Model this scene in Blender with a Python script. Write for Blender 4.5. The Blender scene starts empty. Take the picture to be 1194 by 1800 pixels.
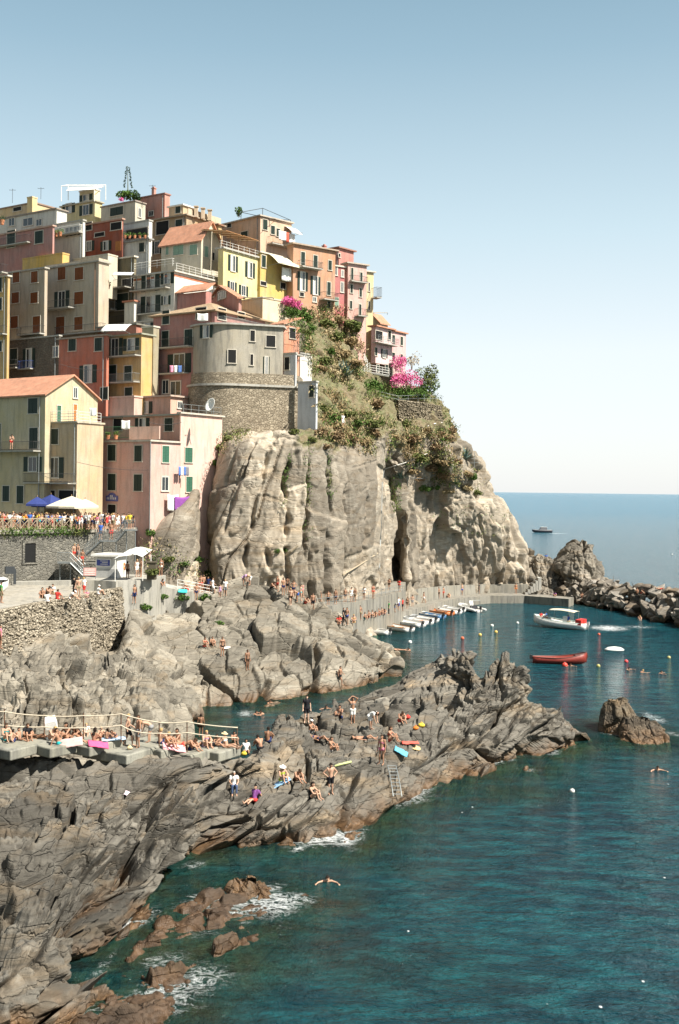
import bpy, bmesh, math, random
import numpy as np
from mathutils import Vector, Matrix, noise as mnoise
from mathutils.kdtree import KDTree
random.seed(7); rng = np.random.default_rng(7)
R = math.radians
scene = bpy.context.scene
COL = scene.collection

# ------------------------------------------------------------------ camera
FPX, HCAM, V0, ROLL = 2000.0, 18.0, 861.0, R(0.7)
CR, SR = math.cos(ROLL), math.sin(ROLL)
cd = bpy.data.cameras.new('camera'); cam = bpy.data.objects.new('camera', cd); COL.objects.link(cam)
scene.camera = cam
cd.lens = FPX/1800*36; cd.sensor_width = 36; cd.sensor_fit = 'AUTO'
# the lens axis is level; the frame is shifted so that the horizon falls where it does in the photograph
cd.shift_y = -(900.0-V0)/1800
cd.clip_start = 0.5; cd.clip_end = 60000
cam.matrix_world = Matrix(((CR, -SR, 0, 0), (0, 0, -1, 0), (SR, CR, 0, HCAM), (0, 0, 0, 1)))

# ------------------------------------------------------------------ light
SUN_EL, SUN_AZ = R(50), R(-32)          # azimuth measured from +X (the photo's right) towards +Y (away)
sdir = Vector((math.cos(SUN_EL)*math.cos(SUN_AZ), math.cos(SUN_EL)*math.sin(SUN_AZ), math.sin(SUN_EL)))
sl = bpy.data.lights.new('sun', 'SUN'); sl.energy = 4.7; sl.angle = R(0.5); sl.color = (1.0, 0.945, 0.84)
so = bpy.data.objects.new('sun', sl); COL.objects.link(so)
so.rotation_euler = sdir.to_track_quat('Z', 'Y').to_euler()
world = bpy.data.worlds.new("World"); scene.world = world; world.use_nodes = True
wn = world.node_tree; wn.nodes.clear()
sky = wn.nodes.new('ShaderNodeTexSky'); sky.sky_type = 'NISHITA'; sky.sun_disc = False
sky.sun_elevation = SUN_EL; sky.sun_rotation = R(90)-SUN_AZ
sky.air_density = 1.0; sky.dust_density = 1.0; sky.ozone_density = 2.0; sky.altitude = 0
# summer haze: the sky pales towards the horizon
tint = wn.nodes.new('ShaderNodeMix'); tint.data_type = 'RGBA'; tint.inputs[0].default_value = .82
tc_ = wn.nodes.new('ShaderNodeTexCoord'); sx = wn.nodes.new('ShaderNodeSeparateXYZ'); rp = wn.nodes.new('ShaderNodeValToRGB')
wn.links.new(tc_.outputs['Generated'], sx.inputs[0]); wn.links.new(sx.outputs[2], rp.inputs[0])
e = rp.color_ramp.elements
while len(e) < 8: e.new(.5)
for x, (p_, c_) in zip(e, [(0,(.84,.85,.85)), (.05,(.82,.845,.85)), (.12,(.80,.84,.84)), (.22,(.59,.72,.75)), (.36,(.315,.465,.535)), (.42,(.24,.38,.45)), (.6,(.27,.31,.32)), (1,(.34,.35,.33))]): x.position = p_; x.color = (*c_, 1)
scl = wn.nodes.new('ShaderNodeVectorMath'); scl.operation = 'SCALE'; scl.inputs['Scale'].default_value = 5.0
wn.links.new(rp.outputs[0], scl.inputs[0]); wn.links.new(scl.outputs[0], tint.inputs[7])
bg = wn.nodes.new('ShaderNodeBackground'); bg.inputs[1].default_value = 0.105
wo = wn.nodes.new('ShaderNodeOutputWorld')
wn.links.new(sky.outputs[0], tint.inputs[6]); wn.links.new(tint.outputs[2], bg.inputs[0]); wn.links.new(bg.outputs[0], wo.inputs[0])
vs = scene.view_settings; vs.view_transform = 'Standard'; vs.look = 'None'; vs.exposure = 1.15; vs.gamma = 1
cy = scene.cycles
cy.use_denoising = True
cy.max_bounces = 5; cy.diffuse_bounces = 2; cy.glossy_bounces = 2; cy.transmission_bounces = 2; cy.transparent_max_bounces = 6
cy.caustics_reflective = False; cy.caustics_refractive = False; cy.sample_clamp_indirect = 4

# ------------------------------------------------------------------ picture <-> world
def ray(u, v):
    x = (u-597.0)/FPX; y = -(v-V0)/FPX
    return (x*CR-y*SR, 1.0, x*SR+y*CR)
def P(u, v, D):
    r = ray(u, v); return Vector((r[0]*D, D, HCAM+r[2]*D))
def G(u, v, z=0.0):
    r = ray(u, v); D = (z-HCAM)/r[2]; return Vector((r[0]*D, D, z))
def Wt(u, v): return G(u, v, 0.0)

# ------------------------------------------------------------------ object helpers
ORG = {}
def tag(o, label=None, cat=None, group=None, kind=None):
    if label: o['label'] = label
    if cat: o['category'] = cat
    if group: o['group'] = group
    if kind: o['kind'] = kind
    return o
def empty(name, loc, label=None, cat=None, group=None):
    o = bpy.data.objects.new(name, None); COL.objects.link(o); o.location = loc; o.empty_display_size = .3
    ORG[o.name] = Vector(loc); return tag(o, label, cat, group)
class MB:
    def __init__(s): s.v = []; s.f = []
    def add(s, vs, fs):
        n = len(s.v); s.v += [tuple(x) for x in vs]; s.f += [tuple(i+n for i in f) for f in fs]; return s
    def box(s, o, ax, ay, az):
        o = Vector(o); ax, ay, az = Vector(ax), Vector(ay), Vector(az)
        p = [o, o+ax, o+ax+ay, o+ay]; p += [q+az for q in p]
        fs = [(0,3,2,1),(4,5,6,7),(0,1,5,4),(1,2,6,5),(2,3,7,6),(3,0,4,7)]
        if ax.cross(ay).dot(az) < 0: fs = [f[::-1] for f in fs]
        return s.add(p, fs)
    def cbox(s, c, sx, sy, sz, rz=0):
        c = Vector(c); a = Vector((math.cos(rz), math.sin(rz), 0)); b = Vector((-math.sin(rz), math.cos(rz), 0))
        return s.box(c-a*sx/2-b*sy/2-Vector((0,0,sz/2)), a*sx, b*sy, (0,0,sz))
    def tube(s, pts, r, n=6, cap=True):
        pts = [Vector(p) for p in pts]; k = len(pts); rs = r if isinstance(r, (list, tuple)) else [r]*k
        vs = []; fs = []
        for i, p in enumerate(pts):
            t = (pts[min(i+1, k-1)]-pts[max(i-1, 0)])
            if t.length < 1e-9: t = Vector((0,0,1))
            t.normalize()
            a = t.cross(Vector((0,0,1)) if abs(t.z) < .9 else Vector((1,0,0))).normalized(); b = t.cross(a)
            for j in range(n):
                th = 2*math.pi*j/n; vs.append(p+(a*math.cos(th)+b*math.sin(th))*rs[i])
        for i in range(k-1):
            for j in range(n):
                fs.append((i*n+j, (i+1)*n+j, (i+1)*n+(j+1) % n, i*n+(j+1) % n))
        if cap: fs += [tuple(range(n)), tuple(range((k-1)*n, k*n))[::-1]]
        return s.add(vs, fs)
    def prism(s, poly, z0, z1):
        n = len(poly); vs = [(p[0], p[1], z0) for p in poly]+[(p[0], p[1], z1) for p in poly]
        fs = [tuple(range(n))[::-1], tuple(range(n, 2*n))]+[(i, (i+1) % n, (i+1) % n+n, i+n) for i in range(n)]
        return s.add(vs, fs)
    def hull(s, pts):
        bm = bmesh.new()
        for p in pts: bm.verts.new(p)
        r = bmesh.ops.convex_hull(bm, input=bm.verts)
        bmesh.ops.delete(bm, geom=[g for g in r['geom_interior'] if isinstance(g, bmesh.types.BMVert)], context='VERTS')
        bm.verts.index_update(); vs = [tuple(v.co) for v in bm.verts]; fs = [tuple(v.index for v in f.verts) for f in bm.faces]
        bm.free(); return s.add(vs, fs)
    def build(s, name, mat, parent=None, smooth=False, world_org=None):
        o0 = ORG[parent.name] if parent else Vector(world_org or (0,0,0))
        me = bpy.data.meshes.new(name)
        me.from_pydata([(a-o0.x, b-o0.y, c-o0.z) for a, b, c in s.v], [], s.f)
        if smooth: me.polygons.foreach_set('use_smooth', [True]*len(me.polygons))
        me.update(); me.materials.append(mat)
        o = bpy.data.objects.new(name, me); COL.objects.link(o)
        if parent: o.parent = parent
        else: o.location = o0
        ORG[o.name] = o0; return o
def npmesh(name, V, Fq, mat, smooth=False, attrs=None):
    me = bpy.data.meshes.new(name); V = np.asarray(V, np.float32); Fq = np.asarray(Fq, np.int32)
    me.vertices.add(len(V)); me.vertices.foreach_set('co', V.ravel())
    k = Fq.shape[1]
    me.loops.add(Fq.size); me.loops.foreach_set('vertex_index', Fq.ravel())
    me.polygons.add(len(Fq)); me.polygons.foreach_set('loop_start', np.arange(0, Fq.size, k, dtype=np.int32))
    me.polygons.foreach_set('use_smooth', np.full(len(Fq), smooth))
    me.update(calc_edges=True)
    for n, a in (attrs or {}).items():
        at = me.attributes.new(n, 'FLOAT', 'POINT'); at.data.foreach_set('value', np.asarray(a, np.float32))
    me.materials.append(mat)
    o = bpy.data.objects.new(name, me); COL.objects.link(o); ORG[o.name] = Vector((0,0,0)); return o
def copy_tree(o, parent=None):
    c = o.copy(); COL.objects.link(c)
    if parent is not None: c.parent = parent
    for ch in list(o.children): copy_tree(ch, c)
    return c

# ------------------------------------------------------------------ materials
class NT:
    def __init__(s, name):
        s.m = bpy.data.materials.new(name); s.m.use_nodes = True; s.t = s.m.node_tree; s.t.nodes.clear()
        s.out = s.n('ShaderNodeOutputMaterial'); s.b = s.n('ShaderNodeBsdfPrincipled'); s.l(s.b.outputs[0], s.out.inputs[0])
        s._pos = None
    def n(s, t, **k):
        x = s.t.nodes.new(t)
        for a, b in k.items(): setattr(x, a, b)
        return x
    def l(s, a, b): s.t.links.new(a, b)
    def pos(s):
        if s._pos is None: s._pos = s.n('ShaderNodeNewGeometry').outputs['Position']
        return s._pos
    def mapped(s, rot=(0,0,0), scale=(1,1,1)):
        m = s.n('ShaderNodeMapping'); m.inputs['Rotation'].default_value = rot; m.inputs['Scale'].default_value = scale
        s.l(s.pos(), m.inputs[0]); return m.outputs[0]
    def noise(s, vec, sc, det=4, rough=.6, dist=0):
        x = s.n('ShaderNodeTexNoise'); x.inputs['Scale'].default_value = sc; x.inputs['Detail'].default_value = det
        x.inputs['Roughness'].default_value = rough; x.inputs['Distortion'].default_value = dist; s.l(vec, x.inputs['Vector']); return x.outputs[0]
    def ramp(s, f, stops):
        r = s.n('ShaderNodeValToRGB'); s.l(f, r.inputs[0]); e = r.color_ramp.elements
        while len(e) < len(stops): e.new(.5)
        for x, (p, c) in zip(e, stops):
            x.position = p; x.color = (c, c, c, 1) if isinstance(c, (int, float)) else (*c, 1)
        return r.outputs[0]
    def mix(s, f, a, b, mode='MIX'):
        m = s.n('ShaderNodeMix'); m.data_type = 'RGBA'; m.blend_type = mode
        for val, i in ((f, 0), (a, 6), (b, 7)):
            if isinstance(val, (int, float)): m.inputs[i].default_value = val if i == 0 else (val, val, val, 1)
            elif isinstance(val, tuple): m.inputs[i].default_value = (*val, 1)
            else: s.l(val, m.inputs[i])
        return m.outputs[2]
    def math(s, op, a, b=None, c=None):
        m = s.n('ShaderNodeMath'); m.operation = op
        for val, i in ((a, 0), (b, 1), (c, 2)):
            if val is None: continue
            if isinstance(val, (int, float)): m.inputs[i].default_value = val
            else: s.l(val, m.inputs[i])
        return m.outputs[0]
    def z(s):
        x = s.n('ShaderNodeSeparateXYZ'); s.l(s.pos(), x.inputs[0]); return x.outputs[2]
    def attr(s, name):
        x = s.n('ShaderNodeAttribute'); x.attribute_name = name; return x.outputs['Fac']
    def bump(s, h, st, dist, prev=None):
        b = s.n('ShaderNodeBump'); b.inputs['Strength'].default_value = st; b.inputs['Distance'].default_value = dist
        s.l(h, b.inputs['Height'])
        if prev is not None: s.l(prev, b.inputs['Normal'])
        s.l(b.outputs[0], s.b.inputs['Normal']); return b.outputs[0]
    def fin(s, col=None, rough=.8, spec=.3):
        if col is not None:
            if isinstance(col, tuple): s.b.inputs['Base Color'].default_value = (*col, 1)
            else: s.l(col, s.b.inputs['Base Color'])
        if isinstance(rough, (int, float)): s.b.inputs['Roughness'].default_value = rough
        else: s.l(rough, s.b.inputs['Roughness'])
        s.b.inputs['Specular IOR Level'].default_value = spec
        return s.m
def sc3(c, k): return tuple(min(1, max(0, x*k)) for x in c)
MC = {}
def plain(c, rough=.6, spec=.4, metal=0, key='paint'):
    k = ('p', tuple(round(x, 3) for x in c), rough, key)
    if k not in MC:
        t = NT(key); n = t.noise(t.pos(), 6, 3)
        t.fin(t.mix(t.ramp(n, [(.3, .0), (.7, 1.)]), sc3(c, .86), sc3(c, 1.1)), rough, spec); t.b.inputs['Metallic'].default_value = metal; MC[k] = t.m
    return MC[k]
def stucco(c, wear=.5):
    k = ('s', c, wear)
    if k not in MC:
        t = NT('stucco')
        a = t.noise(t.pos(), .35, 5, .65); b = t.noise(t.mapped(scale=(2.2, 2.2, .35)), .9, 4, .6); d = t.noise(t.pos(), 9, 3, .7)
        g = sum(c)/3
        dirty = tuple(.55*x*.6+.45*g*.5 for x in c); pale = tuple(.75*x+.25*(g*1.25+.06) for x in c)
        col = t.mix(t.ramp(a, [(.38, 0.), (.66, .95)]), c, pale)
        col = t.mix(t.math('MULTIPLY', t.ramp(b, [(.46, 0.), (.68, 1.)]), wear), col, dirty)
        col = t.mix(t.math('MULTIPLY', t.ramp(d, [(.5, 0.), (.72, 1.)]), .5), col, dirty)
        t.bump(d, .35, .04); t.fin(col, .9, .15); MC[k] = t.m
    return MC[k]
def rubble(c1, c2, mortar, scale=2.2, name='rubble_stone', lo=.05):
    k = ('r', c1, c2, scale)
    if k not in MC:
        t = NT(name)
        wv = t.n('ShaderNodeVectorMath'); wv.operation = 'ADD'
        nz = t.n('ShaderNodeTexNoise'); nz.inputs['Scale'].default_value = 1.7; t.l(t.pos(), nz.inputs['Vector'])
        mp = t.n('ShaderNodeMapping'); mp.inputs['Scale'].default_value = (.42, .42, .42); t.l(nz.outputs['Color'], mp.inputs[0])
        t.l(t.mapped(scale=(1, 1, 1.7)), wv.inputs[0]); t.l(mp.outputs[0], wv.inputs[1])
        v = t.n('ShaderNodeTexVoronoi'); v.feature = 'F1'; v.inputs['Scale'].default_value = scale; t.l(wv.outputs[0], v.inputs['Vector'])
        e = t.n('ShaderNodeTexVoronoi'); e.feature = 'DISTANCE_TO_EDGE'; e.inputs['Scale'].default_value = scale; t.l(wv.outputs[0], e.inputs['Vector'])
        sp = t.n('ShaderNodeSeparateColor'); t.l(v.outputs['Color'], sp.inputs[0])
        big = t.noise(t.pos(), .28, 4, .65)
        col = t.mix(sp.outputs[0], c1, c2)
        col = t.mix(t.ramp(big, [(.4, 0.), (.68, .6)]), col, sc3(c1, .55))
        edge = t.ramp(e.outputs['Distance'], [(lo*.4, 0.), (lo*2.2, 1.)])
        col = t.mix(edge, mortar, col)
        h = t.math('ADD', t.math('MULTIPLY', edge, .6), t.math('MULTIPLY', sp.outputs[1], .6))
        nb = t.bump(h, .9, .16); t.bump(t.noise(t.pos(), 11, 4, .7), .5, .04, nb); t.fin(col, .9, .15); MC[k] = t.m
    return MC[k]
def rockmat(name, dark, mid, light, rot, wet=True, ochre=(.30,.20,.10), ochre_amt=.35, sc=1.0, wetc=(.075,.045,.024), soil=None, bf=1.0, ck=.7, cs=(.55, 1.1, 3.0)):
    t = NT(name)
    st = t.mapped(rot=rot, scale=(.35*sc, .9*sc, 3.2*sc))
    n1 = t.noise(st, .8, 7, .68, .6); n2 = t.noise(t.pos(), .22*sc, 5, .6); n3 = t.noise(t.pos(), 7*sc, 6, .75)
    col = t.mix(t.ramp(n1, [(.3, 0.), (.66, 1.)]), dark, light)
    col = t.mix(t.ramp(n2, [(.36, 0.), (.64, 1.)]), col, mid)
    col = t.mix(t.math('MULTIPLY', t.ramp(t.noise(st, .33, 4, .6, .4), [(.5, 0.), (.72, 1.)]), ochre_amt), col, ochre)
    col = t.mix(t.math('MULTIPLY', t.ramp(n3, [(.5, 0.), (.8, 1.)]), .5), col, sc3(dark, .7))
    col = t.mix(t.math('MULTIPLY', t.ramp(t.noise(t.pos(), 2.3*sc, 3, .5), [(.62, 0.), (.75, 1.)]), .5), col, sc3(light, 1.22))
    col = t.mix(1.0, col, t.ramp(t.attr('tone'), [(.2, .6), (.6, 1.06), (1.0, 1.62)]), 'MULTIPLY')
    if soil is not None:
        so_ = t.mix(t.ramp(t.noise(t.pos(), .45, 5, .7), [(.38, 0.), (.62, 1.)]), soil[0], soil[1]); so_ = t.mix(t.math('MULTIPLY', t.ramp(n3, [(.45, 0.), (.6, 1.)]), .5), so_, mid)
        sf = t.math('ADD', t.attr('soil'), t.math('MULTIPLY', t.math('SUBTRACT', t.noise(t.pos(), .3, 4), .5), 1.6)); col = t.mix(t.ramp(sf, [(.35, 0.), (.6, 1.)]), col, so_)
    rough = .85
    if wet:
        zz = t.math('ADD', t.z(), t.math('MULTIPLY', t.math('SUBTRACT', t.noise(t.pos(), .5, 4), .5), 2.2))
        w = t.ramp(zz, [(0.02, 1.), (.85, 0.)])
        brown = t.mix(t.ramp(t.noise(t.pos(), 1.4, 5, .7), [(.4, 0.), (.65, 1.)]), wetc, sc3(wetc, 2.4))
        col = t.mix(w, col, brown); rough = t.mix(w, .85, .28)
    nb = t.bump(n1, .6*bf, .14/sc); nb = t.bump(n3, .6, .06/sc, nb)
    nb = t.bump(t.noise(t.mapped(rot=rot, scale=(.6, 2.0, 7)), 1.6*sc, 5, .75), .4*bf, .06/sc, nb)
    ev = t.n('ShaderNodeTexVoronoi'); ev.feature = 'DISTANCE_TO_EDGE'; ev.inputs['Scale'].default_value = .55*sc; wn_ = t.n('ShaderNodeVectorMath'); wn_.operation = 'ADD'
    nz_ = t.n('ShaderNodeTexNoise'); nz_.inputs['Scale'].default_value = .9; nz_.inputs['Detail'].default_value = 4; t.l(t.pos(), nz_.inputs['Vector'])
    sv_ = t.n('ShaderNodeVectorMath'); sv_.operation = 'SCALE'; sv_.inputs['Scale'].default_value = 1.3; t.l(nz_.outputs['Color'], sv_.inputs[0])
    t.l(t.mapped(rot=rot, scale=cs), wn_.inputs[0]); t.l(sv_.outputs[0], wn_.inputs[1]); t.l(wn_.outputs[0], ev.inputs['Vector'])
    t.bump(t.ramp(ev.outputs['Distance'], [(0, 0.), (.035, 1.)]), .9*ck, .16, nb)
    t.fin(col, rough, .25); return t.m

# ------------------------------------------------------------------ numpy noise
def _h(ix, iy, iz, s):
    h = (ix.astype(np.uint32)*np.uint32(73856093)) ^ (iy.astype(np.uint32)*np.uint32(19349663)) ^ (iz.astype(np.uint32)*np.uint32(83492791)) ^ np.uint32(s*2654435761 % 4294967296)
    h ^= h >> np.uint32(15); h *= np.uint32(2246822519); h ^= h >> np.uint32(13); h *= np.uint32(3266489917); h ^= h >> np.uint32(16)
    return h
def _f(h): return (h & np.uint32(0xffffff)).astype(np.float32)/np.float32(0xffffff)
def vnoise(Q, s=0):
    I = np.floor(Q).astype(np.int32); T = (Q-I).astype(np.float32); T = T*T*T*(T*(T*6-15)+10)
    out = 0
    for a in (0, 1):
        wa = T[:,0] if a else 1-T[:,0]
        for b in (0, 1):
            wb = T[:,1] if b else 1-T[:,1]
            for c in (0, 1):
                wc = T[:,2] if c else 1-T[:,2]
                out = out+wa*wb*wc*_f(_h(I[:,0]+a, I[:,1]+b, I[:,2]+c, s))
    return out*2-1
def fbm(Q, o=4, s=0, g=.5):
    r = 0; a = 1; t = 0
    for i in range(o): r = r+a*vnoise(Q*(2.03**i), s+i*17); t += a; a *= g
    return r/t
def worley(Q, s=0):
    I = np.floor(Q).astype(np.int32); N = len(Q)
    F1 = np.full(N, 9., np.float32); F2 = np.full(N, 9., np.float32); H = np.zeros(N, np.uint32); C = np.zeros((N, 3), np.float32); H2 = H.copy(); C2 = C.copy()
    for a in (-1, 0, 1):
        for b in (-1, 0, 1):
            for c in (-1, 0, 1):
                J = [I[:,0]+a, I[:,1]+b, I[:,2]+c]; h = _h(*J, s)
                D = np.empty((N, 3), np.float32)
                for k in range(3):
                    h2 = h*np.uint32(2891336453+2*k) ^ np.uint32(k*977); h2 ^= h2 >> np.uint32(14)
                    D[:,k] = Q[:,k]-(J[k]+.1+.8*_f(h2))
                d = np.sqrt((D*D).sum(1)); m = d < F1; n = (~m) & (d < F2)
                F2[m] = F1[m]; H2[m] = H[m]; C2[m] = C[m]; F1[m] = d[m]; H[m] = h[m]; C[m] = D[m]
                F2[n] = d[n]; H2[n] = h[n]; C2[n] = D[n]
    return F1, F2, H, C, H2, C2
LT = {}
def _cellh(H, C, tilt):
    r = _f(H*np.uint32(747796405)+np.uint32(11)); t = [(_f((H ^ np.uint32(k*7919+5))*np.uint32(1597334677))-.5)*2 for k in range(3)]
    return (r-.5)*1.2+tilt*(C[:,0]*t[0]+C[:,1]*t[1]+C[:,2]*t[2])
def facets(Q, s, tilt=.9, crack=.6, w=.14, bl=.1):
    F1, F2, H, C, H2, C2 = worley(Q, s); LT['t'] = _f(H*np.uint32(2654435769)+np.uint32(3))
    k = np.clip((F2-F1)/bl, 0, 1); k = .5+.5*k*k*(3-2*k)
    h = _cellh(H, C, tilt)*k+_cellh(H2, C2, tilt)*(1-k)
    e = np.clip(1-(F2-F1)/w, 0, 1); return h-crack*e*e*(3-2*e)
def rockdisp(X, L, S, big, amp, seed, octs=3, an=(2.0, 1.0, .5), strata=.25, warp=.6, g=.42, tilt=.9, crack=.6, w=.14, bl=.13):
    L = np.array(L, float); L /= np.linalg.norm(L); S = np.array(S, float); S -= L*S.dot(L); S /= np.linalg.norm(S); M = np.cross(S, L)
    W = np.stack([fbm(X/(big*1.6)+k*31.7, 3, seed+k) for k in range(3)], 1)*big*warp; Y = X+W
    q = np.stack([Y@L/an[0], Y@M/an[1], Y@S/an[2]], 1)
    d = 0; a = amp; b = big; tn = 0
    for i in range(min(octs, 3)):
        d = d+a*facets(q/b+i*13.3, seed+i*101, tilt, crack, w*1.5**i, bl*1.7**i); tn = tn+LT['t']*(.5, .35, .15, .1)[i]; a *= g; b /= 2.5
    LT['tone'] = tn
    r = 1-np.abs(vnoise(np.stack([Y@L/(big*1.8), Y@M/(big*.9), Y@S/(big*.13)], 1), seed+7))*2
    r2 = 1-np.abs(vnoise(np.stack([Y@L/(big*.9), Y@M/(big*.4), Y@S/(big*.055)], 1), seed+9))*2
    if octs > 3: d = d+amp*.05*fbm(np.stack([Y@L/(big*.16), Y@M/(big*.12), Y@S/(big*.05)], 1), 2, seed+5)
    return (d+strata*amp*(r+.5*r2)).astype(np.float64)

# ------------------------------------------------------------------ control nets -> surfaces
def cr(Pn, n):   # Pn: (k, m, 3) -> resample along axis 0 to n points, by mean chord length
    k = len(Pn); L = np.sqrt((np.diff(Pn, axis=0)**2).sum(2)).mean(1); c = np.concatenate([[0], np.cumsum(np.maximum(L, 1e-3))]); t = np.linspace(0, c[-1], n)
    i = np.clip(np.searchsorted(c, t, side='right')-1, 0, k-2); f = ((t-c[i])/(c[i+1]-c[i]))[:,None,None]
    g = lambda j: Pn[np.clip(j, 0, k-1)]
    def tan(j):
        a, b = np.clip(j-1, 0, k-1), np.clip(j+1, 0, k-1)
        return (Pn[b]-Pn[a])/np.maximum(c[b]-c[a], 1e-6)[:,None,None]
    h = (c[i+1]-c[i])[:,None,None]; m0 = tan(i)*h*.8; m1 = tan(i+1)*h*.8; p0, p1 = g(i), g(i+1)
    return (2*f**3-3*f**2+1)*p0+(f**3-2*f**2+f)*m0+(-2*f**3+3*f**2)*p1+(f**3-f**2)*m1
def surface(cols, nu, nv):
    A = np.array([[tuple(p) for p in c] for c in cols], float)      # (cols, rows, 3)
    A = cr(A, nu); A = cr(A.transpose(1, 0, 2), nv)                 # (nv, nu, 3)
    return A
def grid_normals(A):
    du = np.gradient(A, axis=1); dv = np.gradient(A, axis=0); n = np.cross(du, dv); n /= np.maximum(np.linalg.norm(n, axis=2, keepdims=True), 1e-9); return n
def smooth2(A, k):
    for _ in range(k):
        B = A.copy(); B[1:-1] = (A[:-2]+2*A[1:-1]+A[2:])/4; A = B; B = A.copy(); B[:,1:-1] = (A[:,:-2]+2*A[:,1:-1]+A[:,2:])/4; A = B
    return A
def gridfaces(nv, nu):
    i = np.arange(nv*nu).reshape(nv, nu); return np.stack([i[:-1,:-1], i[:-1,1:], i[1:,1:], i[1:,:-1]], 2).reshape(-1, 4)
TERR = []
def rockmass(name, cols, nu, nv, mat, disp, kind='structure', outward=None, smooth=False, amount=None):
    A = surface(cols, nu, nv); n = grid_normals(A)
    if outward is not None and (n*np.array(outward)).sum(2).mean() < 0: n = -n; flip = True
    else: flip = False
    X = A.reshape(-1, 3); LT['soil'] = np.zeros(len(X)); d = disp(X); tone = LT['tone']
    d = smooth2(d.reshape(nv, nu, 1), 1).reshape(-1)
    if amount is not None: d = d*amount(X)
    V = X+n.reshape(-1, 3)*d[:,None]
    Fq = gridfaces(nv, nu)
    if flip: Fq = Fq[:, ::-1]
    o = npmesh(name, V, Fq, mat, smooth, {'tone': tone, 'soil': LT['soil']}); o['kind'] = kind; TERR.append(V[::7]); return o
# ------------------------------------------------------------------ rock headlands
M_FG = rockmat('grey_schist', (.048,.043,.036), (.095,.086,.072), (.185,.17,.143), (R(20), R(-25), R(20)), bf=1.2)
M_MID = rockmat('pale_shore_rock', (.12,.105,.08), (.23,.205,.165), (.34,.31,.255), (R(30), R(-50), R(10)))
M_CLIFF = rockmat('cliff_stone', (.15,.12,.088), (.285,.243,.19), (.41,.365,.298), (R(0), R(82), R(8)), wet=False, ochre=(.26,.185,.11), ochre_amt=.55, soil=((.15,.11,.06),(.10,.115,.04)), bf=.9, ck=.5, cs=(.16, 1.3, 1.6))
M_SEAROCK = rockmat('dark_sea_rock', (.045,.036,.026), (.085,.068,.05), (.16,.135,.10), (R(20), R(-60), R(10)))
M_STACK = rockmat('sea_stack_rock', (.09,.078,.06), (.17,.15,.12), (.27,.24,.20), (R(20), R(-60), R(10)))

def V3(a, b, c): return Vector((a, b, c))
def fcol(w, *pts, back=None, front=1.0):
    """one station of a headland: under water in front, waterline, points up to the crest, then down behind"""
    a = Wt(*w); c = [a+V3(2.5, -8, -5)*front, a+V3(.8, -2.6, -1.3)*front, a]+[P(*p) for p in pts]
    t = c[-1]; bk = back or (3.0, 2.6)
    c += [t+V3(.2, min(1.8, bk[0]), -.2), t+V3(.5, bk[0]*2+1, -bk[1]-t.z*.6-.5), V3(t.x+.5, t.y+bk[0]*3+2, -4)]
    return c
A_ = [
 fcol((-90,1880), (-100,1740,36.5), (-110,1600,42.5), (-115,1450,50), (-120,1336,56.5), back=(4,.6)),
 fcol((40,1815), (28,1700,38.5), (20,1590,43.5), (10,1440,51), (10,1336,57.0), back=(4,.6)),
 fcol((112,1752), (100,1672,41), (110,1560,45.5), (100,1440,51), (110,1334,57.2), back=(4,.6)),
 fcol((185,1645), (190,1580,47), (200,1500,50), (200,1420,53), (210,1331,57.6), back=(4,.7)),
 fcol((300,1560), (300,1510,52), (300,1460,53.5), (300,1400,56), (310,1333,58.2), back=(4,1.0)),
 fcol((350,1503), (368,1475,56.5), (380,1430,57), (380,1380,59), (400,1334,60), back=(4,1.4)),
 fcol((440,1492), (447,1455,57.5), (450,1410,58.5), (455,1360,61), (458,1312,65), back=(2.5,2.2)),
 fcol((560,1488), (545,1440,58.5), (540,1385,60), (528,1330,64.5), (512,1262,73), back=(2.2,3.4)),
 fcol((650,1440), (632,1392,62.8), (612,1342,65), (592,1290,71), (582,1240,79), back=(2,3.2)),
 fcol((738,1402), (722,1352,67.6), (700,1308,71), (675,1256,77), (662,1210,83), back=(2,3.5)),
 fcol((795,1372), (775,1328,70.5), (757,1285,73), (735,1225,78.5), (715,1188,84), back=(2,4.5)),
 fcol((835,1352), (812,1312,73.5), (802,1268,75.5), (783,1208,80), (765,1160,84), back=(2,5)),
 fcol((872,1348), (852,1308,74.5), (842,1260,76.4), (830,1200,79), (822,1152,81), back=(1.5,6)),
 fcol((900,1342), (875,1305,75.2), (862,1265,77), (852,1220,78.6), (847,1188,80.5), back=(2,5)),
 fcol((932,1332), (912,1295,76.4), (900,1248,78), (888,1200,79.6), (876,1160,81), back=(1.5,5.5)),
 fcol((960,1325), (945,1290,77.4), (935,1250,79), (925,1210,80.4), (918,1172,81.4), back=(1.5,5)),
 fcol((982,1318), (968,1292,78.8), (962,1268,79.4), (955,1246,80.4), (948,1228,81.4), back=(1.5,3)),
 fcol((1012,1308), (1002,1294,80.3), (994,1282,80.8), (984,1270,81.6), (974,1258,82.6), back=(1.5,1.5)),
 fcol((1034,1298), (1028,1291,82.2), (1018,1282,82.8), (1008,1276,83.2), (1000,1272,84), back=(1.5,1)),
 [Wt(1040,1296)+V3(.6+k*.05, -1+k*.6, -2.2) for k in range(10)],
]
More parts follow.
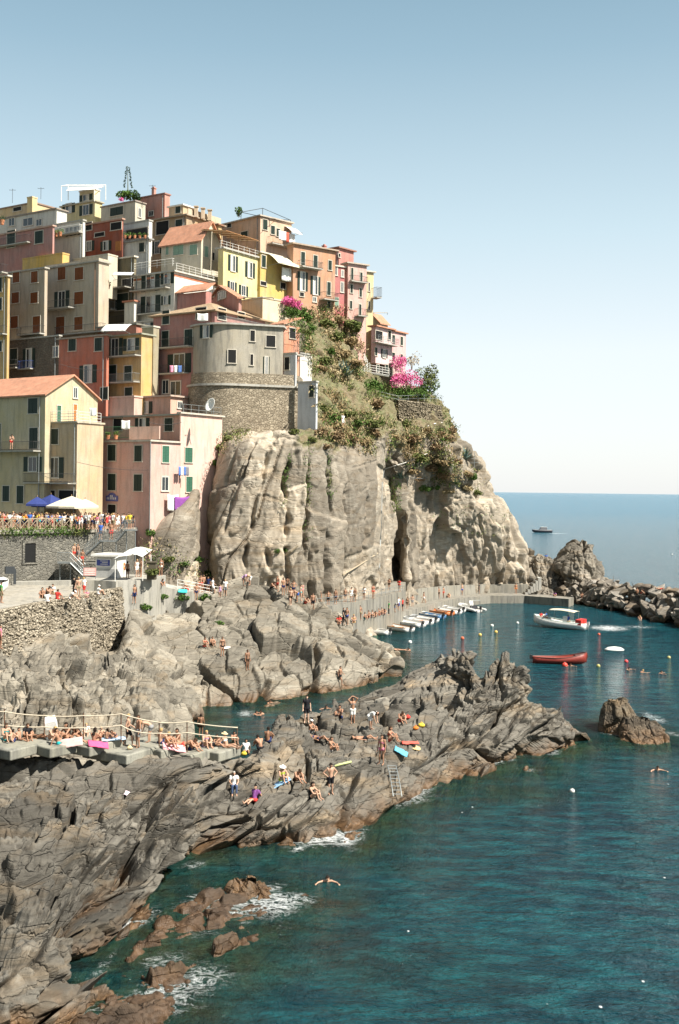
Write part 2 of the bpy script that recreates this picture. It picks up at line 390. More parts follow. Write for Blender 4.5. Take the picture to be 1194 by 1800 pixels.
def dispA(X):
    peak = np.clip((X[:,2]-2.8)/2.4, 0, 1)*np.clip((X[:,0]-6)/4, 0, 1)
    near = np.clip((60-X[:,1])/6, 0, 1)
    d = rockdisp(X, (1, .75, .55), (-.45, .1, .9), 4.4, 1.15, 3, octs=4, an=(2.2, 1, .5), strata=.0, g=.42, w=.07, warp=.2, tilt=.85, crack=1.1, bl=.08); t0 = LT['tone']
    # the tilted slabs of the outer crest
    e = rockdisp(X, (.42, .1, 1), (1, -.25, -.35), 3.0, 1.0, 77, octs=4, an=(2.4, 1, .45), strata=.0, warp=.18, g=.44, w=.07, tilt=.85, crack=.9, bl=.08); t1 = LT['tone']
    lay = np.clip((X[:,2]-2.0)/1.0, 0, 1)*np.clip((-8.5-X[:,0])/3, 0, 1)*np.clip((X[:,1]-51)/3, 0, 1)*np.clip((58.5-X[:,1])/.8, 0, 1)
    wv = X[:,2]*5.2-X[:,0]*.75+fbm(X*.25, 3, 5)*1.8
    b = -.6*np.clip(1-np.abs(np.sin(wv))*1.5, 0, 1)*lay
    calm = 1-.4*np.clip((X[:,1]-57)/3, 0, 1)*np.clip((9-X[:,0])/3, 0, 1)*np.clip((X[:,0]+5)/3, 0, 1)
    calm *= 1-.75*np.clip((X[:,1]-56)/1.5, 0, 1)*np.clip((-5-X[:,0])/2, 0, 1)
    LT['tone'] = (t0+.14*np.clip((X[:,1]-57)/4, 0, 1))*(1-peak)+(t1*.8+.36)*peak  # crest tone raised: paler stone plus painted-in sunlit brightness
    return (d*calm*(1-peak)*(1+.35*near)+e*peak+b+fbm(X*.16, 3, 8)*.6*calm)*np.clip((18.2-X[:,0])/3.5, .12, 1)
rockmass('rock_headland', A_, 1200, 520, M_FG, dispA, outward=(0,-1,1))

def bcol(pts, back=(4, 1.5)):
    c = [Vector(p) if len(p) == 3 and isinstance(p, Vector) else P(*p) for p in pts]
    a = c[0]; t = c[-1]
    return [V3(a.x, a.y-2.5, a.z-3.0)]+c+[t+V3(0, back[0], -back[1]), V3(t.x, t.y+back[0]*2.5, -4)]
def W_(u, v):
    w = Wt(u, v); return w
B_ = [
 bcol([(-150,1335,61), (-150,1255,68), (-150,1185,78), (-150,1150,86), (-150,1110,96)], (5,0)),
 bcol([(30,1312,63), (30,1240,67.5), (30,1180,74), (30,1162,82), (30,1128,92)], (5,0)),
 bcol([(110,1312,63), (110,1240,68), (112,1190,75), (112,1168,83.5), (112,1135,94)], (5,0)),
 bcol([(190,1312,63.5), (190,1245,69), (190,1200,76), (186,1182,85), (184,1148,97)], (5,0)),
 bcol([(262,1306,66), (262,1240,73), (250,1200,82), (240,1140,94), (232,1072,107)], (5,.6)),
 bcol([W_(326,1292), (318,1238,87), (306,1190,94), (290,1120,106), (284,1064,114)], (5,.6)),
 bcol([W_(350,1242), (346,1205,97.5), (342,1160,101), (338,1110,108.5), (338,1058,117)], (5,1.0)),
 bcol([W_(400,1236), (396,1195,97.6), (388,1148,103), (378,1092,110), (376,1042,117.5)], (5,1.2)),
 bcol([W_(450,1234), (446,1188,98), (436,1140,104), (420,1078,112.5), (410,1022,118.5)], (5,1.6)),
 bcol([W_(520,1226), (512,1180,100), (496,1130,106), (464,1064,114), (440,1016,119.5)], (4,2)),
 bcol([W_(600,1216), (590,1170,102.6), (570,1120,110), (535,1066,117), (492,1032,121.5)], (4,2)),
 bcol([W_(660,1205), (652,1170,105), (632,1130,111), (595,1100,118), (548,1076,124)], (4,2)),
 bcol([W_(692,1192), (686,1170,107.6), (670,1144,112), (645,1122,118), (615,1108,124)], (3,2)),
 bcol([W_(700,1178), (698,1168,111), (686,1152,115), (666,1138,120), (642,1124,125)], (3,1)),
 [Wt(703,1172)+V3(.5+.05*k, -2+k*3, -2.2) for k in range(8)],
]
def dispB(X):
    left = np.clip((-12-X[:,0])/3, 0, 1)*np.clip((92-X[:,1])/5, 0, 1)
    d = rockdisp(X, (.5, .3, .8), (1, .1, -.4), 8.0, 1.5, 41, octs=4, an=(1.4, 1, .8), strata=0, g=.30, w=.06, warp=.2, tilt=.85, crack=1.0, bl=.08); t0 = LT['tone']
    e = rockdisp(X, (.35, .1, 1), (1, .3, -.3), 3.8, 1.3, 51, octs=4, an=(1.9, 1, .6), strata=.02, g=.4, w=.08, warp=.18, tilt=.8, crack=.8); t1 = LT['tone']
    slab = np.exp(-(((X[:,0]+17.5)/3.6)**2+((X[:,1]-100)/9)**2)); LT['tone'] = (t0*(1-left)+(t1*1.1-.22)*left)*(1-.6*slab)+.36*slab
    return (d*(1-left)+e*left)*(1-.8*slab)+.4*fbm(X*.12, 3, 4)
rockmass('shore_rocks', B_, 900, 480, M_MID, dispB, outward=(0,-1,1))

# cliff and the hill behind it: rows bottom -> top, each (u, v, D)
rows = [
 [(-260,1075,127),(200,1075,127),(300,1085,127),(338,1070,128),(360,1066,131),(390,1070,131),(440,1070,132),(500,1072,133),(560,1070,135),(620,1062,138),(668,1052,142),(690,1045,170),(717,1046,155),(760,1046,165),(810,1046,171),(860,1046,176),(900,1047,179),(930,1048,184),(925,1048,200),(860,1045,225)],
 [(-260,985,129),(205,1000,128),(292,975,127),(344,985,130.0),(357,978,141),(376,970,131.5),(430,960,131),(495,960,132),(555,960,134),(618,960,137),(668,958,141),(688,955,169),(717,950,153.5),(763,955,162),(813,960,168),(864,965,172),(904,965,176),(922,988,182),(919,990,198),(860,990,225)],
 [(-260,934,131),(205,940,131),(303,905,128.4),(346,884,131.6),(354,892,142),(376,858,134),(432,860,131),(492,860,132),(553,860,134),(616,860,137),(670,860,141),(684,860,166),(711,860,152),(753,870,159.5),(800,875,163),(838,880,167),(866,885,172),(884,892,179),(880,894,196),(820,890,225)],
 [(-260,926,140),(205,926,141),(300,860,141),(352,800,142),(369,822,143),(392,785,135),(438,768,132.5),(490,768,133),(550,776,135),(612,788,138.5),(663,816,142),(685,826,157),(704,822,150),(738,812,153.5),(780,802,157.5),(812,808,163),(835,822,169),(850,838,177),(845,838,192),(790,830,222)],
 [(-260,800,145),(200,800,145),(310,780,147),(360,760,147),(380,757,147),(405,752,147),(445,750,146),(500,748,143),(560,735,142),(612,745,146),(658,758,149.5),(690,762,151),(712,757,153),(740,750,155.5),(765,745,159),(785,748,164),(794,756,170),(799,765,177),(795,765,192),(750,760,220)],
 [(-260,700,152),(200,700,152),(310,690,152),(360,680,152),(380,676,151),(405,670,151),(445,665,150),(510,660,148),(562,668,150),(610,680,154),(645,700,157.5),(680,710,159),(705,712,160),(730,712,162),(750,712,164.5),(765,712,168.5),(774,714,173),(779,718,179),(775,720,194),(720,720,220)],
 [(-260,620,160),(200,620,160),(310,600,160),(360,600,160),(380,597,160),(405,590,160),(460,580,160),(512,575,159),(560,580,162),(600,600,166),(630,640,170),(655,655,173),(680,668,176),(700,672,178),(715,676,181),(730,682,184),(740,690,188),(745,700,194),(742,705,205),(700,710,222)],
 [(-260,540,170),(200,540,170),(310,530,170),(360,530,170),(380,530,170),(405,530,170),(460,525,169),(508,535,169),(556,548,172),(600,566,176),(628,580,180),(640,600,184),(650,620,188),(655,640,192),(660,655,195),(664,665,198),(668,675,202),(672,685,206),(670,690,214),(650,700,224)],
 [(-260,450,184),(200,450,184),(310,450,184),(360,450,184),(380,450,184),(405,450,184),(460,460,184),(508,480,186),(556,500,190),(590,525,194),(610,550,198),(618,570,202),(622,590,206),(626,610,208),(630,630,210),(632,650,212),(634,660,214),(636,670,216),(636,680,220),(630,690,226)],
 [(-260,395,205),(200,395,205),(310,395,205),(360,400,205),(380,397,205),(405,410,206),(460,430,208),(508,460,210),(550,500,214),(570,530,216),(580,560,218),(585,580,220),(588,600,222),(590,620,224),(592,640,224),(594,655,224),(596,665,226),(598,675,226),(600,685,228),(600,695,230)],
]
base = [tuple(P(u, v, D-2+(14 if j > 10 else 0))-V3(0,0,6)) for j, (u, v, D) in enumerate(rows[0])]
def shf(i, j, D):
    uc = rows[0][j][0] if j < 19 else 900
    if j in (9, 10) and i < 4: D += (3, 7)[j-9]
    return D+(14 if i < 6 else 11)*max(0, min(1, (uc-672)/40)) if j > 10 else D
NET = [base]+[[tuple(P(u, v, shf(i, j, D))) for j, (u, v, D) in enumerate(r)] for i, r in enumerate(rows)]
colsC = [[NET[i][j] for i in range(len(NET))] for j in range(len(NET[0]))]
CRK = []
for D_, w_, dp_, st_, pl_ in [(133,.30,1.9,.25,[(546,770),(541,850),(543,900),(538,965)]),(132.5,.32,1.8,.3,[(522,770),(512,810),(500,850),(508,885),(504,950)]),(135,.30,1.8,.3,[(579,788),(580,860),(584,900),(578,960),(574,1045)]),(132,.35,1.3,-.35,[(484,755),(466,830),(448,900),(432,985)]),
      (132,.3,1.2,-.3,[(452,770),(430,830),(404,900),(386,960)]),(134,.35,1.6,.3,[(552,960),(546,1000),(549,1050)]),(132,.4,1.8,.4,[(470,975),(478,1010),(472,1060)]),(137,.25,1.1,.2,[(612,800),(606,880),(616,960),(608,1040)]),(140,.25,1.0,-.2,[(645,820),(650,900),(640,980)]),(132,.3,1.1,.2,[(423,770),(412,800),(398,840)]),(132,.35,1.2,.3,[(505,900),(500,960),(512,1040)])]:
    q_ = [P(u, v, D_) for u, v in pl_][::-1]; CRK.append(([p.z for p in q_], [p.x for p in q_], w_, dp_, st_))
def cracks(X):
    o = 0; jit = fbm(X*np.array([.4, .4, .9]), 3, 88)*.45
    for zs, xs, w_, dp_, st_ in CRK:
        xl = np.interp(X[:,2], zs, xs)+jit; fade = np.clip((X[:,2]-zs[0]+1.5)/1.5, 0, 1)*np.clip((zs[-1]+1.0-X[:,2])/1.5, 0, 1)*(X[:,1] < 152)
        t = (X[:,0]-xl); o = o-dp_*.75*np.exp(-(t/(w_*.55))**2)*fade*np.clip(.75+fbm(X*.5, 2, 91)*1.6, .15, 1)
    return o
def slabs(X):
    """tall flat slabs split by steep joints, leaning to the right in the left half"""
    g = np.random.default_rng(4); wj = fbm(X*np.array([.22, .2, .10]), 3, 71)*.9+fbm(X*np.array([1.2, 1, .5]), 2, 72)*.12
    k = .44*np.clip((-3.5-X[:,0])/4, 0, 1)+.02
    s = X[:,0]-k*(X[:,2]-14)+wj
    bw = np.where(g.random(60) < .4, g.uniform(.7, 1.5, 60), g.uniform(2.0, 4.4, 60)); bp = np.cumsum(bw)-34.0
    i = np.clip(np.searchsorted(bp, s)-1, 0, 57); w = bp[i+1]-bp[i]; t = (s-bp[i])/w
    hz = X[:,2]+.35*X[:,0]*(1-2*(i % 2))+g.uniform(0, 12, 60)[i]; hh_ = g.uniform(6, 15, 60)[i]; jz = np.floor(hz/hh_).astype(int); fz = hz/hh_-jz
    def rnd(q, r, s0): return _f(_h(q, r, q*0, s0))-.5
    off = .95*rnd(i, jz, 5)+.5*rnd(i, i*0, 6); sl = .5*rnd(i, i*0, 7)+.35*rnd(i, jz, 8)
    nx = .95*rnd(i, jz+1, 5)+.5*rnd(i, i*0, 6); q = np.clip((fz-.97)/.03, 0, 1); off = off*(1-q)+nx*q
    ed = np.minimum(t, 1-t)*w; gd = .25+1.0*np.clip(rnd(i+(t > .5), i*0, 9)+.1, 0, 1)*2
    d = off*.55+sl*(t-.5)*w*.55-gd*.7*np.exp(-(ed/.075)**2)-.18*np.exp(-((fz-.985)*hh_/.12)**2)
    f3 = facets(np.stack([s/.9, X[:,1]/2, X[:,2]/2.6], 1), 33, .8, .5, .07, .07); LT['tone'] = .54+.7*rnd(i, jz, 11)+.2*(LT['t']-.5)
    return d+.2*f3+.10*fbm(X*np.array([1.6, 1, .8]), 3, 34)+.5*fbm(X*.09, 2, 35)
def dispC(X):
    ramp_l = np.clip((-1-X[:,0])/3, 0, 1)
    a = slabs(X); t0 = LT['tone']
    c = rockdisp(X, (-.15, 0, 1), (1, .3, .2), 6.0, 1.5, 23, octs=4, an=(2.2, 1.0, .7), strata=.0, warp=.18, g=.42, tilt=.9, crack=.5, w=.06, bl=.06); t2 = LT['tone']
    low = np.clip((9.5-X[:,2])/2.5, 0, 1)
    e = rockdisp(X, (0, 0, 1), (1, 0, 0), 2.4, .8, 24, octs=3, an=(2, 1, .7), strata=0, warp=.2)
    rt = np.clip((X[:,0]-5.6)/1.2, 0, 1); top = np.clip((X[:,2]-22.5-.10*X[:,0]+fbm(X*.2, 3, 12)*2)/2.5, 0, 1); LT['soil'] = top*np.clip((X[:,0]+7)/3, 0, 1)
    h = a*(1-.4*low)+e*low*.6+cracks(X)
    LT['tone'] = t0*(1-rt)+t2*rt
    s = fbm(X*np.array([.25, .25, .4]), 4, 9)*1.3+.8*facets(X/2.6, 31, .7, .5, .1)+.3*facets(X/.9, 32, .7, .5, .1)
    s2 = s*np.clip((X[:,0]+12)/5, .1, 1)
    return ((h*(1-rt)+c*rt)*(1-top)+s2*top)
def amtC(X):   # keep the ground quiet behind the terrace and under the houses
    return np.clip((X[:,0]+22)/6, .05, 1)
cliff = rockmass('cliff', colsC, 1250, 620, M_CLIFF, dispC, outward=(0,-1,.3), amount=amtC)

# ------------------------------------------------------------------ separate rocks
def blob_rock(name, base_pts, layers, mat, disp, label, cat='rock', nu=260, nv=200, kind=None):
    """closed rock: rings of plan points from the bottom up, last ring collapses to a crest"""
    A = surface([[tuple(L[j % len(L)]) for L in layers] for j in range(len(layers[0])+1)], nu, nv)
    n = grid_normals(A); cen = A.reshape(-1, 3).mean(0)
    if ((A-cen)*n).sum(2).mean() < 0: n = -n; fl = True
    else: fl = False
    n[:,0] = n[:,-1] = (n[:,0]+n[:,-1])/2
    X = A.reshape(-1, 3); LT['soil'] = np.zeros(len(X)); d = disp(X); d = smooth2(d.reshape(nv, nu, 1), 1).reshape(-1); V = X+n.reshape(-1, 3)*d[:,None]; Fq = gridfaces(nv, nu)
    if fl: Fq = Fq[:, ::-1]
    o = npmesh(name, V, Fq, mat, False, {'tone': LT['tone']}); tag(o, label, cat, kind=kind); TERR.append(V[::7]); return o
def ring(u0, u1, v, D, dy, n=10, sk=0):
    a, b = P(u0, v, D), P(u1, v, D); c = (a+b)/2; rx = (b.x-a.x)/2
    return [V3(c.x+rx*math.cos(2*math.pi*k/n)+sk*math.sin(2*math.pi*k/n), c.y+dy*math.sin(2*math.pi*k/n), c.z) for k in range(n)]
dS = lambda seed, big, amp: (lambda X: rockdisp(X, (.3, 0, 1), (1, .2, -.3), big*1.5, amp*1.3, seed, octs=4, an=(1.9, 1, .6), strata=.02, warp=.2, g=.42, w=.08, tilt=.8))
blob_rock('sea_stack', None, [ring(970,1072,1062,191,7), ring(978,1062,1030,194,6.5), ring(985,1057,1000,195,5), ring(996,1050,978,195,3.6), ring(1008,1040,960,195,2.2), ring(1018,1030,955,195,.6)], M_STACK, dS(5, 2.6, .9), 'tall pointed sea stack standing at the root of the boulder breakwater', 'sea stack')
blob_rock('sea_stack', None, [ring(915,992,1050,197,6), ring(918,988,1020,198,5.5), ring(925,980,995,199,4.5), ring(935,968,982,199,3), ring(944,958,976,199,.8)], M_STACK, dS(15, 2.2, .8), 'lower brown rock stack at the far end of the quay below the cliff', 'sea stack')
blob_rock('sea_stack', None, [ring(900,960,1040,215,6), ring(905,955,1000,215,5), ring(912,945,978,215,3.5), ring(918,935,969,215,1)], M_SEAROCK, dS(25, 2.2, .7), 'dark shadowed rock peeping out behind the brown stack beside the cliff', 'sea stack')
blob_rock('sea_rock', None, [ring(1048,1132,1335,83,2.2), ring(1050,1128,1296,86,2.1), ring(1054,1120,1264,86.5,1.7), ring(1062,1108,1240,87,1.2), ring(1070,1094,1230,87,.5)], M_SEAROCK, dS(35, 1.3, .26), 'dark islet rock standing in the water off the jagged headland')
blob_rock('sea_rock', None, [ring(1080,1180,1338,81,2.2), ring(1086,1174,1300,83.5,1.9), ring(1092,1160,1276,84.3,1.3), ring(1098,1140,1262,85,.7)], M_SEAROCK, dS(36, 1.0, .2), 'low brown rock with surf at the right foot of the dark islet')
def rcol(u0, v0, u1, v1, h):
    a, c = Wt(u0, v0), Wt(u1, v1); return [a+V3(-.3,.6,-1.5), a, a.lerp(c, .25)+V3(0,0,h*.8), a.lerp(c, .5)+V3(0,0,h), a.lerp(c, .75)+V3(0,0,h*.55), c, c+V3(.8,-.8,-.9), c+V3(2.6,-2.6,-3)]
M_REEF = rockmat('wet_brown_reef', (.03,.022,.016), (.05,.036,.026), (.085,.064,.047), (R(20), R(-40), R(10)), wetc=(.05,.03,.017))
rockmass('reef', [rcol(90,1850,250,1900,.0), rcol(150,1800,270,1835,.05), rcol(195,1745,290,1775,-.05), rcol(215,1705,330,1738,.0), rcol(250,1660,365,1698,-.1), rcol(285,1622,430,1660,.0), rcol(310,1597,450,1625,.12), rcol(355,1584,465,1606,.05), rcol(395,1562,485,1596,.12), rcol(415,1552,500,1582,.1), rcol(440,1548,530,1570,-.5)], 420, 170, M_REEF,
  lambda X: rockdisp(X, (1, .8, .3), (-.3, .1, .9), 1.7, .50, 61, octs=4, an=(2, 1, .6), strata=0, warp=.25, g=.45, w=.09), outward=(0,-.3,1))
blob_rock('reef_rock', None, [ring(395,490,1625,48.4,1.6), ring(403,484,1585,50.4,1.4), ring(408,470,1560,51,1.1), ring(418,456,1551,51.3,.6)], M_SEAROCK, dS(45, 1.4, .3), 'rounded dark rock ringed by foam in front of the headland')
# breakwater boulders: each one a thing
M_BOULD = [rockmat('boulder_stone', *c, (R(20), R(-50), R(10)), sc=1.2) for c in (((.10,.085,.07),(.19,.165,.135),(.30,.27,.23)), ((.16,.14,.12),(.28,.255,.22),(.42,.39,.35)), ((.07,.055,.04),(.13,.105,.08),(.21,.175,.14)))]
def boulder_mesh(seed):
    r = random.Random(seed); m = MB(); pts = []
    for k in range(10):
        th = r.uniform(0, 2*math.pi); ph = math.acos(r.uniform(-1, 1)); q = r.uniform(.82, 1.05)
        pts.append((q*math.sin(ph)*math.cos(th), .8*q*math.sin(ph)*math.sin(th), .72*q*math.cos(ph)))
    m.hull(pts); bm = bmesh.new(); me = bpy.data.meshes.new('boulder')
    me.from_pydata(m.v, [], m.f); bm.from_mesh(me)
    bmesh.ops.bevel(bm, geom=bm.edges[:], offset=.05, segments=1, affect='EDGES')
    bmesh.ops.triangulate(bm, faces=bm.faces[:])
    bmesh.ops.subdivide_edges(bm, edges=bm.edges[:], cuts=2, use_grid_fill=True)
    for v in bm.verts:
        v.co += v.co.normalized()*(.07*mnoise.noise(v.co*2.2+Vector((seed*9, 0, 0)))+.035*mnoise.noise(v.co*6))
    bm.to_mesh(me); bm.free(); at = me.attributes.new('tone', 'FLOAT', 'POINT'); at.data.foreach_set('value', [.35+.3*((seed*37) % 10)/10]*len(me.vertices)); me.materials.append(M_BOULD[(0,1,2,0,1,0,2,0,0)[seed]]); return me
BM_ = [boulder_mesh(k) for k in range(9)]
rb = random.Random(5)
line = [(u, v, Wt(u, v).y) for u, v in [(985,1054),(1030,1062),(1080,1074),(1140,1088),(1200,1102),(1260,1120)]]
for i in range(270):
    t = rb.random(); s = t*(len(line)-1.001); k = int(s); f = s-k
    u = line[k][0]*(1-f)+line[k+1][0]*f; D0 = 1/((1-f)/line[k][2]+f/line[k+1][2])
    back = rb.random()**1.1; wdt = 13+5*t; hgt = math.sin(math.pi*min(1, back*.9+.02))**.8*(2.6+1.1*t+rb.uniform(-.5,.8))
    D = D0+back*wdt; x = (u-597)/FPX*D0+back*2.5; o = bpy.data.objects.new('boulder', BM_[i % 9]); COL.objects.link(o)
    sc = rb.uniform(.8, 1.6)*(1.4 if rb.random() < .25 else 1)
    o.location = (x, D, hgt-.2); o.scale = (sc*1.15, sc, sc*.85); o.rotation_euler = (rb.uniform(-.6,.6), rb.uniform(-.6,.6), rb.uniform(0, 6.3))
    sh_ = ('mid grey', 'pale grey', 'dark brown')[(0,1,2,0,1,0,2,0,0)[i % 9]]; sz_ = 'big' if sc > 1.5 else 'small' if sc < 1.05 else 'medium'
    pz_ = 'at the waterline' if back < .22 else 'on the crest' if back < .62 else 'on the seaward side'; wh_ = 'beside the tall sea stack' if t < .22 else 'in the left half' if t < .45 else 'in the middle' if t < .62 else 'near the right edge' if t < .8 else 'farthest right'
    tag(o, f'{sz_} {sh_} boulder {pz_} of the breakwater {wh_}', 'boulder', 'boulders of the breakwater')
core = MB()
pl = [(P(u, 1060, D).x+.5, D+3.5) for u, v, D in line]+[(P(u, 1060, D).x+2, D+12) for (u, v, D) in line[::-1]]
core.prism(pl, -3, 1.6)
o = core.build('breakwater_core', M_SEAROCK); o['kind'] = 'structure'

# ------------------------------------------------------------------ sea
def sea_mat():
    t = NT('sea_water')
    sh = t.attr('shallow'); fo = t.attr('foam'); far = t.attr('far')
    n1 = t.noise(t.pos(), .12, 4, .6); n2 = t.noise(t.mapped(rot=(0,0,R(25)), scale=(.5, 1.2, 1)), .9, 5, .62)
    deep = t.mix(t.ramp(n1, [(.3, 0.), (.7, 1.)]), (.001,.024,.040), (.003,.052,.070))
    deep = t.mix(t.ramp(n2, [(.45, 0.), (.62, .8)]), deep, (.008,.098,.115))  # lighter teal streaks: ripple highlights painted into the water colour
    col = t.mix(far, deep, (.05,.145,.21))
    bed = t.mix(t.ramp(t.noise(t.pos(), .35, 5, .7), [(.4, 0.), (.62, 1.)]), (.03,.10,.07), (.075,.075,.03))
    n3 = t.noise(t.pos(), .22, 4, .6)
    shm = t.math('MULTIPLY', sh, t.ramp(n3, [(.34, .15), (.62, 1.)]))
    col = t.mix(t.math('MULTIPLY', shm, .75), col, bed)
    nf = t.noise(t.mapped(rot=(0,0,R(30)), scale=(1, 1.3, 1)), .9, 7, .62, 2.2)
    lace = t.math('SUBTRACT', 1.0, t.math('MINIMUM', t.math('MULTIPLY', t.math('ABSOLUTE', t.math('SUBTRACT', nf, .5)), 9.0), 1.0))
    nb_ = t.noise(t.pos(), 2.6, 6, .7, .6)
    f2 = t.math('SUBTRACT', t.math('ADD', t.math('MULTIPLY', fo, 1.25), t.math('ADD', t.math('MULTIPLY', lace, .45), t.math('MULTIPLY', nb_, .7))), 1.25)
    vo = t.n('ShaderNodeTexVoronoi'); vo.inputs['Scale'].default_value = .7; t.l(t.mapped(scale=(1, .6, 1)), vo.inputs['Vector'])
    fl = t.math('MULTIPLY', t.ramp(vo.outputs['Distance'], [(.03, 1.), (.05, 0.)]), t.ramp(t.noise(t.pos(), .3, 3, .5), [(.5, 0.), (.56, 1.)]))  # white dots painted on the near water as sun glints
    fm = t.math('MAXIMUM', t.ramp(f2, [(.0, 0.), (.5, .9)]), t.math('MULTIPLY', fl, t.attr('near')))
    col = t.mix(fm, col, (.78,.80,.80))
    t.l(col, t.b.inputs['Base Color']); t.l(t.mix(fm, t.mix(far, .06, .22), .7), t.b.inputs['Roughness']); t.b.inputs['IOR'].default_value = 1.33
    t.b.inputs['Specular IOR Level'].default_value = .36
    w1 = t.noise(t.mapped(rot=(0,0,R(15)), scale=(.7, 1.5, 1)), .55, 4, .55, .4)
    w2 = t.noise(t.mapped(rot=(0,0,R(-30)), scale=(.8, 1.6, 1)), 2.2, 5, .62, .5)
    w3 = t.noise(t.mapped(rot=(0,0,R(50)), scale=(.8, 1.4, 1)), 6.5, 4, .6, .3)
    nb = t.bump(w1, 1.0, 1.5); nb = t.bump(w2, 1.0, .42, nb); nb = t.bump(w3, .9, .11, nb); t.bump(fm, .4, .1, nb)
    tr = t.n('ShaderNodeBsdfTransparent'); tr.inputs[0].default_value = (.45,.72,.62,1)
    ms = t.n('ShaderNodeMixShader'); f = t.math('MULTIPLY', t.math('MULTIPLY', sh, .62), t.math('SUBTRACT', 1.0, fm))
    t.l(f, ms.inputs[0]); t.l(t.b.outputs[0], ms.inputs[1]); t.l(tr.outputs[0], ms.inputs[2]); t.l(ms.outputs[0], t.out.inputs[0])
    return t.m
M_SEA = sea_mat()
def sea():
    Ds = np.concatenate([np.linspace(22, 90, 420), np.linspace(90.3, 230, 380), np.geomspace(231, 45000, 90)])
    th = np.linspace(-.62, .62, 620)
    X = (Ds[:,None]*th[None,:]); Y = np.repeat(Ds[:,None], len(th), 1); Z = np.zeros_like(X)
    V = np.stack([X, Y, Z], 2).reshape(-1, 3)
    pts = np.concatenate(TERR); pts = pts[(np.abs(pts[:,2]) < .28)]
    kd = KDTree(len(pts))
    for i, p in enumerate(pts): kd.insert((p[0], p[1], 0), i)
    kd.balance()
    d = np.full(len(V), 99.)
    idx = np.where(V[:,1] < 230)[0]
    # distances on a coarse subset, then interpolated over the grid
    Dm = d.reshape(len(Ds), len(th)); n1 = int((Ds < 230).sum())
    ii = np.arange(0, n1, 3); jj = np.arange(0, len(th), 3); C = np.zeros((len(ii), len(jj)))
    for a, i in enumerate(ii):
        for b, j in enumerate(jj):
            C[a, b] = kd.find((X[i, j], Y[i, j], 0))[2]
    tmp = np.array([np.interp(np.arange(len(th)), jj, r) for r in C]); Dm[:n1] = np.array([np.interp(np.arange(n1), ii, tmp[:,j]) for j in range(len(th))]).T
    D_ = Dm.reshape(-1)
    sh = np.exp(-(D_/3.0)**1.3)
    foam = .78*np.exp(-(D_/(.8+.9*np.clip((64-V[:,1])/10, 0, 1)))**1.1)*(.55+.7*fbm(V*.22, 2, 3))
    rt = np.clip((V[:,0]-V[:,1]*.02)/8, .25, 1); foam *= np.where(V[:,1] > 95, .35, 1)
    def blob(u, v, ru, rv, k, slope=0):
        c = Wt(u, v); ex = Wt(u+ru, v)-c; ey = abs(Wt(u, v-rv).y-c.y)
        dx = (V[:,0]-c.x)/abs(ex.x); dy = (V[:,1]-c.y)/ey-slope*dx; return k*np.exp(-(dx*dx+dy*dy))
    foam = np.maximum(foam, 0)
    for b in [(152,1782,80,30,.62,.5), (235,1618,60,26,.8,.9), (350,1578,42,9,.8,.3), (475,1560,42,14,.7,0), (412,1606,38,10,.72,-.1), (285,1690,80,30,.6,.5), (350,1640,90,22,.5,.3), (180,1700,30,40,.55,.9), (340,1520,40,14,.6,.3), (525,1492,28,9,.72,.5), (430,1622,30,8,.5,0),
              (1070,1104,46,7,.85,.1), (1120,1102,50,4.5,.62,0), (432,1254,26,9,.72,0), (1150,1262,26,16,.66,-.3), (1185,1290,30,8,.6,0), (968,1322,36,9,.72,.3), (1010,1312,20,6,.5,0), (760,1400,40,6,.5,.5), (700,1168,14,4,.5,0), (975,937,32,1.6,.8,0), (1002,941,20,1.2,.6,0), (1170,935,8,1.2,.4,0), (955,1108,25,3,.3,0), (590,1548,40,7,.34,0)]:
        foam = np.maximum(foam, blob(*b))
    for b in [(330,1640,190,90,.95), (200,1760,130,70,.85), (560,1560,130,36,.5), (640,1700,260,60,.35), (840,1390,200,22,.75), (700,1160,50,36,.5), (560,1250,220,16,.18), (470,1560,110,60,.9), (640,1460,60,16,.8), (430,1700,180,40,.6)]:
        sh = np.maximum(sh, blob(*b))
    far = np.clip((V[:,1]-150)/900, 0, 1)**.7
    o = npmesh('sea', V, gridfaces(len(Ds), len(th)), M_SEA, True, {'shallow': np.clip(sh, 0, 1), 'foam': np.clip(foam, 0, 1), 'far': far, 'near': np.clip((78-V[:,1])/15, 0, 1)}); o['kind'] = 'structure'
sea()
bed = MB(); bed.add([(-400,-50,-4.2),(400,-50,-4.2),(400,420,-4.2),(-400,420,-4.2)], [(0,1,2,3)])
t_ = NT('seabed_sand'); t_.fin(t_.mix(t_.ramp(t_.noise(t_.pos(), .12, 5, .7), [(.4,0.),(.6,1.)]), (.03,.10,.09), (.07,.09,.05)), .9, .1)
o = bed.build('seabed', t_.m); o['kind'] = 'structure'

# unseen hill added behind the camera to keep open sky off the house fronts
def blocker_hill():
    xs = np.linspace(-420, 45, 70); ys = np.linspace(-25, -330, 50); X, Y = np.meshgrid(xs, ys); D = (-25-Y)/305
    Z = 2+150*D**.72*np.clip((45-X)/60, 0, 1)**.6; V = np.stack([X, Y, Z], 2).reshape(-1, 3); V[:,2] += fbm(V*.02, 4, 3)*16*np.repeat(D[:,0], 70)
    t = NT('blocker_hill_scrub'); n = t.noise(t.pos(), .08, 5, .7); t.fin(t.mix(t.ramp(n, [(.4,0.),(.6,1.)]), (.05,.07,.025), (.17,.14,.09)), .95, .1)
    o = npmesh('sky_blocker_hill', V, gridfaces(50, 70), t.m); o['kind'] = 'structure'
blocker_hill()
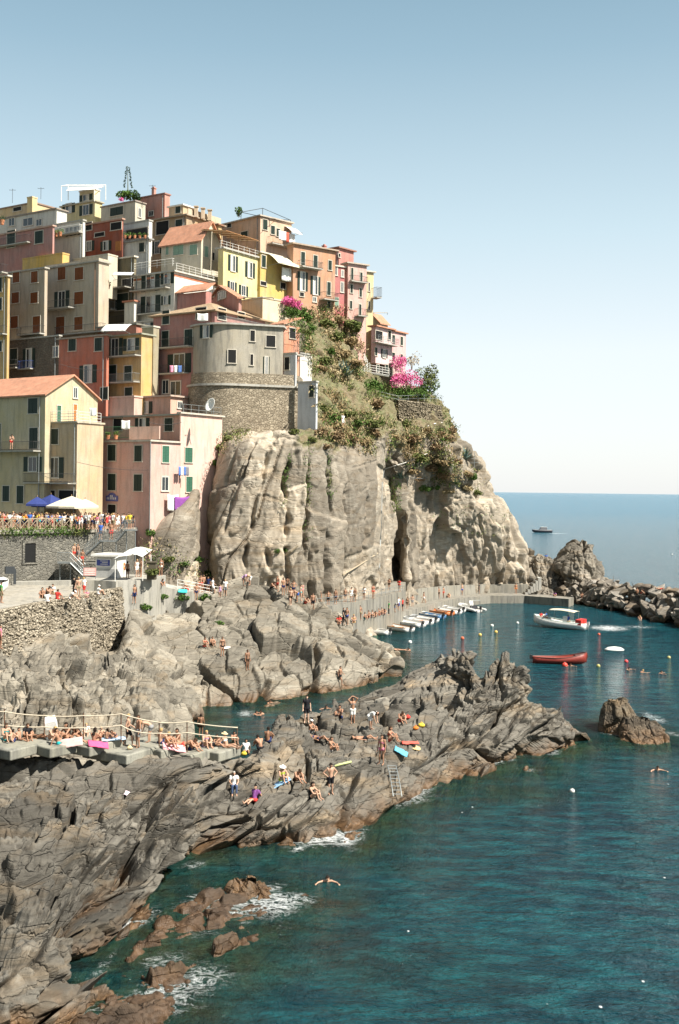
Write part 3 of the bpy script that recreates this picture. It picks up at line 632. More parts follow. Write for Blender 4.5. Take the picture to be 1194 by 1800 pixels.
# ------------------------------------------------------------------ houses
DG = plain((.018,.034,.026), .6, .3, key='dark_green_shutter'); BR = plain((.20,.065,.022), .7, .2, key='brown_shutter')
GR = plain((.045,.13,.085), .6, .3, key='green_shutter'); LG = plain((.22,.33,.25), .6, .3, key='pale_green_shutter'); ORS = plain((.42,.17,.05), .6, .3, key='ochre_shutter')
WHT = plain((.72,.70,.65), .6, .3, key='white_paint'); TRIM = plain((.55,.50,.42), .8, .2, key='stone_trim'); DARK = plain((.012,.012,.012), .7, .2, key='dark_interior')
IRON = plain((.05,.05,.048), .5, .4, key='dark_iron'); GREY = plain((.26,.28,.28), .5, .5, .3, key='grey_metal'); CONC = stucco((.40,.38,.33)); WOOD = plain((.30,.20,.11), .8, .2, key='weathered_wood')
def glass_mat():
    t = NT('window_glass'); t.fin((.03,.038,.042), .12, .6); return t.m
GLASS = glass_mat()
def tile_mat(c, name='roof_tiles'):
    t = NT(name); w = t.n('ShaderNodeTexWave'); w.inputs['Scale'].default_value = 1.5; w.inputs['Distortion'].default_value = 1.5; t.l(t.mapped(rot=(0,0,R(30))), w.inputs[0])
    n = t.noise(t.pos(), 1.2, 5, .7); n2 = t.noise(t.pos(), 6, 3)
    col = t.mix(t.ramp(n, [(.35,0.),(.7,1.)]), c, sc3(c, .62)); col = t.mix(t.math('MULTIPLY', t.ramp(n2, [(.5,0.),(.7,1.)]), .4), col, (.30,.27,.22))
    t.bump(w.outputs[0], .8, .08); t.fin(col, .85, .2); return t.m
TILE = tile_mat((.56,.27,.17)); TILE2 = tile_mat((.42,.30,.19), 'weathered_tiles')
class Face:
    """a wall plane: origin o, horizontal direction d, outward normal n"""
    def __init__(s, o, d, n): s.o, s.d, s.n = Vector(o), Vector(d).normalized(), Vector(n).normalized()
    def hit(s, u, v):
        r = Vector(ray(u, v)); c = Vector((0,0,HCAM)); t = (s.o-c).dot(s.n)/r.dot(s.n); return c+r*t
    def rect(s, u0, v0, u1, v1):
        uc, vc = (u0+u1)/2, (v0+v1)/2; a, b = s.hit(u0, vc), s.hit(u1, vc); t, w = s.hit(uc, v0), s.hit(uc, v1); c = s.hit(uc, vc)
        wd = abs((b-a).dot(s.d)); h = t.z-w.z; return c, wd, h
def opening(root, F, kind, u0, v0, u1, v1, trim=TRIM):
    c, w, h = F.rect(u0, v0, u1, v1); d, n, z = F.d, F.n, Vector((0,0,1))
    def bx(m, x0, x1, z0, z1, p0, p1): m.box(c+d*x0+z*z0+n*p0, d*(x1-x0), n*(p1-p0), z*(z1-z0))
    nm = 'door' if h > 1.55*w and kind in 'PQ' else 'window'
    ft = .09
    m = MB(); op = kind in 'OQ'; sw = w*.27 if op else 0; x0, x1 = -w/2+sw, w/2-sw
    if kind in 'CBLRPGOQWHD':
        bx(m, x0-ft, x0, -h/2, h/2, 0, .07); bx(m, x1, x1+ft, -h/2, h/2, 0, .07); bx(m, x0-ft, x1+ft, h/2, h/2+ft, 0, .07); bx(m, x0-ft*1.6, x1+ft*1.6, -h/2-ft, -h/2, 0, .13)
    f = m.build(nm, trim, root)
    m = MB()
    if kind in 'CBLRPGY':        # closed louvred shutters
        mt = {'C': DG, 'B': BR, 'L': LG, 'R': ORS, 'P': DG, 'G': GR, 'Y': ORS}[kind]
        for a, b in ((x0, -.015), (.015, x1)):
            k = MB(); bx(k, a, b, -h/2, h/2, .0, .03)
            ns = max(3, int(h/.17))
            for i in range(ns):
                zz = -h/2+h*(i+.25)/ns; bx(k, a+.05, b-.05, zz, zz+h/ns*.5, .03, .05)
            if kind == 'G' and a == .015 and h > 1.6:
                pass
            k.build('shutter', mt, f)
        return f
    bx(m, x0, x1, -h/2, h/2, .0, .015); m.build('pane', DARK if kind == 'D' else GLASS, f)
    if kind in 'OQWH':
        k = MB(); g = .055
        bx(k, x0, x0+g, -h/2, h/2, .015, .055); bx(k, x1-g, x1, -h/2, h/2, .015, .055); bx(k, -g/2, g/2, -h/2, h/2, .015, .055)
        bx(k, x0+g, x1-g, h/2-g, h/2, .015, .055); bx(k, x0+g, x1-g, -h/2, -h/2+g, .015, .055)
        if w > 2.6 and kind == 'W':
            for q in (-.25, .25): bx(k, q*(x1-x0)-g/2, q*(x1-x0)+g/2, -h/2+g, h/2-g, .015, .055)
        k.build('frame', WHT, f)
        if kind == 'O' and random.random() < .5: k = MB(); bx(k, x0+g, x0+(x1-x0)*.42, -h/2+g, h/2-g, .015, .03); k.build('curtain', plain((.5,.5,.48), .9, .1, key='curtain'), f)
    if op:
        for a, b in ((-w/2, x0-ft), (x1+ft, w/2)):
            if b-a > .08:
                k = MB(); bx(k, a, b, -h/2, h/2, 0, .06)
                ns = max(3, int(h/.17))
                for i in range(ns):
                    zz = -h/2+h*(i+.25)/ns; bx(k, a+.04, b-.04, zz, zz+h/ns*.5, .06, .08)
                k.build('shutter', DG, f)
    return f
def railing(root, F, u0, u1, v, hgt=1.0, out=1.0, mat=IRON, name='railing', slab=True, solid=None, slabm=None, th=.14, v1=None, rails=None):
    a, b = F.hit(u0, v), F.hit(u1, v1 if v1 else v); b = a+F.d*(b-a).dot(F.d); 
    if (b-a).dot(F.d) < 0: a, b = b, a
    w = (b-a).dot(F.d); d, n, z = F.d, F.n, Vector((0,0,1))
    par = root
    if slab:
        m = MB(); m.box(a-z*th, d*w, n*(out), z*th); par = m.build('balcony', slabm or CONC, root)
    if solid: m = MB(); m.box(a+n*(out-.12), d*w, n*.12, z*hgt); m.build('parapet', solid, par); return par
    m = MB(); p = [a, a+n*(out-.05), b+n*(out-.05), b]
    for q in ([hgt, .1] if not rails else [hgt*k/rails for k in range(1, rails+1)]): m.tube([x+z*q for x in p], .025, 4)
    k = max(2, int(w/(.16 if not rails else 1.2)))
    for i in range(k+1):
        x = a+d*(w*i/k)+n*(out-.05); m.tube([x, x+z*hgt], .012 if not rails else .025, 4)
    if not rails:
        for e in (a, b):
            for i in range(1, int(out/.2)): m.tube([e+n*.2*i, e+n*.2*i+z*hgt], .012, 4)
    m.build(name, mat, par); return par
def house(label, uc, D, a, uL, uR, vt, vb, col, roof='flat', apex=None, front=(), side=(), bal=(), col2=None, grp=None, cat='house', corn=TRIM, chim=(), deep=4, name='house', mat=None, over=.3, para=0):
    a = R(max(a+5 if a < 40 else a, 34)); ca, sa = math.cos(a), math.sin(a)
    c = P(uc, vt, D); zt = c.z; zb = P(uc, vb, D).z
    FF = Face((c.x, c.y, 0), (-ca, sa, 0), (-sa, -ca, 0)); FS = Face((c.x, c.y, 0), (sa, ca, 0), (ca, -sa, 0))
    w1 = abs((FF.hit(uL, vt)-c).dot(FF.d)) if uL < uc-1 else 3.0
    w2 = abs((FS.hit(uR, vt)-c).dot(FS.d)) if uR > uc+1 else 5.0
    w2 = min(w2, 16)
    root = empty(name, (c.x, c.y, zb), label, cat, grp)
    mw = mat or stucco(col)
    d1, d2, z = Vector(FF.d), Vector(FS.d), Vector((0,0,1)); o = Vector((c.x, c.y, zb-deep))
    m = MB(); m.box(o, d1*w1, d2*w2, z*(zt-zb+deep))
    zr = zt
    if roof in ('gable_s', 'gable_f'):
        zr = P(apex[0], apex[1], D+(2 if roof == 'gable_s' else 3)).z
        A, B, Cc, E = [Vector((c.x, c.y, zt))+q for q in (Vector(), d2*w2, d2*w2+d1*w1, d1*w1)]
        if roof == 'gable_s': r0, r1 = (A+B)/2, (E+Cc)/2
        else: r0, r1 = (A+E)/2, (B+Cc)/2
        r0 = Vector((r0.x, r0.y, zr)); r1 = Vector((r1.x, r1.y, zr))
        m.add([A, B, r0] if roof == 'gable_s' else [A, E, r0], [(0,1,2)]); m.add([E, Cc, r1] if roof == 'gable_s' else [B, Cc, r1], [(0,1,2)])
    m.build('wall', mw, root)
    if roof == 'flat':
        m = MB(); ov = over
        m.box(Vector((c.x, c.y, zt))-d1*ov-d2*ov, d1*(w1+2*ov), d2*(w2+2*ov), z*.2)
        rf = m.build('roof', corn, root)
        if para:
            m = MB(); b0 = Vector((c.x, c.y, zt+.2)); m.box(b0, d1*w1, d2*.18, z*para); m.box(b0+d2*.18, d1*.18, d2*(w2-.18), z*para); m.box(b0+d1*(w1-.18)+d2*.18, d1*.18, d2*(w2-.18), z*para)
            m.build('parapet', mw, rf)
    elif roof in ('gable_s', 'gable_f'):
        m = MB(); t = .18; ov = .35
        al = d1 if roof == 'gable_s' else d2; ac = d2 if roof == 'gable_s' else d1; wl, wc = (w1, w2) if roof == 'gable_s' else (w2, w1)
        e0 = Vector((c.x, c.y, zt)); sl = (zr-zt)/(wc/2)
        for s in (0, 1):
            b0 = e0+(ac*wc if s else Vector())-al*ov; out = -ac if not s else ac
            eave = b0+out*ov-z*(ov*sl); ridge = e0+ac*(wc/2)-al*ov; ridge.z = zr
            m.box(eave+z*.01, al*(wl+2*ov), ridge-eave, z*t)
        rf = m.build('roof', {'t': TILE, 'w': TILE2}[corn] if isinstance(corn, str) else TILE, root)
    elif roof == 'hip':
        zr = P(apex[0], apex[1], D+3).z; ov = .5; b0 = Vector((c.x, c.y, zt))
        q = [b0-d1*ov-d2*ov, b0-d1*ov+d2*(w2+ov), b0+d1*(w1+ov)+d2*(w2+ov), b0+d1*(w1+ov)-d2*ov]
        mn = min(w1, w2)/2
        if w1 > w2: r = [b0+d1*mn+d2*w2/2, b0+d1*(w1-mn)+d2*w2/2]
        else: r = [b0+d1*w1/2+d2*mn, b0+d1*w1/2+d2*(w2-mn)]
        r = [Vector((x.x, x.y, zr)) for x in r]; m = MB(); m.hull(q+[x-z*.15 for x in q]+r)
        rf = m.build('roof', TILE2 if corn == 'w' else TILE, root)
    elif roof == 'shed':
        m = MB(); ov = .35; b0 = Vector((c.x, c.y, zt))-d1*ov-d2*ov; m.box(b0, d1*(w1+2*ov), d2*(w2+2*ov)+z*1.2, z*.16); rf = m.build('roof', TILE, root)
    for cx, cyf, ch in chim:
        m = MB(); p = Vector((c.x, c.y, zr-.6))+d1*(w1*cx)+d2*(w2*cyf); m.box(p, d1*.5, d2*.5, z*(ch+.6)); m.box(p-d1*.08-d2*.08+z*(ch+.6), d1*.66, d2*.66, z*.12); m.box(p+d1*.1+d2*.1+z*(ch+.72), d1*.3, d2*.3, z*.2)
        m.build('chimney', mw, rf)
    if w1 > 3.5 and zt-zb > 5 and cat == 'house':
        q = Vector((c.x, c.y, zt-.1))+FF.d*(w1*(.93 if int(uc) % 2 else .06))+FF.n*.09; MB().tube([q, Vector((q.x, q.y, zb-.5))], .05, 6).build('drainpipe', GREY if int(uc) % 3 else plain((.22,.12,.07), .6, .3, key='copper_pipe'), root)
    fac = {'f': FF, 's': FS}
    for F, lst in ((FF, front), (FS, side)):
        for it in lst: opening(root, F, *it)
    for bl in bal:
        kw = bl[4] if len(bl) > 4 else {}
        railing(root, fac[bl[0]], bl[1], bl[2], bl[3], **kw)
    house.last = (root, FF, FS, c, w1, w2, d1, d2); return root

PINK = (.60,.345,.285); PINK2 = (.66,.43,.35); CREAM = (.50,.41,.25); TAN = (.46,.37,.27); MAUVE = (.40,.19,.16); RED = (.47,.16,.10); YEL = (.54,.35,.13); WHITE = (.66,.62,.54)
# --- lower row
h2 = house('big salmon pink house with green shutters and hanging sheets beside the crowded terrace', 265, 127, 30, 136, 318, 776, 934, PINK, over=.22, corn=stucco((.50,.44,.36)),
  front=[('C',147,782,160,810),('C',190,782,204,810),('C',237,783,250,811),('C',147,833,160,861),('C',190,833,204,862),('C',236,834,250,863),('D',190,887,204,915)],
  side=[('G',285,784,297,813),('W',284,838,296,863)])
hc = house.last
h2b = house('tall pale pink house end with white parapet and satellite dish, beside the cliff', 318, 131.6, 30, 316, 391, 727, 930, PINK2, over=.25, corn=stucco((.50,.44,.36)), deep=6,
  side=[('G',325,787,338,813),('G',327,838,338,865),('H',341,900,349,912)], bal=[('s',322,388,727,dict(hgt=1.1, slab=False, out=.1, mat=GREY, rails=2))])
house('set-back pink upper storey with terrace of pots behind a green net rail', 317, 134, 30, 182, 324, 730, 776, (.56,.32,.24), over=.35, corn=stucco((.30,.30,.25)), deep=2,
  front=[('D',200,736,215,757),('O',238,735,263,759),('C',290,735,304,758)], bal=[('f',148,262,775,dict(out=3.4, slab=False, mat=plain((.05,.13,.07),.8,.2,key='green_net'), hgt=1.4)),('f',263,316,775,dict(out=3.4, slab=False, hgt=1.5, solid=stucco(PINK2)))])
house('small salmon penthouse with low sloping roof on the pink house terrace', 300, 139, 30, 236, 332, 697, 733, (.60,.36,.27), over=.3, corn=stucco((.50,.36,.28)), deep=2,
  front=[('O',243,706,268,727)], side=[('W',312,706,320,718)])
house('plain salmon wall block left of the roof terrace with the pink penthouse', 236, 140, 30, 187, 250, 698, 733, (.62,.38,.30), over=.1, corn=stucco((.62,.42,.34)), deep=3, cat='wall', name='terrace_wall')
h1 = house('cream yellow house with bright orange tiled gable roof at the left edge', 80, 128, 27, -60, 172, 693, 930, CREAM, roof='gable_s', apex=(126,659), corn='t',
  front=[('C',50,700,67,727),('C',52,752,67,789),('O',42,803,74,829),('P',5,854,17,881),('P',30,854,42,885),('C',-18,745,2,790)],
  side=[('W',129,681,136,700),('R',129,711,135,742),('G',100,713,107,741)], bal=[('f',-10,72,793,dict(out=1.1))])
house('lower cream block with roof terrace, parapet rail and balcony over the restaurant', 136, 126.5, 8, 78, 182, 743, 930, (.50,.365,.22), over=.15, corn=stucco((.45,.38,.27)), deep=1,
  front=[('C',88,754,103,781),('Q',80,804,112,840),('D',68,862,97,890),('D',104,862,134,890)], bal=[('f',56,135,848,dict(out=1.3)),('f',80,136,744,dict(out=.2, slab=False, rails=4, mat=WHT, hgt=1.3)),('s',137,176,744,dict(out=.2, slab=False, rails=4, mat=WHT, hgt=1.3))])
# --- middle rows
house('red house front with green shutters and flaking paint, middle of the village', 188, 142, 12, 104, 192, 590, 700, RED, over=.25, corn=stucco((.35,.30,.24)), deep=8,
  front=[('C',121,596,134,617),('C',167,594,180,617),('O',140,642,170,673),('C',177,681,190,702)])
house('ochre yellow house front with two iron balconies joined to the red house', 249, 141, 12, 189, 271, 588, 700, YEL, over=.25, corn=stucco((.33,.33,.24)), deep=8,
  front=[('O',189,595,216,626),('O',217,595,245,616),('C',190,642,205,672),('C',219,643,232,672),('C',220,681,233,702)], bal=[('f',184,248,629,dict(out=1.1)),('f',188,246,674,dict(out=1.1,mat=GREY))])
house('narrow olive grey wall house between the ochre front and the purple house', 270, 142.5, 20, 250, 280, 575, 700, (.33,.28,.18), over=.1, deep=8)
house('wide tan house half with brown shutters and parapet roof, tallest of the left block', 174, 150, 16, 80, 192, 460, 592, TAN, over=.25, corn=stucco((.38,.35,.29)), deep=6, para=.3,
  front=[('B',102,470,116,492),('B',132,470,147,492),('Q',96,512,122,545),('B',131,513,147,535),('B',99,557,114,590),('B',131,557,146,580)], bal=[('f',82,132,546,dict(out=1.2)),('f',104,186,590,dict(out=.9,slabm=CONC))])
house('lower tan house half with six brown shutters left of a drainpipe', 79, 150.6, 16, 15, 84, 472, 590, (.44,.35,.25), over=.2, corn=stucco((.38,.35,.29)), deep=3,
  front=[('B',23,477,35,497),('B',55,477,67,497),('B',21,514,34,533),('B',54,514,67,533),('B',19,556,32,577),('B',58,556,71,589)], bal=[('f',38,79,590,dict(out=.9))])
house('grey rubble stone house front with blue railings under the tan house', 104, 148, 16, 14, 108, 591, 700, TAN, mat=rubble((.17,.14,.11),(.27,.23,.18),(.20,.17,.14),3.0,'grey_masonry'), over=.1, corn=CONC, deep=5,
  front=[('C',18,613,31,640),('O',41,613,62,646),('W',94,609,103,628)], bal=[('f',17,34,647,dict(out=.7)),('f',38,60,649,dict(out=.7,mat=plain((.05,.08,.25),.6,.3,key='blue_rail')))])
house('narrow yellow house strip at the left edge behind the tiled roof', 14, 149, 16, -60, 18, 486, 700, YEL, over=.2, deep=4,
  front=[('C',-2,488,4,513),('C',-3,524,4,545),('C',-6,600,4,618)], bal=[('f',-20,14,484,dict(out=1.0)),('f',-20,13,590,dict(out=.8))])
house('dusky pink tall house with hipped roof and cream window frames beside the round tower', 378, 139.5, 24, 270, 500, 545, 700, MAUVE, roof='hip', apex=(372,523), corn='w', deep=6, over=.4,
  front=[('P',286,546,298,570),('P',285,582,297,612),('P',325,579,339,610),('O',295,622,336,656),('W',286,668,297,692),('W',300,670,318,695),('D',345,541,363,560)], side=[('D',383,542,397,562),('D',418,549,430,560)],
  bal=[('f',266,340,614,dict(out=1.0)),('f',282,332,658,dict(out=1.0)),('s',380,458,571,dict(out=1.3,mat=GREY))])
house('upper dusky pink gabled storey with two big dark triangular panes', 420, 144, 62, 358, 425, 524, 560, (.43,.20,.16), roof='gable_f', apex=(388,498), deep=3, front=[('W',362,511,378,524),('W',383,511,398,526)])
house('low pink lean-to under a red roof left of the triangular windows', 362, 147, 20, 312, 372, 512, 560, (.42,.19,.16), roof='shed', deep=3)
# --- the grey round tower and its stone bastion
TWR = stucco((.35,.31,.24), .8); BAST = rubble((.22,.18,.13),(.42,.36,.27),(.27,.225,.165),2.7,'bastion_stone')
tc = P(400, 600, 143.2); TR = 4.45
tower = empty('tower', (tc.x, tc.y, P(400,668,139).z), 'round grey plastered tower with few dark windows above the stone bastion', 'tower')
TH = R(18)
def rounded(m, off0, off1, z0, z1, ulen):
    """round left end, straight wall running right and slightly back"""
    def plan(o):
        r = TR+o; a0, a1 = R(175), R(270)+TH; p = [(tc.x+r*math.cos(a0+(a1-a0)*k/30), tc.y+r*math.sin(a0+(a1-a0)*k/30)) for k in range(31)]
        q = p[-1]; d = (math.cos(TH), math.sin(TH)); p.append((q[0]+d[0]*ulen, q[1]+d[1]*ulen)); e = p[-1]; p.append((e[0]+.5, e[1]+6)); p.append((tc.x-r, tc.y+6)); return p
    A, B = plan(off0), plan(off1); n = len(A); vs = [(x, y, z0) for x, y in A]+[(x, y, z1) for x, y in B]
    m.add(vs, [(k, (k+1) % n, n+(k+1) % n, n+k) for k in range(n)]+[tuple(range(n, 2*n)), tuple(range(n))[::-1]])
ztop = P(400, 571, 139).z; zbase = P(400, 668, 139).z; zlow = P(400, 775, 139).z
m = MB(); rounded(m, 0, 0, zbase-1, ztop, 5.9); m.build('wall', TWR, tower)
m = MB(); rounded(m, .35, .35, ztop, ztop+.22, 6.1); m.build('roof', CONC, tower)
bas = empty('bastion', (tc.x, tc.y, zlow), 'rough rubble stone bastion wall curving under the grey tower on the cliff top', 'bastion')
zs1 = P(400,677,138.5).z
m = MB(); rounded(m, .85, .4, zlow-6, zs1, 8.2); rounded(m, .22, .12, zs1, P(400,654,138.5).z, 8.0)
m.build('wall', BAST, bas)
m = MB(); rounded(m, .62, .62, zs1-.05, zs1+.22, 8.3); m.build('string_course', CONC, bas)
q0 = Vector((tc.x+TR*math.cos(R(270)+TH), tc.y+TR*math.sin(R(270)+TH), 0)); FT = Face(q0, (math.cos(TH), math.sin(TH), 0), (math.sin(TH), -math.cos(TH), 0))
for k, (u0, v0, u1, v1) in (('D',(468,590,484,610)),('Q',(463,627,474,662)),('D',(440,581,448,600)),('D',(440,623,445,642))): opening(tower, FT, k, u0, v0, u1, v1)
def tface(u, v):
    r = Vector(ray(u, v)); c = Vector((0,0,HCAM)); dx, dy = r.x, r.y; ox, oy = -tc.x, -tc.y
    A = dx*dx+dy*dy; Bq = 2*(ox*dx+oy*dy); Cq = ox*ox+oy*oy-TR*TR; t = (-Bq-math.sqrt(max(0, Bq*Bq-4*A*Cq)))/(2*A); p = c+r*t
    n = Vector((p.x-tc.x, p.y-tc.y, 0)).normalized(); return Face(p+n*.02, Vector((-n.y, n.x, 0)), n)
for k, (u0, v0, u1, v1) in (('O',(352,571,374,594)),('D',(401,615,415,638))):
    opening(tower, tface((u0+u1)/2, (v0+v1)/2), k, u0, v0, u1, v1)
house('narrow bluish white house slice with one dark window above the stone wall', 520, 141.0, 26, 498, 522, 622, 690, (.50,.51,.52), over=.1, corn=CONC, deep=0.5, front=[('D',501,628,509,650),('W',500,669,505,680)])
house('tall white lean-to tower with a single small window hanging over the cliff', 556, 138.5, 30, 524, 559, 672, 771, (.47,.49,.51), roof='flat', over=.12, corn=CONC, deep=.4, front=[('C',544,678,552,698),('D',540,755,543,762)])
house('little orange house with railed balcony right of the grey tower', 499, 142, 35, 478, 527, 571, 625, (.60,.26,.15), roof='shed', deep=4, side=[('D',509,577,519,595)], bal=[('s',500,524,622,dict(out=1.2,hgt=2.6))])
house('small white walled terrace beside the orange house', 528, 146, 35, 521, 549, 622, 641, WHITE, over=.1, corn=CONC, deep=3, bal=[('s',530,548,634,dict(out=.1,slab=False,mat=WHT))], cat='terrace', name='terrace')
house('sunlit cream block with a tan awning above the orange house', 462, 147.5, 45, 420, 502, 524, 580, (.62,.50,.33), over=.08, corn=stucco((.6,.5,.34)), deep=4)
# --- white and cream houses in the centre
house('white house with red banded cornices, roof terrace and lit blank side wall', 307, 149.5, 22, 236, 386, 478, 600, WHITE, over=.35, corn=stucco((.50,.46,.40)), deep=5,
  front=[('O',249,482,281,512),('O',283,480,306,499),('O',248,520,282,553),('O',284,520,300,536),('O',246,568,272,592)], bal=[('f',236,300,513,dict(out=1.0)),('f',236,296,555,dict(out=1.0)),('f',238,306,477,dict(out=.3,slab=False,mat=WHT,rails=3)),('s',308,384,476,dict(out=.3,slab=False,mat=WHT,rails=3))])
hw = house.last
m = MB(); b0 = Vector((hw[3].x, hw[3].y, hw[3].z-.55)); m.box(b0-hw[6]*.03-hw[7]*.03, hw[6]*(hw[4]+.06), hw[7]*(hw[5]+.06), (0,0,.28)); m.build('cornice_band', stucco((.50,.16,.07)), hw[0])
house('cream house with tiled gable, pale green windows and white gable wall', 354, 157, 22, 284, 388, 420, 482, (.52,.46,.34), roof='gable_s', apex=(372,392), corn='t', deep=6,
  front=[('L',292,431,297,448),('L',305,431,323,448),('L',334,430,347,448)], side=[('L',359,433,366,452),('D',373,444,377,458)])
house('yellow house with a lit side of four shuttered windows under an orange pergola', 393, 155, 26, 384, 458, 437, 520, (.66,.55,.24), over=.3, corn=CONC, deep=6,
  side=[('O',401,449,418,477),('O',431,461,448,488),('O',400,495,416,515),('O',420,502,436,520)], bal=[('s',386,456,437,dict(out=.3,slab=False,mat=WHT,hgt=1.1,rails=3))])
hy = house.last
pg = empty('pergola', hy[3], 'wooden pergola with faded orange awnings on the yellow house roof', 'pergola')
F_ = hy[2]
for k in range(5):
    p = hy[3]+F_.d*(.3+k*hy[5]/4.4)-F_.n*.6; m = MB(); m.tube([p, p+Vector((0,0,2.5))], .05, 5); m.tube([p-F_.n*3.5, p-F_.n*3.5+Vector((0,0,3.1))], .05, 5); m.tube([p+F_.n*.8+Vector((0,0,2.4)), p-F_.n*3.8+Vector((0,0,3.1))], .045, 4); m.build('post', WOOD, pg)
    if k < 4: m = MB(); m.box(p+F_.n*(.8-.1*(k % 2))+Vector((0,0,2.5)), F_.d*(hy[5]/4.4-.15), -F_.n*4.4+Vector((0,0,.7)), (0,0,.05)); m.build('awning', stucco((.50,.24,.09)), pg)
house('mustard yellow house with a cream awning and white laundry', 457+1, 161, 40, 452, 519, 444, 540, (.52,.38,.12), over=.2, deep=6, side=[('C',460,449,467,470),('D',493,497,502,508),('D',458,495,468,502)])
hm = house.last
house('peach house with curved top and roof frame, lit face over the washing line', 458, 171, 45, 382, 513, 380, 470, (.58,.38,.25), roof='flat', over=.3, corn=stucco((.45,.38,.3)), deep=6, front=[('C',424,407,436,422),('D',400,392,407,400)], side=[('C',462,386,470,404),('C',476,397,483,412),('C',486,402,492,416)], bal=[('s',470,508,428,dict(out=1.2))])
hp = house.last
house('low ochre block behind the pergola with flat brown roof', 384, 166, 20, 330, 390, 396, 440, (.56,.36,.16), over=.3, corn=stucco((.30,.16,.10)), deep=6)
house('brown ochre house with a big dark loggia opening under a wide cornice', 328, 167, 20, 266, 392, 379, 470, (.42,.29,.16), over=.4, corn=stucco((.36,.28,.19)), deep=6, front=[('D',275,389,297,412),('C',309,386,321,405),('O',268,424,285,446)], bal=[('s',330,388,378,dict(out=.1,slab=False,hgt=1.0,solid=stucco((.55,.42,.28))))])
house('small tan roof room with a rounded white top on the brown ochre house', 322, 171, 20, 297, 345, 361, 382, (.50,.36,.22), over=.25, corn=WHT, deep=1, front=[('C',309,363,318,375)])
house('plain terracotta pink house with a chimney on the skyline', 290, 178, 20, 238, 299, 341, 400, (.52,.24,.18), over=.15, corn=stucco((.35,.16,.12)), chim=[(.4,.2,1.3)], deep=6, front=[('W',262,371,270,380)])
house('grey cream skyline house with one wide dark opening beside the palm', 238, 176, 30, 178, 256, 354, 400, (.47,.43,.34), over=.15, corn=stucco((.30,.24,.2)), deep=6, front=[('C',194,364,217,379)], side=[('W',243,366,248,382)])
house('yellow rooftop house with white canopy frame, highest of the village', 167, 181, 14, 108, 180, 354, 400, (.60,.50,.24), over=.25, corn=stucco((.4,.36,.26)), deep=6, front=[('O',110,358,132,375),('O',140,360,163,378)])
house('small top-floor room with open white canopy on the yellow rooftop house', 166, 183, 14, 140, 176, 333, 356, (.62,.54,.34), over=.1, corn=WHT, deep=1, front=[('O',140,342,163,353)])
hk = house.last
cn = empty('canopy', P(135,354,181), 'white pipe canopy frame over the highest roof terrace', 'canopy'); m = MB()
for u, v in ((108,354),(166,354),(120,352),(186,352)): m.tube([P(u,v,180 if v==354 else 185), P(u,v-27,180 if v==354 else 185)], .06, 5)
pts = [P(108,327,180), P(166,327,180), P(186,325,185), P(120,325,185), P(108,327,180)]; m.tube(pts, .06, 5); m.build('frame', WHT, cn)
m = MB(); m.add([P(116,335,182), P(164,333,182), P(184,328,186), P(124,329,186), P(116,335.5,182), P(164,333.5,182), P(184,328.5,186), P(124,329.5,186)], [(0,1,2,3),(7,6,5,4)]); m.build('sunshade', WHT, cn)
house('dark red brown house with ochre shutters and small white framed windows', 215, 163, 8, 147, 217, 386, 480, (.32,.085,.045), over=.2, corn=stucco((.45,.25,.17)), deep=6,
  front=[('D',150,391,162,405),('D',195,391,214,404),('O',148,424,166,441),('O',177,424,196,440),('Y',203,424,213,441),('D',167,409,184,416)])
house('white sunroom house front with tall glass doors and shrub pots', 146, 161, 10, 92, 150, 388, 460, (.60,.57,.50), over=.15, corn=CONC, deep=6, front=[('W',115,398,143,415)], bal=[('f',92,146,417,dict(out=.8,mat=WHT))])
house('mauve pink house with two tall white framed windows at upper left', 93, 158.5, 8, -60, 96, 398, 480, (.42,.20,.17), over=.2, corn=stucco((.50,.3,.22)), deep=6, front=[('P',13,405,27,435),('P',62,406,76,428)], bal=[('f',-20,55,438,dict(out=.8))])
house('pale upper house with a row of glazed doors and pots on a roof terrace', 100, 165, 8, -60, 118, 368, 400, (.58,.55,.48), over=.2, corn=stucco((.3,.25,.2)), deep=4, front=[('W',16,383,26,397),('W',41,383,58,397),('W',64,385,74,397)])
house('tan skyline house with sloping parapet at the far upper left', 60, 174, 8, -60, 106, 357, 375, (.55,.40,.22), over=.15, corn=stucco((.3,.2,.15)), deep=4, front=[('D',24,364,38,371)])
house('tall thin ochre wall end on the far left skyline', 57, 172, 8, 48, 66, 347, 372, (.62,.46,.22), over=.05, corn=stucco((.6,.46,.25)), deep=2, cat='wall', name='wall')
house('white house with dark planted balcony right of the red brown house', 262, 161, 12, 217, 266, 421, 500, (.60,.57,.50), over=.3, corn=stucco((.3,.3,.28)), deep=6, front=[('C',245,427,254,443)], bal=[('f',217,262,421,dict(out=.6,slab=False))])
house('shaded cream recess behind the planted balcony with dark glazing', 262, 164, 12, 217, 268, 388, 425, (.62,.60,.55), over=.1, corn=CONC, deep=2, front=[('D',222,402,260,419)])
house('orange ochre roof wall with low parapets above the tan house', 110, 157, 12, 40, 122, 446, 485, (.60,.38,.10), over=.05, corn=stucco((.55,.34,.1)), deep=3, cat='wall', name='roof_wall')
house('cream stair turret with parapet right of the ochre roof wall', 190, 155, 16, 128, 207, 448, 485, (.55,.48,.36), over=.05, corn=stucco((.5,.45,.35)), deep=3)
house('dark shaded house recess with balconies behind the tan house corner', 236, 155.5, 14, 175, 240, 452, 700, (.17,.145,.09), over=.2, deep=5, front=[('C',180,514,192,540),('C',203,516,226,545),('D',215,490,235,505),('D',181,470,196,500)], bal=[('f',176,232,512,dict(out=1.4)),('f',174,206,548,dict(out=1.2,mat=GREY)),('f',186,236,572,dict(out=.8))])
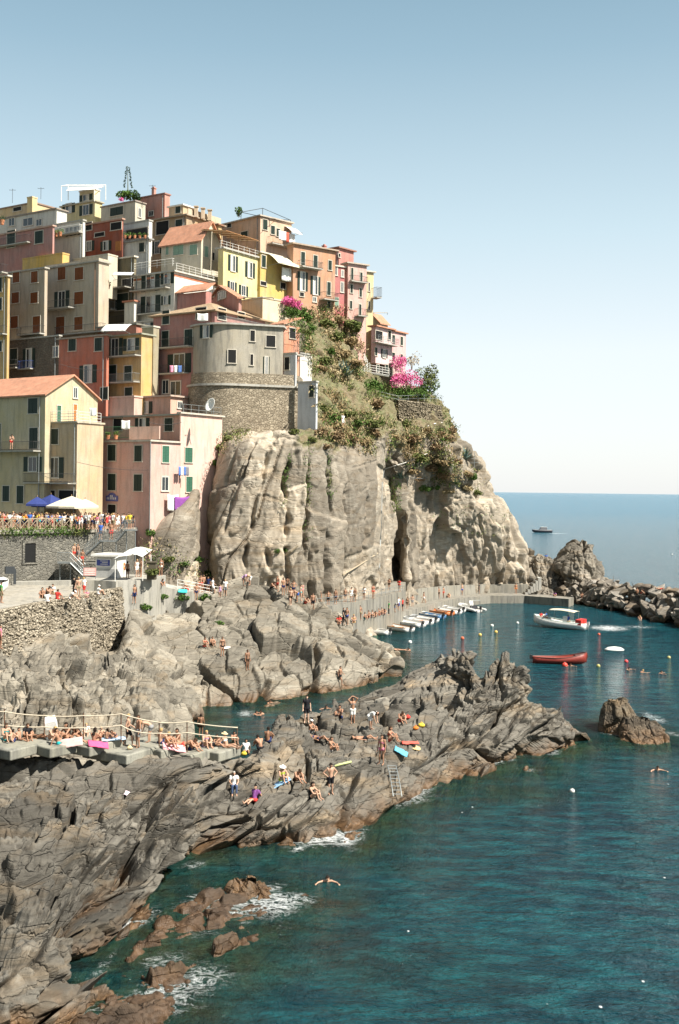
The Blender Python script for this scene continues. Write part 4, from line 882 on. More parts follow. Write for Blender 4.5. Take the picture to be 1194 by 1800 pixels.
house('small white hut roof with red edge between the dark recess and the white house', 236, 151.5, 14, 219, 242, 530, 575, (.60,.55,.46), over=.25, corn=stucco((.5,.17,.08)), deep=4)
house('low rooftop block with white skylight above the red and ochre houses', 240, 146, 14, 172, 262, 571, 600, (.45,.18,.12), over=.25, corn=stucco((.22,.21,.17)), deep=3, front=[('D',184,573,190,583)])
house('dark backyard wall with shuttered windows behind the purple house', 300, 148, 14, 236, 312, 562, 640, (.35,.31,.25), over=.1, deep=4, front=[('O',248,568,270,590)])
# --- the right-hand row on the crest
house('orange terracotta row house with long balconies and tall green shutters', 516, 164, 52, 505, 590, 429, 560, (.47,.25,.145), roof='flat', over=.4, corn=stucco((.40,.30,.22)), deep=8,
  side=[('C',529,443,536,466),('C',551,449,558,472),('C',577,458,583,475),('O',523,478,541,511),('O',546,486,563,518),('C',575,496,581,519),('D',527,514,534,521),('W',550,522,556,531),('C',576,528,581,541)], bal=[('s',524,560,469,dict(out=1.2,hgt=.9)),('s',562,588,526,dict(out=1.2,hgt=1))])
house('crimson narrow house slice between the orange and pink row houses', 588, 170, 55, 584, 606, 468, 566, (.42,.13,.12), over=.2, deep=8, side=[('W',588,468,593,484),('W',600,475,604,487),('W',599,496,604,514),('L',588,523,595,539)])
house('dusty red gabled house top behind the crest row', 596, 175, 40, 556, 622, 436, 500, (.48,.20,.16), roof='flat', over=.35, corn=stucco((.35,.17,.12)), deep=6, side=[('D',595,446,598,452)], chim=[(.7,.1,.8)])
house('pink row house with four rows of narrow windows at the crest end', 612, 171, 58, 604, 645, 463, 580, (.60,.34,.28), over=.35, corn=stucco((.45,.36,.28)), deep=8,
  side=[('P',617,471,621,492),('P',633,479,637,498),('P',616,500,620,515),('P',632,507,636,522),('P',615,529,619,543),('P',631,535,635,556)], bal=[('s',614,642,494,dict(out=.8,hgt=.8)),('s',624,641,555,dict(out=1,hgt=1))])
house('thin pale yellow house end with iron balcony, last of the crest row', 645, 176, 60, 640, 657, 478, 580, (.60,.48,.26), over=.3, deep=8, side=[('P',648,497,650,512),('P',648,530,650,545)], bal=[('s',653,662,524,dict(out=1.6,hgt=1.5,mat=IRON))])
house('small tan house roof behind the pink villa', 668, 196, 40, 640, 682, 567, 600, (.45,.34,.25), roof='gable_f', apex=(662,555), deep=3)
# pink villa on the spur
vil = house('pink villa on the spur with tiled roof, bay balcony and white stair', 656, 177, 40, 632, 668, 577, 665, (.60,.35,.33), over=.3, corn=TILE, deep=1, front=[('P',635,588,640,604),('P',646,585,651,599),('D',640,612,650,628)])
house('projecting pink bay of the villa with open loggia and bracketed balcony', 661, 174.5, 30, 653, 690, 574, 638, (.64,.45,.43), over=.45, corn=TILE, deep=0, side=[('D',660,582,672,597),('P',659,611,663,625),('O',670,614,681,629),('D',682,582,687,597)], bal=[('s',654,690,601,dict(out=1.2,mat=GREY,rails=4))])
house('main pink villa block with small dark windows beside the bougainvillea', 690, 178.5, 30, 655, 714, 582, 700, (.60,.36,.34), over=.3, corn=TILE, deep=2, side=[('P',688,589,694,602),('P',704,592,708,607),('P',689,620,694,632),('P',704,623,708,633)])
house('shaded stone undercroft of the pink villa behind the white rail', 690, 177.3, 30, 650, 692, 640, 672, (.20,.17,.13), over=.1, corn=CONC, deep=3, side=[('P',662,641,666,654),('P',677,641,682,655)], bal=[('s',650,700,660,dict(out=1.5,mat=GREY,rails=4,slab=False))], cat='undercroft', name='undercroft')

# ------------------------------------------------------------------ house fittings
def sheet(name, F, u0, v0, u1, v1, mat, label, cat, n=8, off=.18, amp=.07, par=None, grp=None):
    c, w, h = F.rect(u0, v0, u1, v1); m = MB(); vs = []; nx, nz = n*2, 6
    for j in range(nz+1):
        for i in range(nx+1):
            s = i/nx; q = j/nz; o = off+amp*math.sin(s*n*2.1+c.x)*(0.3+q)
            vs.append(c+F.d*(s-.5)*w+Vector((0,0,(.5-q)*h-.06*w*math.sin(math.pi*s)))+F.n*o)
    m.add(vs, [(j*(nx+1)+i, j*(nx+1)+i+1, (j+1)*(nx+1)+i+1, (j+1)*(nx+1)+i) for j in range(nz) for i in range(nx)])
    o = m.build(name, mat, par, True); 
    sm = o.modifiers.new('thick', 'SOLIDIFY'); sm.thickness = .02
    return tag(o, label, cat, grp) if not par else o
LW = plain((.75,.74,.70), .9, .1, key='white_cloth'); PUR = plain((.22,.07,.28), .9, .1, key='purple_cloth'); PKC = plain((.75,.30,.42), .9, .1, key='pink_cloth'); BLC = plain((.10,.18,.42), .9, .1, key='blue_cloth'); RDC = plain((.62,.12,.08), .9, .1, key='red_cloth')
F2 = hc[2]
sheet('bed_sheet', F2, 289, 869, 308, 897, LW, 'white sheet hanging beside the purple sheet on the pink house', 'sheet', off=.5)
sheet('bed_sheet', F2, 300, 872, 326, 897, PUR, 'purple sheet hanging low on the sunny side of the pink house', 'sheet', off=.62)
for k, (u0, u1, mt, tx) in enumerate([(306,310,BLC,'blue'),(310,314,LW,'white'),(315,319,BLC,'navy'),(319,324,plain((.2,.2,.22),.9,.1,key='grey_cloth'),'grey')]):
    sheet('laundry', F2, u0, 820, u1, 836, mt, f'{tx} garment on the washing line between the two green shutters, piece {k+1} from the left', 'laundry', off=.7, n=3)
sheet('laundry', hp[2], 480, 408, 493, 424, LW, 'white sheet on the washing line of the peach house', 'laundry', off=1.3)
sheet('laundry', hp[2], 494, 411, 498, 428, RDC, 'red towel on the washing line of the peach house', 'laundry', off=1.3, n=3)
sheet('laundry', hp[2], 499, 413, 508, 430, LW, 'white cloth right of the red towel on the peach house line', 'laundry', off=1.3, n=5)
sheet('laundry', hm[2], 486, 471, 498, 495, LW, 'left of two white shirts hung on the mustard yellow house', 'laundry', off=1.1, n=5)
sheet('laundry', hm[2], 499, 473, 511, 497, LW, 'right of two white shirts hung on the mustard yellow house', 'laundry', off=1.1, n=5)
FP = Face(P(320,655,137.5), (1,-.1,0), (-.1,-1,0))
for u0, u1, mt, tx in ((300,306,PKC,'pink'),(307,313,LW,'white'),(314,321,BLC,'blue')):
    sheet('laundry', FP, u0, 643, u1, 655, mt, f'{tx} towel over the lower balcony of the dusky pink house', 'laundry', off=.4, n=3)
FPt = Face(P(221,745,129), (1,0,0), (0,-1,0)); sheet('laundry', FPt, 214, 739, 229, 754, LW, 'white cloth drying on the roof terrace of the pink house', 'laundry', n=4)
FPy = Face(P(165,722,128), (1,0,0), (0,-1,0)); sheet('laundry', FPy, 158, 717, 170, 731, LW, 'white shirt drying beside the yellow gable', 'laundry', n=4)
FW = Face(P(348,556,139), (1,0,0), (0,-1,0)); sheet('laundry', FW, 347, 551, 366, 564, LW, 'white towel drying on the tower roof rail', 'laundry', n=4)
def awning(label, F, u0, u1, v, out, drop, mat, off=0):
    a, b = F.hit(u0, v), F.hit(u1, v); w = (b-a).dot(F.d); n = F.n; z = Vector((0,0,1)); m = MB(); k = 10; vs = []
    for j in range(6):
        for i in range(k+1): vs.append(a+F.d*(w*i/k)+n*(off+out*j/5)-z*(drop*(j/5)**1.4-.05*math.sin(i*3.1)))
    m.add(vs, [(j*(k+1)+i, j*(k+1)+i+1, (j+1)*(k+1)+i+1, (j+1)*(k+1)+i) for j in range(5) for i in range(k)])
    root = empty('awning', a, label, 'awning'); o = m.build('canopy', mat, root, True); o.modifiers.new('t', 'SOLIDIFY').thickness = .04
    m = MB()
    for q in (a, b): m.tube([q-z*drop*1.1, q-z*drop+n*out], .03, 4)
    m.tube([a+n*out-z*drop, b+n*out-z*drop], .03, 4); m.build('frame', GREY, root)
awning('cream awning over the balcony of the mustard yellow house', hm[2], 470, 516, 446, 2.2, 1.6, plain((.72,.66,.50), .9, .1, key='cream_canvas'))
awning('white awning catching the sun at the end of the peach house', hp[2], 500, 517, 398, 2.0, 1.3, LW)
Fd = Face(P(220,488,153.5), (1,0,0), (0,-1,0)); awning('flat white awning in the dark recess left of the white house', Fd, 203, 237, 479, 2.4, .8, LW)
Fe = Face(P(215,580,143), (1,-.2,0), (-.2,-1,0)); awning('white sloping skylight sheet above the ochre house', Fe, 189, 232, 571, 2.2, 1.1, LW)
Ft = Face(P(460,528,146), (1,0,0), (0,-1,0)); awning('tan awning over the roof terrace of the cream block', Ft, 430, 482, 524, 2.2, .3, stucco((.48,.33,.16)))
Fo = Face(P(670,552,190), (1,0,0), (0,-1,0)); awning('orange sunshade behind the pale yellow end house', Fo, 656, 681, 550, 2.0, .3, stucco((.65,.42,.16)))
# satellite dish
ds = empty('satellite_dish', P(372,726,131), 'white satellite dish on the parapet of the pale pink house', 'dish'); m = MB(); vs = []; c = P(372,713,131.2)
ax = Vector((-.6,-.75,.35)).normalized(); s1 = ax.cross(Vector((0,0,1))).normalized(); s2 = ax.cross(s1)
for j in range(6):
    for i in range(20): r = .72*j/5; th = 2*math.pi*i/20; vs.append(c+(s1*math.cos(th)*r+s2*math.sin(th)*r*1.15)+ax*(.28*(j/5)**2))
m.add(vs, [(j*20+i, j*20+(i+1) % 20, (j+1)*20+(i+1) % 20, (j+1)*20+i) for j in range(5) for i in range(20)]); o = m.build('reflector', WHT, ds, True); o.modifiers.new('t', 'SOLIDIFY').thickness = .03
m = MB(); m.tube([P(372,727,131.5), c], .05, 6); m.build('mast', GREY, ds); m = MB(); m.tube([c-s2*.6, c+ax*.8], .02, 4); m.tube([c+ax*.78, c+ax*.9], .06, 6); m.build('arm', GREY, ds)
# bar sign (blue arched board)
def bar_sign():
    F = hc[1]; root = empty('bar_sign', F.hit(197,875)+F.n*.05, 'blue arched bar sign with pale lettering on the pink house', 'sign')
    c, w, h = F.rect(187,866,208,881); m = MB(); pts = []
    prof = [(-.5,-.5),(.5,-.5),(.5,.1),(.3,.2),(.2,.42),(0,.5),(-.2,.42),(-.3,.2),(-.5,.1)]
    f = [c+F.d*(-x*w)+Vector((0,0,y*h))+F.n*.08 for x, y in prof]; b = [p-F.n*.06 for p in f]; n = len(f)
    m.add(f+b, [tuple(range(n)), tuple(range(n, 2*n))[::-1]]+[(i, i+n, (i+1) % n+n, (i+1) % n) for i in range(n)]); m.build('board', plain((.10,.11,.30),.5,.4,key='blue_board'), root)
    m = MB()
    for x in (-.34,-.2,-.06,.08,.22,.34): m.box(c+F.d*(x*w)+Vector((0,0,-.3*h))+F.n*.081, F.d*.12, F.n*.01, (0,0,.25 if abs(x)>.1 else .5))
    m.build('lettering', WHT, root)
bar_sign()
# drainpipes and cables on the pink house
dp = hc[3]+hc[2].n*.12+hc[1].n*.12; m = MB(); m.tube([dp, Vector((dp.x, dp.y, P(265,934,127).z))], .06, 6); o = m.build('drainpipe', GREY, h2)
def pole_lamp(): pass
# skyline details
def antenna(u, v, D, h, label):
    p = P(u, v, D); r = empty('antenna', p, label, 'antenna'); m = MB(); m.tube([p, p+V3(0,0,h)], .03, 4); m.build('mast', IRON, r)
    m = MB(); m.tube([p+V3(-.5,0,h*.9), p+V3(.5,0,h*.9)], .02, 4)
    for k in range(5): m.tube([p+V3(-.45+.22*k,-.3,h*.9), p+V3(-.45+.22*k,.3,h*.9)], .015, 4)
    m.build('crossbar', IRON, r)
antenna(22,357,173,2.2,'thin antenna on the tan skyline house at far left'); antenna(72,350,173,1.8,'antenna right of the ochre wall end on the skyline'); antenna(268,341,176,1.4,'antenna beside the terracotta chimney')
rf = empty('roof_frame', P(460,378,172), 'thin pipe frame over the peach house roof terrace', 'frame'); m = MB()
q = [P(424,373,172), P(462,366,176), P(511,387,180), P(474,384,170)]
m.tube(q+[q[0]], .045, 4)
for x in q: m.tube([x, x-V3(0,0,1.3)], .045, 4)
m.build('pipe', IRON, rf)
for k, (u, v, D, tx) in enumerate([(345,377,168,'left'),(357,380,169,'middle'),(369,383,170,'right')]):
    o = MB().cbox(P(u,v-4,D), .5, .5, 1.5).cbox(P(u,v-4,D)+V3(0,0,.82), .7, .7, .14).build('chimney_stack', stucco((.55,.42,.28))); tag(o, f'{tx} of three small tan chimney posts on the brown ochre parapet', 'chimney')
# ------------------------------------------------------------------ terrace, walls, quay, steps
def slab(name, pts, zt, zb, mat, label=None, cat=None, kind=None, taper=0):
    m = MB(); m.prism([(p.x, p.y) for p in pts], zb, zt)
    # outward winding
    me = bmesh.new(); o = m.build(name, mat); me.from_mesh(o.data); bmesh.ops.recalc_face_normals(me, faces=me.faces[:]); me.to_mesh(o.data); me.free()
    return tag(o, label, cat, kind=kind)
ZT = 13.5
PAVE = stucco((.33,.30,.245), .8)
TWALL = rubble((.13,.125,.11),(.24,.225,.19),(.21,.20,.17),2.2,'terrace_masonry')
tw = [G(-90,936,ZT), G(0,933,ZT), G(165,930,ZT), G(240,927,ZT)]
slab('terrace_pavement', tw+[V3(tw[3].x+2, 131, 0), V3(tw[3].x+2, 150, 0), V3(tw[0].x-5, 150, 0)], ZT, ZT-.35, PAVE, kind='structure')
inn = [p+V3(0,.25,0) for p in tw]
slab('terrace_wall', inn[:3]+[inn[2]+V3(3.2,.6,0), V3(inn[2].x+3.2, 128, 0), V3(inn[0].x, 128, 0)], ZT-.36, 1.0, TWALL, 'tall dark stained stone wall under the crowded terrace with one black opening', 'wall')
TF = Face(inn[1], (inn[2]-inn[1]).normalized()*V3(1,1,0), Vector((0,-1,0)))
d_ = (inn[2]-inn[1]); d_.z = 0; d_.normalize(); TF = Face(inn[1], d_, Vector((d_.y, -d_.x, 0)))
twall = bpy.data.objects['terrace_wall']
c, w, h = TF.rect(43, 955, 62, 989); m = MB(); m.box(c-d_*w/2-V3(0,0,h/2)+TF.n*.01, d_*w, TF.n*.04, (0,0,h)); m.build('opening', DARK, twall)
m = MB()
for a0, a1, b0, b1 in ((-w/2-.25,-w/2,-h/2,h/2+.3),(w/2,w/2+.25,-h/2,h/2+.3),(-w/2,w/2,h/2,h/2+.3),(-w/2-.3,w/2+.3,-h/2-.15,-h/2)): m.box(c+d_*a0+V3(0,0,b0)+TF.n*.01, d_*(a1-a0), TF.n*.12, (0,0,b1-b0))
m.build('surround', TWALL, twall)
# x-braced timber fence
PALE = plain((.34,.28,.20), .8, .2, key='bleached_timber')
fr = empty('wooden_fence', tw[1], 'bleached timber fence with crossed braces along the crowded terrace edge', 'fence')
fp = [tw[0]+V3(0,.15,0), tw[1]+V3(0,.15,0), tw[2]+V3(0,.15,0)]
L_ = (fp[2]-fp[0]).length; nf = 18; q_ = []
for i in range(nf+1):
    t = i/nf*L_; a = (fp[1]-fp[0]).length; q_.append(fp[0]+(fp[1]-fp[0])*(t/a) if t < a else fp[1]+(fp[2]-fp[1])*((t-a)/(L_-a)))
for i, p in enumerate(q_):
    m = MB(); m.cbox(p+V3(0,0,.6), .13, .13, 1.25); m.build('post', PALE, fr)
    if i < nf:
        n_ = q_[i+1]; m = MB()
        m.tube([p+V3(0,0,1.15), n_+V3(0,0,1.15)], .05, 4); m.tube([p+V3(0,0,.12), n_+V3(0,0,.12)], .045, 4); m.build('rail', PALE, fr)
        m = MB(); m.tube([p+V3(0,0,.15), n_+V3(0,0,1.12)], .035, 4); m.tube([p+V3(0,-.05,1.12), n_+V3(0,-.05,.15)], .035, 4); m.build('cross_brace', PALE, fr)
# parasols
def parasol(label, u, v, D, w, col, sq=4, rise=.75, rz=.5):
    p = P(u, v, D); z0 = ZT; r = empty('parasol', (p.x, p.y, z0), label, 'parasol'); top = Vector((p.x, p.y, p.z))
    m = MB(); m.tube([V3(p.x, p.y, z0), top], .04, 6); m.build('pole', WOOD, r)
    m = MB(); k = 8; vs = [top]; R1 = w/2
    def rim(i, f, dz):
        th = rz+2*math.pi*i/k; rr = R1*(1 if i % 2 == 0 else .80 if sq == 4 else .97); return top+V3(math.cos(th)*rr*f, math.sin(th)*rr*f, -rise*f**1.15+dz)
    for f in (.5, 1.0): vs += [rim(i, f, 0) for i in range(k)]
    vs += [rim(i, 1.0, -.22) for i in range(k)]
    fs = [(0, 1+i, 1+(i+1) % k) for i in range(k)]+[(1+i, 9+i, 9+(i+1) % k, 1+(i+1) % k) for i in range(k)]+[(9+i, 17+i, 17+(i+1) % k, 9+(i+1) % k) for i in range(k)]
    m.add(vs, fs); o = m.build('canopy', col, r); o.modifiers.new('t', 'SOLIDIFY').thickness = .02
    m = MB()
    for i in range(0, k, 2): m.tube([top-V3(0,0,.1), rim(i, 1, -.03)], .015, 4)
    m.tube([top, top+V3(0,0,.18)], .05, 6); m.build('ribs', WOOD, r)
NAVY = plain((.035,.05,.17), .8, .1, key='navy_canvas'); CRM = plain((.60,.54,.42), .85, .1, key='cream_canvas')
parasol('cream square parasol in front of the pink house, right of the blue one', 126, 872, 123.5, 5.4, CRM, rise=1.1, rz=.35)
parasol('cream parasol partly behind the front cream one beside the bar sign', 150, 877, 125.3, 3.6, CRM, rise=.8, rz=.8)
parasol('dark blue parasol over the terrace crowd left of the cream one', 90, 869, 126, 4.2, NAVY, rise=1.2, rz=.2)
parasol('smaller dark blue parasol at the left of the pair of blue ones', 66, 873, 124.6, 3.0, NAVY, rise=.8, rz=.9)
# platform with rubble wall
ZP = 8.2
RW = rubble((.28,.24,.18),(.44,.385,.30),(.15,.125,.09),2.6,'dry_stone', lo=.05)
pf = [G(-70,1098,ZP), G(0,1082,ZP), G(100,1062,ZP), G(196,1043,ZP), G(204,1046,ZP-.05)]
edge = pf[:4]; bk = [V3(edge[3].x+.6, edge[3].y+5, 0), V3(edge[3].x-1, 118, 0), V3(edge[0].x-12, 118, 0)]
def wall_mesh(pts, zt, zb, lean, mat, name, label, seed, amp=.13, nu=520, nv=150, capw=.6):
    L = np.array([[p.x, p.y] for p in pts]); s = np.concatenate([[0], np.cumsum(np.linalg.norm(np.diff(L, axis=0), axis=1))]); t = np.linspace(0, s[-1], nu)
    xy = np.stack([np.interp(t, s, L[:,0]), np.interp(t, s, L[:,1])], 1); d = np.gradient(xy, axis=0); d /= np.linalg.norm(d, axis=1, keepdims=True); n = np.stack([d[:,1], -d[:,0]], 1)
    rowsz = np.linspace(zb, zt, nv); A = np.zeros((nv+3, nu, 3))
    for j, z in enumerate(rowsz): A[j,:,:2] = xy+n*(lean*(zt-z)/(zt-zb)); A[j,:,2] = z
    for j, (o, dz) in enumerate(((-.05,.05),(-capw*.8,.06),(-capw,-.3))): A[nv+j,:,:2] = xy+n*o; A[nv+j,:,2] = zt+dz
    X = A.reshape(-1, 3); N = grid_normals(A).reshape(-1, 3)
    f = facets(np.stack([X[:,0]+X[:,1]*.6, X[:,1]*.3, X[:,2]*1.9], 1)*2.0, seed, .5, 1.0, .16)
    k = np.ones((nv+3, nu)); k[nv-2:] = .25
    V = X+np.concatenate([np.repeat(n[None], nv+3, 0).reshape(-1, 2), np.zeros((len(X), 1))], 1)*(f*amp*k.reshape(-1)+.15*fbm(X*.35, 3, seed))[:,None]
    o = npmesh(name, V, gridfaces(nv+3, nu), mat); tag(o, label, 'wall'); return o
wall_mesh(edge+[V3(edge[3].x+.55, edge[3].y+.5, 0), V3(edge[3].x+.8, edge[3].y+6, 0)], ZP+.35, 1.0, .5, RW, 'stone_wall', 'pale rubble stone retaining wall with rounded coping below the sitting platform', 5)
slab('platform', [p+V3(0,.4,0) for p in edge]+bk, ZP-.05, 3, PAVE, kind='structure')
o = MB().box(P(30,1046,112), P(190,1040,112)-P(30,1046,112), V3(0,1.0,0), (0,0,.5)).box(P(20,1036,113.1), P(122,1034,113.1)-P(20,1036,113.1), V3(0,.8,0), (0,0,.75)).build('stone_bench', CONC); tag(o, 'long low stone bench ledge at the back of the sitting platform', 'bench')
# kiosk terrace and walkway
ZK = 9.15
kp = [G(166,1020,ZK), G(204,1022,ZK), G(266,1019,ZK)]
slab('kiosk_terrace', [V3(kp[0].x-1.5,kp[0].y,0), kp[0], kp[1], kp[2], kp[2]+V3(.5,6,0), V3(kp[0].x-1.5,116,0)], ZK, 2, stucco((.34,.32,.27), .9), 'concrete terrace block carrying the white kiosk, dark on its shaded side', 'terrace')
wk = [(266,1026,8.2),(300,1034,7.7),(345,1042,7.2),(405,1054,6.5)]
m = MB()
for (u, v, z), (u2, v2, z2) in zip(wk, wk[1:]):
    a, b = G(u, v, z), G(u2, v2, z2); p = [a, b, b+V3(.3,2.6,0), a+V3(.3,2.6,0)]; lo = [V3(q.x, q.y, 2.5) for q in p]
    m.add(p+lo, [(0,1,2,3),(0,4,5,1),(1,5,6,2),(3,2,6,7),(0,3,7,4)])
o = m.build('walkway', stucco((.36,.34,.29), .9)); o['kind'] = 'structure'
def rail_line(name, label, pts, hgt, bars, mat, r=.03, cat='railing', gap=1.4):
    root = empty(name, pts[0], label, cat); pp = []
    for a, b in zip(pts, pts[1:]):
        n = max(1, int((b-a).length/gap)); pp += [a+(b-a)*i/n for i in range(n)]
    pp.append(pts[-1])
    for p in pp: MB().tube([p, p+V3(0,0,hgt)], r, 5).build('post', mat, root)
    for k in range(bars): 
        z = hgt*(1-k/bars); MB().tube([p+V3(0,0,z) for p in pts], r*.9, 5).build('rail', mat, root)
    return root
rail_line('railing', 'white three bar railing along the walkway under the cliff foot', [G(u, v, z)+V3(0,.1,0) for u, v, z in [(312,1036,7.55),(345,1042,7.2),(403,1053,6.5)]], 1.0, 3, WHT, .035)
# steps from walkway down to the rocks
st = empty('stone_steps', G(250,1062,6.5), 'small stone steps beside the kiosk terrace going down to the rocks', 'steps')
for k in range(7): m = MB(); m.cbox(G(264,1030,7.6)+V3(-.28*k,-.75*k,-.34*k), 2.0, .8, .4, .25); m.build('tread', CONC, st)
rail_line('railing', 'thin cable handrail beside the small stone steps', [G(272,1024,8.3), G(238,1064,6.2)], .95, 1, GREY, .025)
# kiosk
kk = G(205,1017,ZK)
ki = empty('kiosk', kk, 'white ticket kiosk with flat projecting roof and a blue panel', 'kiosk')
FK = Face(G(206,1016,ZK), V3(-1,.18,0), V3(-.18,-1,0)); FK2 = Face(G(206,1016,ZK), V3(.25,1,0), V3(1,-.25,0)); c0 = G(206,1016,ZK); dk, ek = FK.d, FK2.d
wk_ = 2.15; hk_ = P(206,978,c0.y).z-ZK
m = MB(); m.box(c0, dk*wk_, ek*2.0, (0,0,hk_)); m.build('wall', stucco((.62,.60,.55), .3), ki)
m = MB(); m.box(c0-dk*.35-ek*.5+V3(0,0,hk_), dk*(wk_+.7), ek*3, (0,0,.2)); m.build('roof', WHT, ki)
m = MB(); m.box(c0-V3(0,0,-.02)+FK.n*.0, dk*wk_, FK.n*.05, (0,0,hk_*.40)); m.build('base_panel', stucco((.36,.36,.34), .5), ki)
c, w, h = FK.rect(169,982,196,996); b = c; m = MB(); m.box(b-dk*w/2-V3(0,0,h/2), dk*w, FK.n*.09, (0,0,h)); sg = m.build('panel', WHT, ki)
m = MB(); m.box(b-dk*(w/2-.12)-V3(0,0,h/2-.1)+FK.n*.091, dk*(w-.24), FK.n*.02, (0,0,h-.2)); pb = m.build('screen', plain((.05,.07,.28), .4, .4, key='blue_panel'), sg)
m = MB()
for i in range(3): m.box(b-dk*(w*.3)+V3(0,0,-h*.22+i*h*.2)+FK.n*.113, dk*(w*(.5-.12*(i%2))), FK.n*.006, (0,0,.06))
m.build('lettering', WHT, sg)
kc = empty('canopy', P(230,1016,107), 'white arched canopy on thin posts joined to the kiosk', 'canopy'); a = P(204,981,107.5); b = P(254,977,108.5); d = b-a; vs = []; nx = 14
for j in range(5):
    for i in range(nx+1): s = i/nx; vs.append(a+d*s+V3(.1*j,j*.8-1.0,.42*math.sin(math.pi*s)**.8-.0*j-.08*abs(math.sin(s*math.pi*5))+j*.12))
m = MB(); m.add(vs, [(j*(nx+1)+i, j*(nx+1)+i+1, (j+1)*(nx+1)+i+1, (j+1)*(nx+1)+i) for j in range(4) for i in range(nx)]); o = m.build('sunshade', LW, kc, True); o.modifiers.new('t', 'SOLIDIFY').thickness = .05
for q in (a+V3(.1,-.8,0), b+V3(0,-.8,0), b+V3(.3,2.0,0)): MB().tube([V3(q.x,q.y,ZK), q], .04, 5).build('post', WHT, kc)
sb = empty('notice_board', P(158,1013,109), 'red and white notice board on a frame beside the kiosk', 'sign'); FB = Face(P(158,1010,109), V3(1,0,0), V3(0,-1,0)); c, w, h = FB.rect(147,998,169,1012)
MB().box(c-FB.d*w/2-V3(0,0,h/2), FB.d*w, V3(0,.06,0), (0,0,h)).build('board', plain((.60,.32,.29), .6, .3, key='board_red'), sb)
m = MB()
for i in range(4): m.box(c-FB.d*w*.42+V3(0,-.008,-h*.38+i*h*.22), FB.d*w*.84, V3(0,.006,0), (0,0,h*.09))
m.build('lettering', WHT, sb)
m = MB()
for s in (-.45,.45): m.tube([c+FB.d*w*s+V3(0,.1,h/2), c+FB.d*w*s+V3(0,.1,-1.5)], .03, 4)
m.build('leg', GREY, sb)
tag(MB().box(P(258,1019,108.5), V3(.85,0,0), V3(0,.7,0), (0,0,1.6)).cbox(P(258,1019,108.5)+V3(.42,.35,1.66), 1.0, .85, .12).build('cabinet', plain((.10,.085,.06), .8, .2, key='dark_wood')), 'dark brown wooden cabinet at the right end of the kiosk terrace', 'cabinet')
# metal stairs from the terrace
ms = empty('metal_stairs', P(150,1000,114), 'grey galvanised stairs zigzagging down from the crowded terrace', 'stairs')
SG = plain((.24,.26,.26), .5, .5, .4, key='galvanised')
def flight(a, b, n, wd=1.1):
    for i in range(n):
        p = a+(b-a)*((i+.5)/n); MB().cbox(p, abs((b-a).x)/n*1.25, wd, .05).build('tread', SG, ms)
    m = MB()
    for s in (-wd/2, wd/2): m.tube([a+V3(0,s,-.05), b+V3(0,s,-.05)], .07, 4)
    m.build('stringer', SG, ms)
    for s in (-wd/2, wd/2):
        m = MB(); m.tube([a+V3(0,s,1), b+V3(0,s,1)], .03, 4); m.tube([a+V3(0,s,.5), b+V3(0,s,.5)], .018, 4)
        for i in range(n+1): p = a+(b-a)*(i/n)+V3(0,s,0); m.tube([p, p+V3(0,0,1)], .016, 4)
        m.build('handrail', SG, ms)
def landing(a, b, wd=1.3):
    m = MB(); m.box(V3(a.x,a.y-wd/2,a.z-.1), V3(b.x-a.x,0,0), V3(0,wd,0), (0,0,.1)); m.build('landing', SG, ms)
    m = MB(); n = max(2, int((b.x-a.x)/.14)); y = a.y-wd/2
    m.tube([V3(a.x,y,a.z+1), V3(b.x,y,a.z+1)], .03, 4); m.tube([V3(a.x,y,a.z+.08), V3(b.x,y,a.z+.08)], .02, 4)
    for i in range(n+1): x = a.x+(b.x-a.x)*i/n; m.tube([V3(x,y,a.z), V3(x,y,a.z+1)], .013, 4)
    m.build('handrail', SG, ms)
    for x in (a.x+.1, b.x-.1): MB().tube([V3(x,a.y,a.z-.1), V3(x,a.y,6)], .05, 5).build('leg', SG, ms)
DS = 117.0
flight(P(150,976,DS), P(180,949,DS), 9); landing(P(179,950,DS), P(206,950,DS)); flight(P(206,950,DS), P(222,931,DS), 6); landing(P(221,931,DS), P(240,931,DS))
landing(P(104,988,114), P(126,988,114)); flight(P(126,988,114), P(148,1010,114), 8)
# the dark ledge under the metal stairs
slab('lower_wall', [P(96,1000,115), P(168,1000,115), V3(P(168,1000,115).x,121,0), V3(P(96,1000,115).x,121,0)], P(100,990,115).z, 3, TWALL, 'dark lower wall block under the metal stairs', 'wall')
# quay
ZQ = 1.25
qf = [(560,1118),(614,1103),(668,1088),(740,1068),(797,1053),(862,1047),(922,1047),(1000,1053)]
qp = [G(u, v, ZQ) for u, v in qf]; qb = [p+V3(.2*i, wdt, 0) for i, (p, wdt) in enumerate(zip(qp, (10,9,8,6.5,5.5,5,4.5,3)))]
slab('quay', qp+qb[::-1], ZQ, -4, stucco((.235,.215,.175), 1.0), kind='structure')
